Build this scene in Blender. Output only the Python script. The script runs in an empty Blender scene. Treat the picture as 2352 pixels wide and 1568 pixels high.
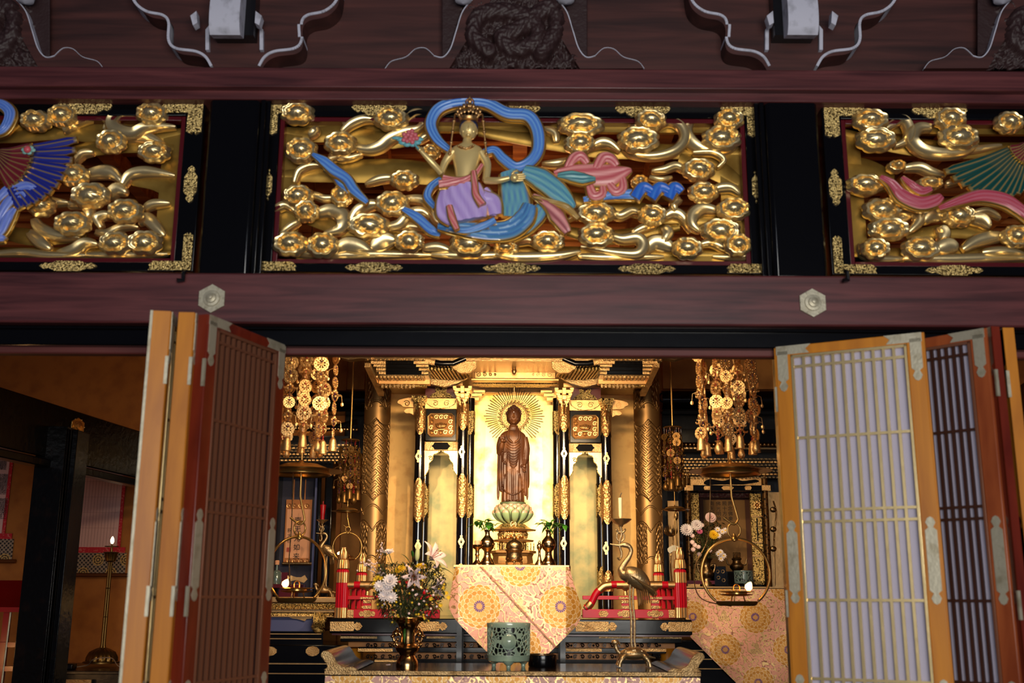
import bpy, math, random
import numpy as np
from mathutils import Vector, Matrix, noise
from math import pi, sin, cos, sqrt, atan2, radians as rad
random.seed(7)
SC = bpy.context.scene
COL = SC.collection
# ---------------------------------------------------------------- camera
FPX, PITCH, ROLL, CZ = 2470.0, rad(13.33), 0.0050, 1.35
cF = Vector((0, cos(PITCH), sin(PITCH))); U0 = Vector((0, -sin(PITCH), cos(PITCH))); R0 = Vector((1, 0, 0))
cR = R0*cos(ROLL) + U0*sin(ROLL); cU = U0*cos(ROLL) - R0*sin(ROLL)
cam = bpy.data.cameras.new('camera'); camo = bpy.data.objects.new('camera', cam); COL.objects.link(camo)
camo.matrix_world = Matrix(((cR.x, cU.x, -cF.x, 0), (cR.y, cU.y, -cF.y, 0), (cR.z, cU.z, -cF.z, CZ), (0, 0, 0, 1)))
cam.sensor_width = 36; cam.lens = 36*FPX/2352; cam.clip_end = 100
cam.dof.use_dof = True; cam.dof.focus_distance = 9.7; cam.dof.aperture_fstop = 1.6
SC.camera = camo
def P(px, py, Y):
    r = cF + cR*((px-1176)/FPX) + cU*((784-py)/FPX)
    r = r*(Y/r.y); return Vector((r.x, r.y, r.z+CZ))
def ZY(py, Y, px=1176): return P(px, py, Y).z
def XY(px, py, Y): return P(px, py, Y).x
def S(px, Y): return px/FPX*Y*0.985      # pixel length -> metres near depth Y
# ---------------------------------------------------------------- world, light, exposure
SC.view_settings.view_transform = 'Standard'; SC.view_settings.look = 'None'; SC.view_settings.gamma = 1
SC.view_settings.use_curve_mapping = False; SC.view_settings.exposure = 0.0
w = bpy.data.worlds.new('world'); SC.world = w; w.use_nodes = True
bg = w.node_tree.nodes['Background']; bg.inputs[0].default_value = (0.40, 0.45, 0.75, 1); bg.inputs[1].default_value = 0.07
def area(name, loc, target, sx, sy, power, col, spread=None):
    l = bpy.data.lights.new(name, 'AREA'); l.shape = 'RECTANGLE'; l.size = sx; l.size_y = sy; l.energy = power; l.color = col
    if spread: l.spread = rad(spread)
    o = bpy.data.objects.new(name, l); COL.objects.link(o); o.location = loc
    o.rotation_euler = (Vector(target)-Vector(loc)).to_track_quat('-Z', 'Y').to_euler(); return o
def spot(name, loc, target, power, col, angle=40, blend=.4, r=.04):
    l = bpy.data.lights.new(name, 'SPOT'); l.energy = power; l.color = col; l.spot_size = rad(angle); l.spot_blend = blend; l.shadow_soft_size = r
    o = bpy.data.objects.new(name, l); COL.objects.link(o); o.location = loc
    o.rotation_euler = (Vector(target)-Vector(loc)).to_track_quat('-Z', 'Y').to_euler(); return o
def point(name, loc, power, col, r=.03):
    l = bpy.data.lights.new(name, 'POINT'); l.energy = power; l.color = col; l.shadow_soft_size = r
    o = bpy.data.objects.new(name, l); COL.objects.link(o); o.location = loc; return o
WARM = (1.0, .58, .27); WARM2 = (1.0, .72, .42)
area('daylight_from_entrance', (0.6, -7, 3.2), (0.3, 6, 2.9), 9.0, 2.4, 210, (.80, .86, 1.0))
area('transom_daylight', (1.0, -2.6, 1.9), (0.2, 6.0, 3.4), 4.6, 1.9, 370, (1.0, .96, .87))
spot('altar_spot_left', (-1.0, 6.75, 3.0), (0.1, 9.8, 2.1), 380, WARM2, 40, .5, .03)
spot('altar_spot_right', (1.0, 6.75, 3.0), (-.1, 9.8, 2.1), 330, WARM2, 40, .5, .03)
spot('statue_spot', (0.0, 9.45, 3.5), (0, 10.5, 2.35), 66, (1, .80, .50), 70, .35, .03)
spot('ornament_spot_left', (-1.1, 6.55, 2.95), (-1.55, 7.6, 2.7), 17, WARM2, 70, .7)
spot('ornament_spot_right', (1.0, 6.55, 2.95), (1.55, 7.6, 2.7), 19, WARM2, 70, .7)
area('inner_hall_fill', (0, 6.62, 3.08), (0, 10.4, 1.9), 1.3, .12, 62, WARM2, 110)  # added warm fill, kept out of sight behind the lintel
point('inner_ceiling_glow', (0, 7.2, 3.95), 5, (1, .55, .25), .2)
spot('side_altar_fill_left', (-1.9, 9.9, 3.35), (-2.1, 11.3, 1.9), 45, WARM2, 75, .6, .05)  # added fill light that lifts the left upper wall and side altar
spot('side_altar_fill_right', (2.0, 9.9, 3.35), (2.2, 11.3, 1.9), 45, WARM2, 75, .6, .05)  # same added fill for the right upper wall and side altar
point('left_room_lamp', (-4.75, 8.3, 0.75), 16, (1, .50, .17), .05)
point('right_room_lamp', (5.1, 8.6, 1.2), 12, (1, .45, .15), .15)
# ---------------------------------------------------------------- helpers: colour, materials
def lin(c):
    if isinstance(c, str): c = [int(c[i:i+2], 16)/255 for i in (0, 2, 4)]
    return tuple(((x/12.92) if x <= .04045 else ((x+.055)/1.055)**2.4) for x in c[:3])
MATS = {}
def mat(name, col, metal=0, rough=.5, coat=0, bump=None, grain=None, emit=0, mottle=None, attr=False, trans=0, spec=.5, painted=False):
    m = bpy.data.materials.new(name); m.use_nodes = True; nt = m.node_tree; b = nt.nodes['Principled BSDF']; N = nt.nodes.new; L = nt.links.new
    c = lin(col); b.inputs['Base Color'].default_value = (*c, 1); b.inputs['Metallic'].default_value = metal; b.inputs['Roughness'].default_value = rough
    b.inputs['Coat Weight'].default_value = coat; b.inputs['Coat Roughness'].default_value = .08; b.inputs['Specular IOR Level'].default_value = spec
    if trans: b.inputs['Transmission Weight'].default_value = trans
    tc = N('ShaderNodeTexCoord')
    base = None
    if attr:
        a = N('ShaderNodeAttribute'); a.attribute_name = 'Col'; base = a.outputs['Color']
        L(a.outputs['Alpha'], b.inputs['Metallic'])
    if grain:   # (scale along, across, strength, dark colour)
        mp = N('ShaderNodeMapping'); mp.inputs['Scale'].default_value = grain[0]; L(tc.outputs['Object'], mp.inputs['Vector'])
        n = N('ShaderNodeTexNoise'); n.inputs['Scale'].default_value = 1; n.inputs['Detail'].default_value = 6; n.inputs['Distortion'].default_value = .6; L(mp.outputs[0], n.inputs['Vector'])
        r = N('ShaderNodeValToRGB'); r.color_ramp.elements[0].position = .32; r.color_ramp.elements[1].position = .68
        r.color_ramp.elements[0].color = (*lin(grain[1]), 1); r.color_ramp.elements[1].color = (*c, 1); L(n.outputs['Fac'], r.inputs[0]); base = r.outputs[0]
    if mottle:  # (scale, colour, lo, hi)
        n = N('ShaderNodeTexNoise'); n.inputs['Scale'].default_value = mottle[0]; n.inputs['Detail'].default_value = 5; L(tc.outputs['Object'], n.inputs['Vector'])
        r = N('ShaderNodeValToRGB'); r.color_ramp.elements[0].position = mottle[2]; r.color_ramp.elements[1].position = mottle[3]
        r.color_ramp.elements[0].color = (0, 0, 0, 1); r.color_ramp.elements[1].color = (1, 1, 1, 1); L(n.outputs['Fac'], r.inputs[0])
        mx = N('ShaderNodeMix'); mx.data_type = 'RGBA'; L(r.outputs[0], mx.inputs['Factor'])
        if base is not None: L(base, mx.inputs['A'])
        else: mx.inputs['A'].default_value = (*c, 1)
        mx.inputs['B'].default_value = (*lin(mottle[1]), 1); base = mx.outputs['Result']
    if base is not None: L(base, b.inputs['Base Color'])
    if bump:    # (type, scale, strength)
        if bump[0] == 'noise':
            n = N('ShaderNodeTexNoise'); n.inputs['Scale'].default_value = bump[1]; n.inputs['Detail'].default_value = 4; o = n.outputs['Fac']
        elif bump[0] == 'attr':
            n = N('ShaderNodeAttribute'); n.attribute_name = 'Hgt'; o = n.outputs['Fac']
        else:
            n = N('ShaderNodeTexVoronoi'); n.inputs['Scale'].default_value = bump[1]; o = n.outputs['Distance']
        if bump[0] != 'attr': L(tc.outputs['Object'], n.inputs['Vector'])
        bp = N('ShaderNodeBump'); bp.inputs['Strength'].default_value = bump[2]; bp.inputs['Distance'].default_value = bump[3] if len(bump) > 3 else .01; L(o, bp.inputs['Height']); L(bp.outputs[0], b.inputs['Normal'])
    if emit: b.inputs['Emission Color'].default_value = (*c, 1); b.inputs['Emission Strength'].default_value = emit
    MATS[name] = m; return m
GOLD = mat('gold_leaf', (.99, .88, .64), .88, .30, bump=('noise', 18, .08))
GOLDB = mat('gold_backing', (.66, .52, .24), .85, .42, mottle=(5, (.50, .36, .13), .45, .7))
GOLDW = mat('warm_gold', (.84, .66, .43), .95, .36, bump=('noise', 25, .14))
COLLAR = mat('embossed_collar_gold', (.80, .61, .38), .9, .42, bump=('vor', 55, .6))
GOLDP = mat('gold_panel', (.99, .88, .58), .75, .42, mottle=(7, (.90, .66, .28), .5, .75))
GOLDE = mat('engraved_gold', (.92, .80, .52), .9, .36, bump=('vor', 160, .5), mottle=(90, (.30, .22, .10), .50, .58))
GOLDC = mat('embossed_gold', (.60, .46, .28), .8, .44, bump=('attr', 0, 1.0, .02))
FIT = mat('pale_fitting', (.80, .65, .44), .7, .42, bump=('vor', 120, .35), mottle=(14, (.66, .50, .30), .45, .7))
BRZ2 = mat('silvery_bronze', (.68, .56, .40), 1, .2)
BRASS = mat('brass', (.84, .65, .36), .9, .28)
BRONZE = mat('aged_bronze', (.56, .46, .32), 1, .30, bump=('noise', 90, .25))
BLACK = mat('black_lacquer', (.03, .028, .035), 0, .18, coat=.12, spec=.28, bump=('noise', 9, .06))
BLACKM = mat('black_wood', (.05, .045, .055), 0, .32, coat=.2, bump=('noise', 14, .2))
RED = mat('red_lacquer', (.70, .03, .12), 0, .32, coat=0, spec=.3)
REDF = mat('dark_red_frame', (.33, .03, .06), 0, .30, coat=.3)
BEAM = mat('purple_brown_wood', (.42, .21, .21), 0, .42, grain=((1.2, 14, 22), (.25, .10, .11)), coat=.15, bump=('noise', 6, .08))
BOARD = mat('dark_brown_board', (.34, .18, .16), 0, .55, grain=((.9, 5, 12), (.17, .08, .075)))
CARVE = mat('dark_carved_wood', (.20, .12, .12), 0, .55, bump=('noise', 30, .5))
WHITE = mat('white_gofun_paint', (.78, .78, .84), 0, .7, mottle=(14, (.58, .58, .62), .5, .75))
OCHRE = mat('ochre_lacquered_wood', (.84, .53, .09), 0, .42, grain=((9, 9, 1.2), (.70, .41, .05)), coat=.0)
DOORR = mat('red_brown_lacquer', (.50, .17, .09), 0, .32, grain=((9, 9, 1.3), (.36, .10, .05)), coat=.2)
SILVER = mat('tarnished_silver_fitting', (.74, .71, .62), .5, .48, bump=('noise', 60, .15), mottle=(14, (.64, .60, .50), .5, .7))
PAPER = mat('lavender_paper', (.72, .70, .78), 0, .9)
PAPERB = mat('brown_paper', (.24, .10, .08), 0, .85)
PLASTERD = mat('shaded_ochre_wall', (.66, .40, .15), 0, .8, mottle=(6, (.56, .32, .11), .45, .75))  # darker copy of the ochre wall, side-room dimness put into the colour
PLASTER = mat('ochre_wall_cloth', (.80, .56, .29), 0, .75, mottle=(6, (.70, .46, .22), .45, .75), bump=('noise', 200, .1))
WALLG = mat('gold_wall_cloth', (.97, .78, .46), .25, .6, mottle=(9, (.86, .62, .32), .5, .8), bump=('noise', 160, .1))
CEIL = mat('orange_cypress', (.82, .50, .22), 0, .5, grain=((1, 10, 10), (.50, .18, .05)))
FLOOR = mat('dark_floor_wood', (.16, .09, .06), 0, .4, grain=((8, 1, 1), (.09, .05, .03)))
PAINT = mat('painted_carving', (1, 1, 1), 0, .38, attr=True, coat=.1)
CLOTHM = mat('woven_cloth', (1, 1, 1), 0, .62, attr=True)
PLAINM = mat('matte_colour', (1, 1, 1), 0, .65, attr=True)
# ---------------------------------------------------------------- mesh builder
def V3(p): return Vector(p)
def sm(pts, n=6, closed=False):
    pts = [tuple(p) for p in pts]; out = []; m = len(pts)
    if m < 3: return pts
    g = (lambda i: pts[i % m]) if closed else (lambda i: pts[max(0, min(m-1, i))])
    for i in range(m if closed else m-1):
        a, b, c, d = g(i-1), g(i), g(i+1), g(i+2)
        for k in range(n):
            t = k/n
            out.append(tuple(.5*((2*b[j])+(-a[j]+c[j])*t+(2*a[j]-5*b[j]+4*c[j]-d[j])*t*t+(-a[j]+3*b[j]-3*c[j]+d[j])*t**3) for j in range(len(b))))
    if not closed: out.append(pts[-1])
    return out
ORG = {}
class MB:
    def __init__(s): s.v = []; s.f = []; s.c = []; s.h = []; s.col = (1, 1, 1, 0)
    def color(s, c, metal=0): s.col = (*lin(c), metal); return s
    def add(s, vs, fs, cols=None):
        o = len(s.v); s.v += [tuple(v) for v in vs]; s.f += [tuple(i+o for i in f) for f in fs]
        s.c += cols if cols else [s.col]*len(vs); return s
    def box(s, x0, x1, y0, y1, z0, z1):
        return s.add([(x, y, z) for z in (z0, z1) for y in (y0, y1) for x in (x0, x1)], [(0, 2, 3, 1), (4, 5, 7, 6), (0, 1, 5, 4), (2, 6, 7, 3), (0, 4, 6, 2), (1, 3, 7, 5)])
    def hexa(s, a, b):   # two quads, each 4 points
        s.add(list(a)+list(b), [(3, 2, 1, 0), (4, 5, 6, 7), (0, 1, 5, 4), (1, 2, 6, 5), (2, 3, 7, 6), (3, 0, 4, 7)]); return s
    def bar(s, a, b, w, h, up=(0, 0, 1)):
        a, b, up = V3(a), V3(b), V3(up); d = (b-a).normalized(); x = d.cross(up).normalized()*w/2; y = x.cross(d).normalized()*h/2
        return s.hexa([a-x-y, a+x-y, a+x+y, a-x+y], [b-x-y, b+x-y, b+x+y, b-x+y])
    def lathe(s, c, prof, seg=24, sx=1, sy=1, flute=0, nf=0, tilt=None, caps=True):
        vs = []; n = len(prof)
        for r, z in prof:
            for k in range(seg):
                a = 2*pi*k/seg; rr = r*(1+flute*(abs(cos(nf*a/2))-.5)) if nf else r
                p = Vector((rr*cos(a)*sx, rr*sin(a)*sy, z))
                if tilt: p = tilt @ p
                vs.append((c[0]+p.x, c[1]+p.y, c[2]+p.z))
        fs = [(i*seg+k, i*seg+(k+1) % seg, (i+1)*seg+(k+1) % seg, (i+1)*seg+k) for i in range(n-1) for k in range(seg)]
        if caps: fs += [tuple(range(seg))[::-1], tuple((n-1)*seg+k for k in range(seg))]
        return s.add(vs, fs)
    def ball(s, c, rx, ry=None, rz=None, seg=12, n=7):
        ry = ry or rx; rz = rz or rx
        return s.lathe(c, [(rx*sin(pi*(i+.02)/(n+.04)) if True else 0, -rz*cos(pi*i/n)) for i in range(n+1)], seg, 1, ry/rx, caps=False)
    def tube(s, pts, r, seg=8, closed=False, flat=1):
        pts = [V3(p) for p in pts]; n = len(pts); rs = r if isinstance(r, (list, tuple)) else [r]*n; vs = []
        up = Vector((0, 0, 1)); x = None
        for i, p in enumerate(pts):
            a = pts[(i-1) % n] if closed else pts[max(0, i-1)]; b = pts[(i+1) % n] if closed else pts[min(n-1, i+1)]
            d = (b-a); d = d.normalized() if d.length > 1e-9 else Vector((0, 0, 1))
            if x is None: x = d.cross(up); x = x.normalized() if x.length > .01 else Vector((1, 0, 0))
            x = (x-d*x.dot(d)).normalized(); y = d.cross(x)
            for k in range(seg):
                t = 2*pi*k/seg; vs.append(p+x*cos(t)*rs[i]+y*sin(t)*rs[i]*flat)
        m = n if closed else n-1
        fs = [(i*seg+k, i*seg+(k+1) % seg, ((i+1) % n)*seg+(k+1) % seg, ((i+1) % n)*seg+k) for i in range(m) for k in range(seg)]
        if not closed: fs += [tuple(range(seg))[::-1], tuple((n-1)*seg+k for k in range(seg))]
        return s.add(vs, fs)
    def prism(s, pts, d0, d1, ax='y'):   # closed outline extruded along an axis
        n = len(pts)
        if ax == 'y': q = [(p[0], d0, p[1]) for p in pts]+[(p[0], d1, p[1]) for p in pts]
        elif ax == 'z': q = [(p[0], p[1], d0) for p in pts]+[(p[0], p[1], d1) for p in pts]
        else: q = [(d0, p[0], p[1]) for p in pts]+[(d1, p[0], p[1]) for p in pts]
        return s.add(q, [tuple(range(n)), tuple(range(2*n-1, n-1, -1))]+[(i, i+n, (i+1) % n+n, (i+1) % n) for i in range(n)])
    def ribbon(s, pts, wid, h=.02, back=.02, n=9, ripple=0, nr=3, nor=(0, -1, 0), cf=None, concave=0):
        # swept solid: pts 3-D, wid list of widths; front bulges along nor
        pts = [V3(p) for p in pts]; m = len(pts); nor = V3(nor); vs = []; cs = []
        wid = wid if isinstance(wid, (list, tuple)) else [wid]*m
        for i, p in enumerate(pts):
            d = pts[min(m-1, i+1)]-pts[max(0, i-1)]; x = d.cross(nor); x = x.normalized() if x.length > 1e-6 else Vector((1, 0, 0)); wd = wid[i]/2; u = i/(m-1)
            for k in range(n):
                t = -1+2*k/(n-1); e = sqrt(max(0, 1-t*t)) if not ripple else (1-t**4)*.8+.2*(abs(t)<.99)
                hh = h*(e if not concave else (.35+.65*t*t*1.3 if abs(t) < .95 else .3))*min(1, wd/(h+1e-6)*.9)
                if ripple: hh += ripple*sin(nr*pi*t+u*6)*e
                vs.append(p+x*t*wd+nor*hh); cs.append(cf(u, t) if cf else s.col)
            vs.append(p+x*wd*.9-nor*back); cs.append(cs[-1]); vs.append(p-x*wd*.9-nor*back); cs.append(cs[-1])
        q = n+2
        fs = [(i*q+k, i*q+(k+1) % q, (i+1)*q+(k+1) % q, (i+1)*q+k) for i in range(m-1) for k in range(q)]
        fs += [tuple(range(q))[::-1], tuple((m-1)*q+k for k in range(q))]
        return s.add(vs, fs, cs)
    def grid(s, nu, nv, fn, cf=None):
        vs = []; cs = []
        for j in range(nv+1):
            for i in range(nu+1):
                u, v = i/nu, j/nv; vs.append(fn(u, v)); cs.append(cf(u, v) if cf else s.col)
        w = nu+1
        return s.add(vs, [(j*w+i, j*w+i+1, (j+1)*w+i+1, (j+1)*w+i) for j in range(nv) for i in range(nu)], cs)
    def xf(s, M, i0=0):
        for i in range(i0, len(s.v)): s.v[i] = tuple(M @ Vector(s.v[i]))
        return s
    def build(s, name, m, parent=None, local=False, bevel=0, smooth=38, solid=0, label=None, flip=False):
        me = bpy.data.meshes.new(name); o = bpy.data.objects.new(name, me); COL.objects.link(o)
        off = Vector((0, 0, 0))
        if parent is not None:
            o.parent = parent
            if not local: off = ORG.get(parent.name, off)
            ORG[o.name] = off
        vv = np.array(s.v, dtype=np.float64)
        if parent is None:
            c = Vector(((vv[:, 0].min()+vv[:, 0].max())/2, (vv[:, 1].min()+vv[:, 1].max())/2, vv[:, 2].min())); o.location = c; off = c; ORG[o.name] = off
        me.from_pydata([tuple(p) for p in (vv-np.array(off))], [], s.f)
        ca = me.color_attributes.new('Col', 'FLOAT_COLOR', 'POINT'); ca.data.foreach_set('color', np.array(s.c, dtype=np.float32).ravel())
        if s.h:
            ha = me.attributes.new('Hgt', 'FLOAT', 'POINT'); ha.data.foreach_set('value', np.array(s.h, dtype=np.float32))
        me.materials.append(m)
        if not flip:
            import bmesh
            if len(s.v) < 60000:
                b = bmesh.new(); b.from_mesh(me); bmesh.ops.recalc_face_normals(b, faces=b.faces); b.to_mesh(me); b.free()
        me.polygons.foreach_set('use_smooth', [True]*len(me.polygons)); me.set_sharp_from_angle(angle=rad(smooth))
        if bevel:
            md = o.modifiers.new('bevel', 'BEVEL'); md.width = bevel; md.segments = 2; md.limit_method = 'ANGLE'; md.angle_limit = rad(40)
        if solid:
            md = o.modifiers.new('solid', 'SOLIDIFY'); md.thickness = solid
        if label: o['label'] = label
        return o
def tag(o, label, cat, group=None, kind=None):
    o['label'] = label; o['category'] = cat
    if group: o['group'] = group
    if kind: o['kind'] = kind
    return o
def struct(o, label=None, cat=None):
    o['kind'] = 'structure'
    if label: o['label'] = label; o['category'] = cat or 'wall'
    return o
def thing(name, label, cat, loc=(0, 0, 0), rz=0, group=None):
    o = bpy.data.objects.new(name, None); COL.objects.link(o); o.location = loc; o.rotation_euler = (0, 0, rz); o.empty_display_size = .1
    ORG[o.name] = Vector(loc); return tag(o, label, cat, group)
def copy_tree(o, loc=None, rz=None, label=None, parent=None, group=None):
    c = o.copy(); COL.objects.link(c); c.parent = parent
    if loc is not None: c.location = loc
    if rz is not None: c.rotation_euler = (0, 0, rz)
    if label: c['label'] = label
    if group: c['group'] = group
    for ch in list(o.children): copy_tree(ch, parent=c)
    return c
# ================================================================ room shell
YF = 6.0
zt = lambda y, Y=YF: ZY(y, Y)
struct(MB().box(-7, 7, 3.0, 13, -.1, 0).build('floor', FLOOR), 'dark wooden floor of the hall', 'floor')
cm = MB().box(-7, 7, 6.4, 13, 4.62, 4.7)
for k in range(28): cm.box(-7, 7, 6.45+k*.24, 6.52+k*.24, 4.52, 4.62)
for k in range(15): cm.box(-7+k, -6.9+k, 6.4, 13, 4.42, 4.54)
struct(cm.build('ceiling', CEIL), 'orange wooden ceiling seen through the transom carving', 'ceiling')
struct(MB().box(-7, 7, 12.4, 12.5, 0, 4.6).build('wall_back', PLASTER), 'ochre back wall of the sanctuary', 'wall')
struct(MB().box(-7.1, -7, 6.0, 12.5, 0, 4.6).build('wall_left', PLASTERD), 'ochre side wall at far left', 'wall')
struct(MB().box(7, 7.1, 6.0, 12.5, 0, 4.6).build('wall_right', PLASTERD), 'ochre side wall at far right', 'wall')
# upper wall boards over the first beam
ya = zt(157, 5.98)
struct(MB().box(-4.4, 4.4, 6.101, 6.25, zt(160), 5.6).build('wall_front', BOARD), 'dark brown boarding above the top beam', 'wall')
tb = MB().box(-4.4, 4.4, 5.92, 6.3, zt(203, 5.92), zt(157, 5.92)); tb.box(-4.4, 4.4, 5.97, 6.3, zt(231, 5.97), zt(204, 5.97))
struct(tb.build('trim_1', BEAM, bevel=.008), 'dark red-brown beam above the gilt transom panels', 'beam')
bb = MB().box(-4.4, 4.4, 5.86, 6.3, zt(745, 5.86), zt(629, 5.86))
struct(bb.build('trim_2', BEAM, bevel=.012), 'wide purple-brown beam under the gilt transom panels, with two hexagonal nail covers', 'beam')
lb = MB().box(-4.4, 4.4, 5.93, 5.985, zt(797, 5.93), zt(745, 5.93)); lb.box(-4.4, 4.4, 5.91, 6.0, zt(760, 5.91), zt(752, 5.91))
struct(lb.build('trim_3', BLACK, bevel=.008), 'black lacquered lintel above the folding doors', 'beam')
ib = MB().box(-4.4, 4.4, 5.986, 6.06, zt(817, 5.986), zt(790, 5.986))
struct(ib.build('trim_4', mat('matte_red_brown', (.40, .17, .15), 0, .6, grain=((1.2, 14, 22), (.30, .11, .10))), bevel=.01), 'thin red-brown rail just behind the black lintel', 'beam')
# posts
def post(n, x0, x1, side, lab):
    a, b = XY(x0, 430, 5.93), XY(x1, 430, 5.93)
    m = MB().prism([(a+.02, 5.93), (b-.02, 5.93), (b, 5.95), (b, 6.3), (a, 6.3), (a, 5.95)], zt(632, 5.93), zt(232, 5.93), 'z')
    sx = b if side > 0 else a
    m.box(min(sx, sx+side*.055), max(sx, sx+side*.055), 5.99, 6.3, zt(632, 5.99), zt(231, 5.99))
    m.box(min(sx, sx+side*.03), max(sx, sx+side*.03), 5.96, 6.3, zt(632, 5.96), zt(231, 5.96))
    struct(m.build('trim_%d' % n, BLACK, bevel=.006), lab, 'post')
    struct(MB().box(a+.04, b-.04, 6.02, 6.26, 0, zt(797, 5.99)).build('trim_%d' % (n+10), BLACKM, bevel=.01), 'black door jamb post behind the %s folding doors' % ('left' if side > 0 else 'right'), 'post')
    return a, b
PL = post(5, 466, 584, 1, 'black post left of the central gilt panel')
PR = post(6, 1768, 1890, -1, 'black post right of the central gilt panel')
# ================================================================ carved transom panels
def fit_pts(kind, w, h):
    if kind == 'mid':   # lobed lozenge plate
        p = [(-.5, 0), (-.46, .16), (-.40, .30), (-.33, .22), (-.27, .36), (-.20, .5), (.20, .5), (.27, .36), (.33, .22), (.40, .30), (.46, .16), (.5, 0)]
        p = p+[(x, -y) for x, y in p[::-1][1:-1]]
        return [(x*w, y*h) for x, y in p]
def corner_pts(sx, sz, a, t):  # L corner, cusped ends; origin at outer corner going +x*sx, -z*sz
    p = [(0, 0), (a, 0), (a*.96, .35*t), (a*1.0, .55*t), (a*.9, t), (t, t), (t, a*.86), (t*.62, a*.93), (t*.5, a*.84), (t*.38, a*.93), (0, a*.86)]
    return [(x*sx, -z*sz) for x, z in p]
def cloud_head(m, c, rx, rz, hh=.05, ph=0, sgn=1, lobes=8):
    seg, rings = 48, 20; vs = []
    for i in range(rings+1):
        t = i/rings
        for k in range(seg):
            th = 2*pi*k/seg; sp = ((sgn*th+ph) % (2*pi))/(2*pi)
            rg = .50+.20*sp; R = 1+.13*abs(sin(lobes*th/2))
            if t < rg: h = .95*sqrt(max(0, 1-(t/rg)**2))**.9
            else:
                u = (t-rg)/(1-rg); h = .55*sin(pi*min(1, .12+u*.84))**.8*(1-.15*u)
            ww = min(1, (1-t)*6)
            h = h*ww+(.1)*(1-ww)
            if .80 < t < .97: h += .16*sin(pi*(t-.80)/.17)
            if sp < .08 and t > rg*.8: h = h*(.6+5*sp)
            vs.append((c[0]+rx*t*R*cos(th), c[1]-hh*h, c[2]+rz*t*R*sin(th)))
    for k in range(seg):
        th = 2*pi*k/seg; R = 1+.13*abs(sin(lobes*th/2)); vs.append((c[0]+rx*.9*R*cos(th), c[1]+.03, c[2]+rz*.9*R*sin(th)))
    fs = [(i*seg+k, i*seg+(k+1) % seg, (i+1)*seg+(k+1) % seg, (i+1)*seg+k) for i in range(rings+1) for k in range(seg)]
    m.add(vs, fs)
def tail(m, pts, Y, w0=26, w1=6, h=.02):
    q = sm([(p[0], p[1]) for p in pts], 7); n = len(q)
    w = [S(w1+(w0-w1)*max(0.0, sin(pi*(.12+.86*i/(n-1))))**.75, Y) for i in range(n)]
    m.ribbon([P(a, b, Y-.012*sin(pi*i/(n-1))) for i, (a, b) in enumerate(q)], w, h, .03, 9, concave=1)
def wisps(m, c, Y, d):   # little row of bubbles by a head
    for k in range(4):
        p = P(c[0]+d*(k*9), c[1]+3*sin(k*1.7), Y-.02); m.ball(p, S(7-k*.9, Y), .02, S(6-k*.9, Y), 10, 6)
YP = 6.10
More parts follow.
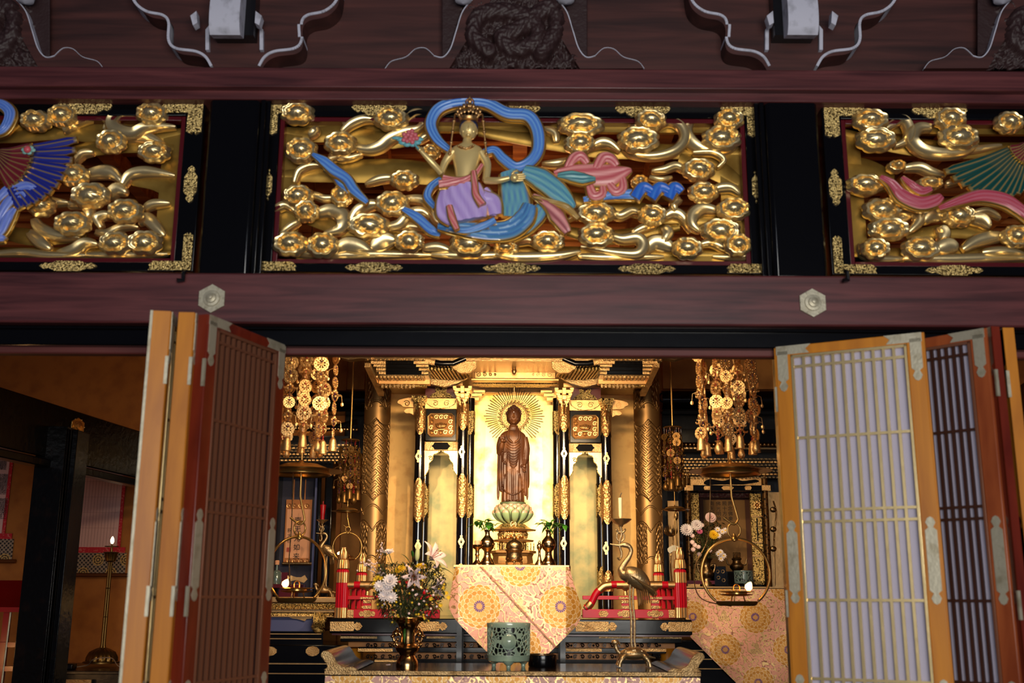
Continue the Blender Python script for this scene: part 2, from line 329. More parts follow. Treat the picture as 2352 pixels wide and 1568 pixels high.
def panel(name, lab, x0, x1, clipL, clipR, heads, tails, boards, grp=None):
    # x0,x1: black frame pixel bounds at y=430
    a, b = XY(x0, 430, YP-.03), XY(x1, 430, YP-.03); z0, z1 = zt(629, YP-.03), zt(231, YP-.03)
    root = thing(name, lab, 'carved panel', ((a+b)/2, YP, z0))
    fw = .115; L0 = a+fw; R1 = b-fw; B0 = z0+.055; T1 = z1-.12
    m = MB().box(a, L0, YP-.05, YP+.1, z0, z1); m.box(R1, b, YP-.05, YP+.1, z0, z1); m.box(L0, R1, YP-.05, YP+.1, z0, B0); m.box(L0, R1, YP-.05, YP+.1, T1, z1)
    m.build('frame', BLACK, root, bevel=.004)
    r = .028
    m = MB().box(L0, L0+r, YP-.04, YP+.08, B0, T1); m.box(R1-r, R1, YP-.04, YP+.08, B0, T1); m.box(L0+r, R1-r, YP-.04, YP+.08, B0, B0+r); m.box(L0+r, R1-r, YP-.04, YP+.08, T1-r, T1)
    m.build('inner_frame', REDF, root, bevel=.003)
    # gilt backing with openings: margins plus back ribbons
    m = MB().box(L0+r, L0+r+.10, YP+.02, YP+.05, B0+r, T1-r); m.box(R1-r-.12, R1-r, YP+.02, YP+.05, B0+r, T1-r)
    m.box(L0+r, R1-r, YP+.02, YP+.05, T1-r-.035, T1-r); m.box(L0+r, R1-r, YP+.02, YP+.05, B0+r, B0+r+.06)
    for bd in boards:
        q = sm(bd[0], 6); m.ribbon([P(u, v, YP+.03) for u, v in q], [S(bd[1]*1.45*(.55+.45*sin(pi*i/(len(q)-1))), YP) for i in range(len(q))], .012, .02, 7)
    m.build('backing', GOLDB, root)
    for (hx, hy, rx, ry, dy, ph, sg) in heads:
        m = MB(); Y = YP-.02-dy; c = P(hx, hy, Y); cloud_head(m, c, S(rx, Y)*1.12, S(ry, Y)*1.14, .075, ph, sg); m.build('cloud_scroll', GOLD, root, smooth=60)
    for (pts, w0, dy) in tails:
        m = MB(); tail(m, pts, YP-.0-dy, w0, 5, .025); m.build('cloud_tail', GOLD, root, smooth=60)
    W = b-a; fy0, fy1 = YP-.058, YP-.046
    n = 0
    for f in (.235, .5, .76):
        for top in (0, 1):
            cx = a+W*f; cz = (z1-.062) if top else (z0+.028)
            m = MB(); m.prism([(cx+x, cz+z) for x, z in fit_pts('mid', .34, .105 if top else .062)], fy0, fy1); m.build('edge_fitting', GOLDE, root)
    for ex, e in ((a+.052, 0), (b-.052, 1)):
        cz = (z0+z1)/2-.01; m = MB(); m.prism([(ex+z, cz+x) for x, z in fit_pts('mid', .235, .078)], fy0, fy1); m.build('edge_fitting', GOLDE, root)
    for (cx, sx) in ((a+.012, 1), (b-.012, -1)):
        m = MB(); m.prism([(cx+x, z1-.012+z) for x, z in corner_pts(sx, 1, .25, .09)], fy0, fy1); m.build('corner_fitting', GOLDE, root)
        m = MB(); m.prism([(cx+x, z0+.006-z) for x, z in [(p[0], p[1]) for p in corner_pts(sx, 1, .25, .055)]], fy0, fy1)
        m.build('corner_fitting', GOLDE, root)
    return root
def cv(lst, ox, oy, sc): return [(ox+a/sc, oy+b/sc, c/sc, d/sc) for a, b, c, d in lst]
def cp(pts, ox, oy, sc): return [(ox+a/sc, oy+b/sc) for a, b in pts]
C5, C6, C4, C7 = (580, 190, 3.408), (1160, 210, 3.563), (0, 210, 3.563), (1740, 210, 3.563)
h5 = cv([(355,245,125,85),(385,535,118,95),(690,480,120,88),(1085,290,130,85),(360,890,110,80),(425,1010,90,80),(700,890,80,75),(1190,765,105,70),(1095,950,125,92),(910,1120,150,90),(300,1265,125,90),(550,1275,115,92),(1230,1245,105,80),(1700,1265,145,95),(1400,545,70,50),(1985,1300,90,45)], *C5)
h6 = cv([(620,280,180,92),(610,435,120,85),(1190,240,120,85),(1090,400,160,105),(1830,235,115,82),(1770,390,150,100),(1580,645,125,88),(1100,745,65,45),(1620,830,115,80),(740,1000,150,90),(1205,1015,110,82),(1865,970,125,88),(1760,1140,150,92),(745,1180,135,95),(350,1230,125,80),(1490,1285,115,85),(1900,1260,100,85)], *C6)
t5 = [([(440,300),(540,250),(640,230),(720,280),(735,340),(690,380)],30),([(700,385),(780,320),(880,285),(980,300)],26),([(770,500),(900,525),(1000,500),(1080,440),(1190,390),(1300,360),(1370,270)],34),([(1190,310),(1250,250),(1310,235),(1385,250)],24),([(340,1010),(260,960),(190,985),(110,1022)],24),([(500,1030),(600,1000),(690,1030),(715,1090),(680,1150),(560,1180)],44),([(370,1085),(290,1130),(215,1190)],20),([(660,900),(560,905),(480,880),(400,895)],20),([(1120,745),(1000,755),(880,795)],24),([(1190,910),(1330,920),(1400,990),(1440,1090),(1570,1130)],30),([(770,1080),(830,1000),(930,955),(1040,960)],34),([(1040,1130),(1150,1110),(1230,1030),(1330,1010),(1400,1060)],32),([(1120,1140),(1260,1130),(1400,1175)],24),([(640,1320),(740,1270),(850,1290),(940,1340)],46),([(860,1240),(950,1200),(1080,1190)],22),([(940,1300),(1030,1240),(1130,1240)],50),([(1330,1300),(1450,1290),(1560,1320)],30),([(440,420),(490,380),(500,340)],26),([(330,780),(370,690),(470,650),(560,660)],22),([(520,640),(640,590),(760,590),(860,560)],18),([(1300,460),(1360,420),(1430,400)],20),([(200,1330),(600,1350),(1000,1345),(1400,1350)],26),([(1400,1345),(1700,1358),(2100,1345)],26),([(600,560),(700,600),(820,560)],16)]
t6 = [([(760,240),(840,230),(900,215),(1000,240),(1080,300)],24),([(700,460),(780,420),(860,430),(940,490)],30),([(1200,330),(1330,250),(1430,280),(1470,380),(1400,480),(1240,530),(1050,520),(960,470)],30),([(1700,230),(1600,210),(1500,250),(1480,340),(1540,430),(1640,480),(1800,490),(1900,450)],38),([(1480,650),(1400,610),(1300,640),(1200,650)],24),([(1690,820),(1760,790),(1850,790),(1920,840)],28),([(860,980),(940,1020),(1040,980),(1110,1000)],26),([(1290,1040),(1370,1000),(1450,1030),(1520,1150)],34),([(1740,980),(1620,960),(1540,1010),(1530,1090),(1600,1150)],38),([(860,1180),(960,1210),(1080,1200),(1130,1260),(1080,1330),(900,1320),(620,1270)],34),([(1130,1310),(1220,1240),(1320,1260),(1390,1310)],46),([(1290,1110),(1330,1160),(1290,1230)],34),([(1580,1260),(1680,1240),(1780,1280),(1840,1320)],24),([(1900,1200),(1980,1250),(2000,1330),(1900,1360),(1700,1350)],26),([(100,1240),(200,1220),(280,1270)],24),([(-100,1330),(100,1360),(420,1350),(620,1310)],30),([(600,1350),(900,1362),(1300,1352)],24),([(1040,1160),(1150,1110),(1240,1100)],24),([(420,420),(400,340),(300,300)],26),([(520,560),(430,590),(300,590)],24),([(1540,500),(1700,500),(1790,560),(1740,620)],18),([(520,1050),(620,980),(560,960)],16),([(1180,700),(1280,720),(1370,700)],16),([(1440,880),(1380,920),(1400,980)],26)]
rr = random.Random(3)
def mk(hs): return [(x, y, a, b, rr.uniform(.01, .06), rr.uniform(0, 6.28), rr.choice((1, -1))) for x, y, a, b in hs]
def mt(ts, C): return [(cp(p, *C), w*3.4/C[2]*.33, rr.uniform(-.01, .03)) for p, w in ts]
def sc(ts): return [(p, w*1.0, d) for p, w, d in ts]
bdc = [([(655, 300), (720, 305), (800, 300), (900, 320), (1000, 300)], 40), ([(655, 400), (760, 395), (900, 392), (1010, 400), (1100, 395)], 44), ([(1100, 300), (1300, 330), (1420, 345), (1700, 350)], 34), ([(1560, 360), (1640, 380), (1700, 420)], 50), ([(1200, 440), (1400, 470), (1560, 500), (1700, 505)], 30), ([(655, 480), (740, 505), (820, 530), (940, 545)], 36), ([(1300, 530), (1400, 545), (1560, 520)], 26), ([(655, 575), (900, 582), (1300, 580), (1710, 585)], 24)]
cen = panel('transom_panel', 'wide gilt openwork panel with a crowned flying figure in the middle of the transom', 592, 1760, 0, 0, mk(h5+h6),
            [(p, w*3, d) for p, w, d in mt(t5, C5)+mt(t6, C6)], bdc)
h4 = cv([(300,245,118,82),(515,205,115,85),(1250,190,125,88),(915,415,115,92),(1265,500,125,82),(610,690,115,85),(745,855,150,100),(345,940,105,82),(1030,985,135,95),(600,1085,140,92),(950,1245,125,88),(1190,1240,130,92),(160,900,80,45)], *C4)
t4 = [([(600,270),(740,215),(840,200),(890,255),(850,310)],30),([(1120,190),(990,180),(920,240),(950,310),(1080,345),(1180,300),(1300,290),(1435,290)],40),([(1020,400),(1120,370),(1240,390),(1350,440)],34),([(610,580),(680,510),(770,500)],24),([(700,690),(820,660),(920,670),(1000,740)],40),([(1000,780),(1060,690),(1170,660),(1300,670),(1430,690)],34),([(480,720),(380,760),(330,840),(420,900),(560,910)],36),([(560,930),(680,920),(740,1000),(700,1060)],34),([(830,1110),(800,1040),(860,1010),(920,1020)],28),([(780,1150),(880,1160),(1000,1110),(1130,1110)],24),([(1130,1070),(1200,1040),(1290,1120),(1350,1180)],36),([(280,1040),(330,1120),(470,1180),(650,1200)],34),([(240,1150),(330,1230),(420,1290)],36),([(470,1335),(600,1300),(700,1240),(800,1250)],36),([(130,900),(60,960),(10,970)],22),([(-60,1330),(200,1320),(400,1340),(700,1340)],24),([(700,1335),(1000,1340),(1370,1330)],20),([(520,330),(570,290),(640,290)],30),([(140,260),(60,330)],30),([(880,860),(960,800),(1040,830)],40),([(1180,960),(1260,920),(1390,915)],26)]
h4 += [(-250-x, y, a, b) for x, y, a, b in h4 if x > -50]+[(-60, 300, 34, 26), (-90, 420, 34, 26), (-50, 540, 36, 26), (-140, 540, 36, 26)]
bdl = [([(-200, 300), (0, 310), (150, 300), (300, 320), (430, 300)], 34), ([(160, 350), (290, 330), (400, 340)], 34), ([(-200, 580), (100, 585), (410, 580)], 26), ([(0, 530), (80, 545), (200, 540)], 30), ([(300, 410), (360, 412), (415, 450)], 40)]
XPL = 466-1168-8
lft = panel('transom_panel', 'gilt openwork cloud panel at the left edge, with a blue feathered wing', XPL, 460, 0, 0, mk(h4), [(p, w*3, d) for p, w, d in mt(t4, C4)]+[([(-250-x, y) for x, y in p], w*3, d) for p, w, d in mt(t4, C4)], bdl+[([(-250-x, y) for x, y in p], w) for p, w in bdl])
h7 = cv([(920,240,140,88),(965,400,155,98),(1570,230,125,88),(1640,380,155,98),(2050,260,110,85),(1010,975,145,92),(1070,1130,155,88),(1640,1020,125,88),(1330,1290,145,92),(2110,1190,110,85),(880,765,145,78),(1130,620,70,45),(1400,760,100,50),(960,1290,110,80)], *C7)
t7 = [([(1060,300),(1180,230),(1240,310),(1220,400),(1120,450)],32),([(1420,300),(1320,300),(1260,380),(1330,470),(1480,510),(1680,500),(1800,430)],40),([(1700,240),(1800,200),(1900,210),(1980,270)],24),([(1200,630),(1320,620),(1420,660),(1540,690)],30),([(1000,760),(900,820),(760,800)],26),([(1160,980),(1280,980),(1320,1060),(1240,1150)],34),([(1350,1060),(1420,1010),(1520,1030)],40),([(1720,1040),(1830,1050),(1900,1120)],40),([(1760,1000),(1880,980),(1990,1040)],22),([(1480,1110),(1520,1160),(1500,1230)],40),([(1460,1290),(1560,1260),(1640,1290)],46),([(1680,1290),(1800,1220),(1960,1190),(2060,1200)],36),([(840,1250),(860,1320),(1000,1370),(1200,1370)],28),([(1200,1368),(1600,1372),(2000,1360),(2300,1365)],28),([(1540,760),(1640,730),(1720,720)],24),([(1560,500),(1760,480),(2000,440)],22),([(1840,1320),(2000,1310),(2180,1330)],28),([(1000,1040),(1140,1060),(1260,1010)],26)]
h7 += [(4960-x, y, a, b) for x, y, a, b in h7]+[(2400, 300, 34, 26), (2480, 300, 34, 26), (2400, 560, 36, 26), (2480, 540, 36, 26), (2480, 420, 34, 26)]
bdr = [([(1920, 300), (2050, 330), (2200, 345), (2450, 340)], 34), ([(1920, 390), (1980, 400), (2050, 420)], 60), ([(1950, 585), (2200, 585), (2500, 588)], 28), ([(2080, 545), (2200, 530), (2350, 560)], 26), ([(1990, 485), (2100, 480)], 24)]
rgt = panel('transom_panel', 'gilt openwork cloud panel at the right edge, with a pink scarf and green feathered wing', 1896, 1896+1168, 0, 0, mk(h7), [(p, w*3, d) for p, w, d in mt(t7, C7)]+[([(4960-x, y) for x, y in p], w*3, d) for p, w, d in mt(t7, C7)], bdr+[([(4960-x, y) for x, y in p], w) for p, w in bdr])
# ---- painted figures on the panels
GE = (*lin((.86, .72, .42)), 1.0)
def band(c1, c2, edge=.86, k=3, off=0):
    a = (*lin(c1), 0); b = (*lin(c2), 0)
    def f(u, t):
        if abs(t) > edge: return GE
        s_ = .5+.5*sin(k*pi*t+u*9+off); return tuple(a[i]*(1-s_)+b[i]*s_ for i in range(3))+(0.,)
    return f
def rib(name, parent, pts, wid, Y, c1, c2, h=.03, k=3, C=None, edge=.80, ripple=.003, label=None, w_end=.3, n=13):
    if C: pts = cp(pts, *C)
    q = sm(pts, 8); m_ = len(q)
    if isinstance(wid, (int, float)): wl = [wid*(w_end+(1-w_end)*sin(pi*(.1+.8*i/(m_-1)))) for i in range(m_)]
    else:
        wl = []
        for i in range(m_):
            s_ = i/(m_-1)*(len(wid)-1); j = min(int(s_), len(wid)-2); wl.append(wid[j]+(wid[j+1]-wid[j])*(s_-j))
    m = MB(); m.ribbon([P(a, b, Y) for a, b in q], [S(x, Y) for x in wl], h, .03, n, ripple, k, cf=band(c1, c2, edge, k))
    v = [P(a, b, Y-h*.25) for a, b in q]
    for sd in (-1, 1):
        e = []
        for i in range(m_):
            d = v[min(m_-1, i+1)]-v[max(0, i-1)]; x = d.cross(Vector((0, -1, 0))).normalized(); e.append(v[i]+x*sd*S(wl[i], Y)*.47)
        m.color((.90, .78, .50), 1.0); m.tube(e, .0042, 6)
    return m.build(name, PAINT, parent, smooth=60, label=label)
BLU, BL2, TEAL, PNK, PK2, PUR, PU2 = (.24, .45, .84), (.46, .68, .92), (.46, .72, .72), (.94, .62, .60), (.80, .34, .38), (.70, .58, .86), (.80, .70, .93)
YG = YP-.10
scarf = rib('blue_scarf', cen, [(1090,362),(1132,346),(1155,366),(1185,386),(1217,374),(1236,345),(1234,300),(1212,268),(1165,262),(1120,240),(1078,236),(1035,240),(1004,256),(990,288),(1004,322),(1032,346)], [16,26,32,34,36,36,38,40,38,36,34,36,36,34,30,20], YG, BLU, BL2, C=None, k=4)
rib('blue_scarf', cen, [(470,560),(560,620),(640,690),(740,760),(800,850),(900,940)], [10,30,34,30,30,14], YG-.02, BLU, BL2, C=C5, k=3)
rib('blue_scarf', cen, [(560,680),(640,720),(700,790),(760,860)], [8,24,30,16], YG, BLU, BL2, C=C5, k=3)
rib('blue_scarf', cen, [(1180,990),(1290,1060),(1400,1160),(1470,1190)], [16,30,30,16], YG+.02, BLU, BL2, C=C5)
rib('blue_scarf', cen, [(1480,760),(1400,820),(1370,900),(1430,980)], [20,24,24,18], YG+.03, BLU, BL2, C=C5)
rib('blue_scarf', cen, [(640,890),(780,870),(930,850),(1060,850)], [18,26,34,34], YG, BLU, BL2, C=C6, k=3)
for a, b in ((1060, 1200), (1190, 1340), (1330, 1440)):
    rib('blue_scarf', cen, [(a, 880), ((a+b)/2, 790), (b, 830)], [34, 36, 26], YG-.02, (.14, .38, .82), (.24, .50, .88), C=C6, k=2)
rib('teal_robe', cen, [(150,660),(290,720),(420,820),(500,900),(560,960)], [40,66,64,48,20], YG-.03, TEAL, (.30, .55, .72), C=C6, k=4)
rib('teal_robe', cen, [(330,920),(260,1020),(160,1110),(40,1180)], [34,50,52,44], YG-.01, TEAL, (.30, .50, .75), C=C6, k=4)
rib('teal_robe', cen, [(2000,700),(2040,830),(2060,950),(2050,1060)], [50,80,90,70], YG-.02, (.30, .52, .74), TEAL, C=C5, k=6)
rib('blue_robe', cen, [(1450,1130),(1640,1150),(1850,1170),(2020,1150),(2130,1060),(2170,960)], [20,44,56,60,60,40], YG-.035, (.30, .50, .78), (.38, .62, .78), C=C5, k=7, ripple=.006)
for (p, w_) in (([(400,680),(560,670),(720,690),(880,690),(1035,645)], [20,50,76,72,10]), ([(500,640),(560,560),(620,540),(670,600)], [20,34,34,22]), ([(740,640),(800,555),(860,560),(910,620)], [26,36,36,24]), ([(690,770),(720,860),(790,850),(800,780)], [24,32,30,20]), ([(850,760),(900,830),(960,800),(960,700)], [24,32,30,20])):
    rib('pink_petal_sleeve', cen, p, w_, YG-.01, PNK, PK2, C=C6, k=3)
rib('pink_petal_sleeve', cen, [(230,850),(350,930),(430,1030),(510,1160)], [10,30,46,24], YG-.045, PNK, (.62, .30, .34), C=C6, k=2)
rib('teal_sleeve_lining', cen, [(430,690),(540,700),(640,720),(740,720)], [14,36,36,12], YG-.045, TEAL, (.25, .45, .52), C=C6)
rib('gold_sleeve_edge', cen, [(230,860),(360,900),(500,950),(600,1040)], [6,14,20,10], YG-.06, (.8, .66, .4), (.7, .56, .3), C=C6)
rib('lavender_skirt', cen, [(1640,810),(1650,900),(1670,990),(1690,1090)], [104,128,130,104], YG-.06, PUR, PU2, C=C5, k=5, h=.06, edge=.89, ripple=.005, n=21)
rib('lavender_skirt', cen, [(1800,850),(1860,950),(1860,1050)], [40,50,40], YG-.055, PUR, PU2, C=C5, k=3)
rib('lavender_skirt', cen, [(1700,830),(1800,900),(1880,940),(1900,1040)], [30,46,50,40], YG-.07, PUR, PU2, C=C5, k=2)
rib('lavender_skirt', cen, [(1530,830),(1500,940),(1500,1040),(1560,1110)], [40,46,44,20], YG-.075, PUR, PU2, C=C5, k=2)
rib('blue_skirt_hem', cen, [(1520,1130),(1660,1160),(1800,1130),(1900,1080)], [18,22,26,20], YG-.05, (.30, .5, .8), BL2, C=C5, k=2)
# figure body (one mesh): torso, neck, head with face, arms and hands
def PP(x, y, d=0, C=C5):
    q = cp([(x, y)], *C)[0]; return P(q[0], q[1], YG-.06-d)
body = MB(); s_ = 1/3.408*YG/FPX
def pt(x, y): return PP(x, y)
tor = [(845, 78, 52), (800, 80, 54), (740, 82, 56), (680, 92, 60), (620, 108, 60), (560, 130, 56), (525, 132, 52), (503, 112, 48), (486, 70, 42), (474, 42, 36), (440, 34, 32)]
seg = 24; vs = []
for (y, rx, ry) in tor:
    c = pt(1668+ (700-y)*.05, y)
    for k in range(seg): vs.append((c.x+rx*s_*cos(2*pi*k/seg), c.y+ry*s_*sin(2*pi*k/seg), c.z))
body.add(vs, [(i*seg+k, i*seg+(k+1) % seg, (i+1)*seg+(k+1) % seg, (i+1)*seg+k) for i in range(len(tor)-1) for k in range(seg)])
hc = pt(1692, 372); body.ball(hc, 74*s_, 70*s_, 88*s_, 24, 14)
body.ball(hc+Vector((0, -66*s_, -8*s_)), 8*s_, 12*s_, 24*s_, 8, 6)      # nose
for sx in (-1, 1):
    body.ball(hc+Vector((sx*26*s_, -56*s_, 12*s_)), 15*s_, 8*s_, 6*s_, 8, 6)
    body.tube(sm([hc+Vector((sx*10*s_, -62*s_, 22*s_)), hc+Vector((sx*28*s_, -60*s_, 32*s_)), hc+Vector((sx*46*s_, -46*s_, 22*s_))], 4), 3*s_, 6)
    body.ball(hc+Vector((sx*68*s_, 0, -6*s_)), 9*s_, 12*s_, 34*s_, 8, 6)
    body.ball(hc+Vector((sx*40*s_, -36*s_, -26*s_)), 22*s_, 18*s_, 22*s_, 8, 6)
body.tube([hc+Vector((-16*s_, -61*s_, -42*s_)), hc+Vector((0, -66*s_, -40*s_)), hc+Vector((16*s_, -61*s_, -42*s_))], 6*s_, 6)
body.ball(hc+Vector((0, -48*s_, -64*s_)), 20*s_, 18*s_, 16*s_, 8, 6)
def limb(m, pts, rs, n=5):
    q = sm([tuple(p)+(r,) for p, r in zip(pts, rs)], n); m.tube([x[:3] for x in q], [x[3] for x in q], 12)
def hand(m, wr, dirv, side, L, curl=.5, palm=None):
    # wr wrist point, dirv finger direction, side thumb direction, L length of hand
    d = V3(dirv).normalized(); s = V3(side); s = (s-d*s.dot(d)).normalized(); nn = d.cross(s).normalized()
    if palm is not None and nn.dot(V3(palm)) < 0: nn = -nn
    pe = wr+d*L*.5
    m.tube([wr, wr+d*L*.2, pe], [L*.17, L*.22, L*.24], 10, flat=.5) if False else m.ball(wr+d*L*.28, L*.24, L*.24, L*.24, 10, 7)
    for k in range(4):
        b = wr+d*L*.42+s*L*(.18-.12*k); ln = L*(.46, .54, .50, .38)[k]
        p1 = b+d*ln*.4+nn*ln*.08*curl; p2 = b+d*ln*.72+nn*ln*.35*curl; p3 = b+d*ln*.9+nn*ln*.62*curl
        m.tube([b-d*L*.1, b, p1, p2, p3], [L*.065, L*.066, L*.06, L*.055, L*.035], 7)
    b = wr+d*L*.15+s*L*.2
    m.tube([b, b+s*L*.14+d*L*.12+nn*L*.06, b+s*L*.16+d*L*.32+nn*L*.14], [L*.075, L*.07, L*.045], 7)
limb(body, [pt(1570, 540), PP(1510, 620, .0), PP(1478, 705, .01)], [40*s_, 34*s_, 27*s_]); limb(body, [PP(1478, 705, .01), PP(1400, 620, .05), PP(1320, 535, .07)], [27*s_, 27*s_, 17*s_])
hand(body, PP(1322, 538, .07), PP(1240, 450, .07)-PP(1322, 538, .07), Vector((1, 0, .3)), 78*s_, .8)
limb(body, [pt(1790, 545), PP(1835, 640, .0), PP(1825, 765, .02)], [40*s_, 36*s_, 30*s_]); limb(body, [PP(1825, 765, .02), PP(1920, 765, .06), PP(2010, 745, .07)], [30*s_, 28*s_, 20*s_])
hand(body, PP(2010, 745, .07), Vector((1, 0, .04)), Vector((0, 0, 1)), 150*s_, .2)
GOLDF = mat('gilt_figure', (.96, .84, .56), .5, .36)
fig = body.build('figure_body', GOLDF, cen, smooth=60, label='gilt bare torso, head and arms of the flying figure')
# sub-parts of the figure
m = MB().ball(hc+Vector((0, 16*s_, 28*s_)), 80*s_, 70*s_, 80*s_, 20, 10); m.color((.10, .16, .34)); m.c = [m.col]*len(m.v); m.build('hair', PAINT, fig, smooth=60)
cr = MB(); cc = hc+Vector((0, -20*s_, 70*s_))
cr.lathe(cc, [(70*s_, 0), (78*s_, 18*s_), (66*s_, 24*s_)], 24)
for k in range(7):
    a = -70+k*23.3; b = cc+Vector((sin(rad(a))*72*s_, -cos(rad(a))*40*s_, 30*s_)); hgt = (40+60*cos(rad(a)))*s_
    for t in range(3): cr.ball(b+Vector((sin(rad(a))*t*14*s_, 0, hgt*t/2)), 15*s_, 7*s_, 20*s_, 8, 6)
for z in (95, 135, 175): cr.ball(cc+Vector((8*s_, -30*s_, z*s_)), (30-z*.06)*s_, 9*s_, 24*s_, 8, 6)
cr.tube([cc+Vector((8*s_+34*s_*sin(t*pi/8), -30*s_, (160+34*cos(t*pi/8))*s_)) for t in range(16)], 6*s_, 6, closed=True)
cr.ball(cc+Vector((8*s_, -30*s_, 205*s_)), 7*s_, 7*s_, 20*s_, 8, 6)
for sx in (-1, 1):
    cr.tube(sm([cc+Vector((sx*60*s_, -10*s_, 20*s_)), cc+Vector((sx*110*s_, -20*s_, 60*s_)), cc+Vector((sx*120*s_, -20*s_, 0))], 5), 8*s_, 6)
    for k in range(26):
        cr.ball(cc+Vector((sx*(122+k*1.2)*s_, -24*s_, -(10+k*12)*s_)), (9 if k % 8 else 17)*s_, None, (9 if k % 8 else 13)*s_, 7, 5)
cr.build('crown', GOLDW, fig, smooth=60, label='pierced gold crown with two long hanging pendants')
nk = MB(); nc = pt(1672, 500)
nk.tube([nc+Vector((70*s_*sin(t), -60*s_*cos(t)*.6-20*s_, -40*s_*cos(t))) for t in [x*pi/10-pi/2 for x in range(11)]], 9*s_, 6)
for k in range(7): nk.ball(nc+Vector(((k-3)*20*s_, -60*s_, (-44+abs(k-3)*9)*s_)), 10*s_, None, None, 8, 5)
nk.build('necklace', GOLDW, fig, smooth=60)
rib('pink_sash', fig, [(1460,800),(1560,790),(1680,760),(1760,700)], [26,26,22,12], YG-.10, PNK, PK2, C=C5, k=3)
rib('pink_sash', fig, [(1490,745),(1600,765),(1720,740),(1800,640)], [16,18,18,10], YG-.10, PNK, PK2, C=C5, k=2)
rib('pink_sash', fig, [(1730,690),(1740,790),(1750,880),(1800,960)], [12,16,18,22], YG-.125, PNK, PK2, C=C5, k=2)
rib('pink_sash', fig, [(1540,960),(1560,1050),(1600,1150)], [14,20,14], YG-.125, PNK, PK2, C=C5, k=2)
# lotus bud held up in the hand
lt = MB(); lc = PP(1232, 440, .08)
lt.color((.84, .42, .46))
for k in range(14):
    a = k*2.4; r_ = 26*s_*sqrt(k+.5)/1.6; lt.ball(lc+Vector((r_*cos(a), -30*s_+r_*.3, r_*sin(a)+14*s_)), 20*s_, 16*s_, 20*s_, 8, 6)
lt.color((.42, .70, .74))
for k in range(6):
    a = pi+.1+k*pi/5*.95; lt.ball(lc+Vector((78*s_*cos(a), 0, 52*s_*sin(a))), 34*s_, 14*s_, 20*s_, 8, 6)
lt.ball(lc+Vector((-110*s_, 0, 8*s_)), 42*s_, 12*s_, 14*s_, 8, 6)
lt.tube([lc, PP(1300, 520, .09)], 9*s_, 6)
lt.build('lotus_flower', PAINT, fig, smooth=60, label='pink lotus on teal leaves held in the raised hand')
# feathered wings on the side panels
def feather(m, p0, p1, wpx, Y, c1, c2):
    q = sm([p0, ((p0[0]*.6+p1[0]*.4), (p0[1]*.6+p1[1]*.4)+4), p1], 6); n_ = len(q)
    m.ribbon([P(a, b, Y) for a, b in q], [S(wpx*(.35+.65*(i/(n_-1))**.6)*(1 if i < n_-2 else .7), Y) for i in range(n_)], .014, .012, 11, cf=lambda u, t: GE if (abs(t) > .8 or u > .96 or abs(t) < .12) else ((*lin(c1), 0) if u > .45 else (*lin(c2), 0)))
def wing(parent, c, a0, a1, L0, L1, n, Y, c1, c2, sgn, nm):
    root_m = None
    for k in range(n):
        t = k/(n-1); a = rad(a0+(a1-a0)*t); L = L0+(L1-L0)*t; m = MB()
        st = (c[0]+cos(a)*60, c[1]+sin(a)*60); feather(m, st, (c[0]+cos(a)*L, c[1]+sin(a)*L), 26, Y-.004*k, c1, c2); m.build(nm, PAINT, parent, smooth=60)
    m = MB()
    for k in range(8):
        t = k/7; a = rad(a0+(a1-a0)*t); feather(m, (c[0]+cos(a)*20, c[1]+sin(a)*20), (c[0]+cos(a)*L0*.48, c[1]+sin(a)*L0*.48), 22, Y-.045, (.45, .12, .16), (.35, .10, .14))
    m.build('wing_covert', PAINT, parent, smooth=60)
wing(lft, (-20, 348), -8, 62, 200, 150, 11, YG-.01, (.12, .16, .55), (.18, .20, .48), 1, 'blue_feather')
rib('blue_scarf', lft, [(-40, 250), (0, 240), (26, 262), (10, 300), (-30, 310)], [20, 30, 36, 30, 20], YG, BLU, (.5, .62, .9), k=5)
for q in ([(-10, 470), (20, 440), (60, 430), (85, 435)], [(-10, 520), (20, 470), (50, 450), (62, 470)], [(-20, 560), (6, 530), (22, 500), (36, 480)], [(-40, 500), (-10, 540), (12, 550)]):
    rib('pale_blue_drapery', lft, q, [20, 34, 34, 16], YG-.03, (.36, .46, .86), (.58, .66, .94), k=3)
m = MB().color((.86, .36, .40)); c_ = P(63, 343, YG-.09); m.ball(c_, .022, .018, .022); m.color((.55, .75, .72))
for k in range(6): m.ball(c_+Vector((.028*cos(k), .012, .018*sin(k))), .016, .008, .012)
m.build('lotus_bud', PAINT, lft, smooth=60)
wing(rgt, (2372, 322), 100, 160, 120, 215, 11, YG-.01, (.05, .28, .26), (.20, .30, .26), 1, 'green_feather')
for q, w_ in (([(1000,700),(1090,760),(1180,860),(1320,920),(1440,900),(1500,860)], [14,30,44,44,40,20]), ([(1180,700),(1240,760),(1330,820),(1420,800)], [10,26,30,16]), ([(1480,960),(1650,900),(1820,860),(2000,890),(2120,960),(2260,1080)], [14,30,40,44,40,30])):
    rib('pink_scarf', rgt, q, w_, YG-.03, (.70, .16, .26), (.82, .46, .52), C=C7, k=4)
for o_ in (lft, rgt, cen): pass
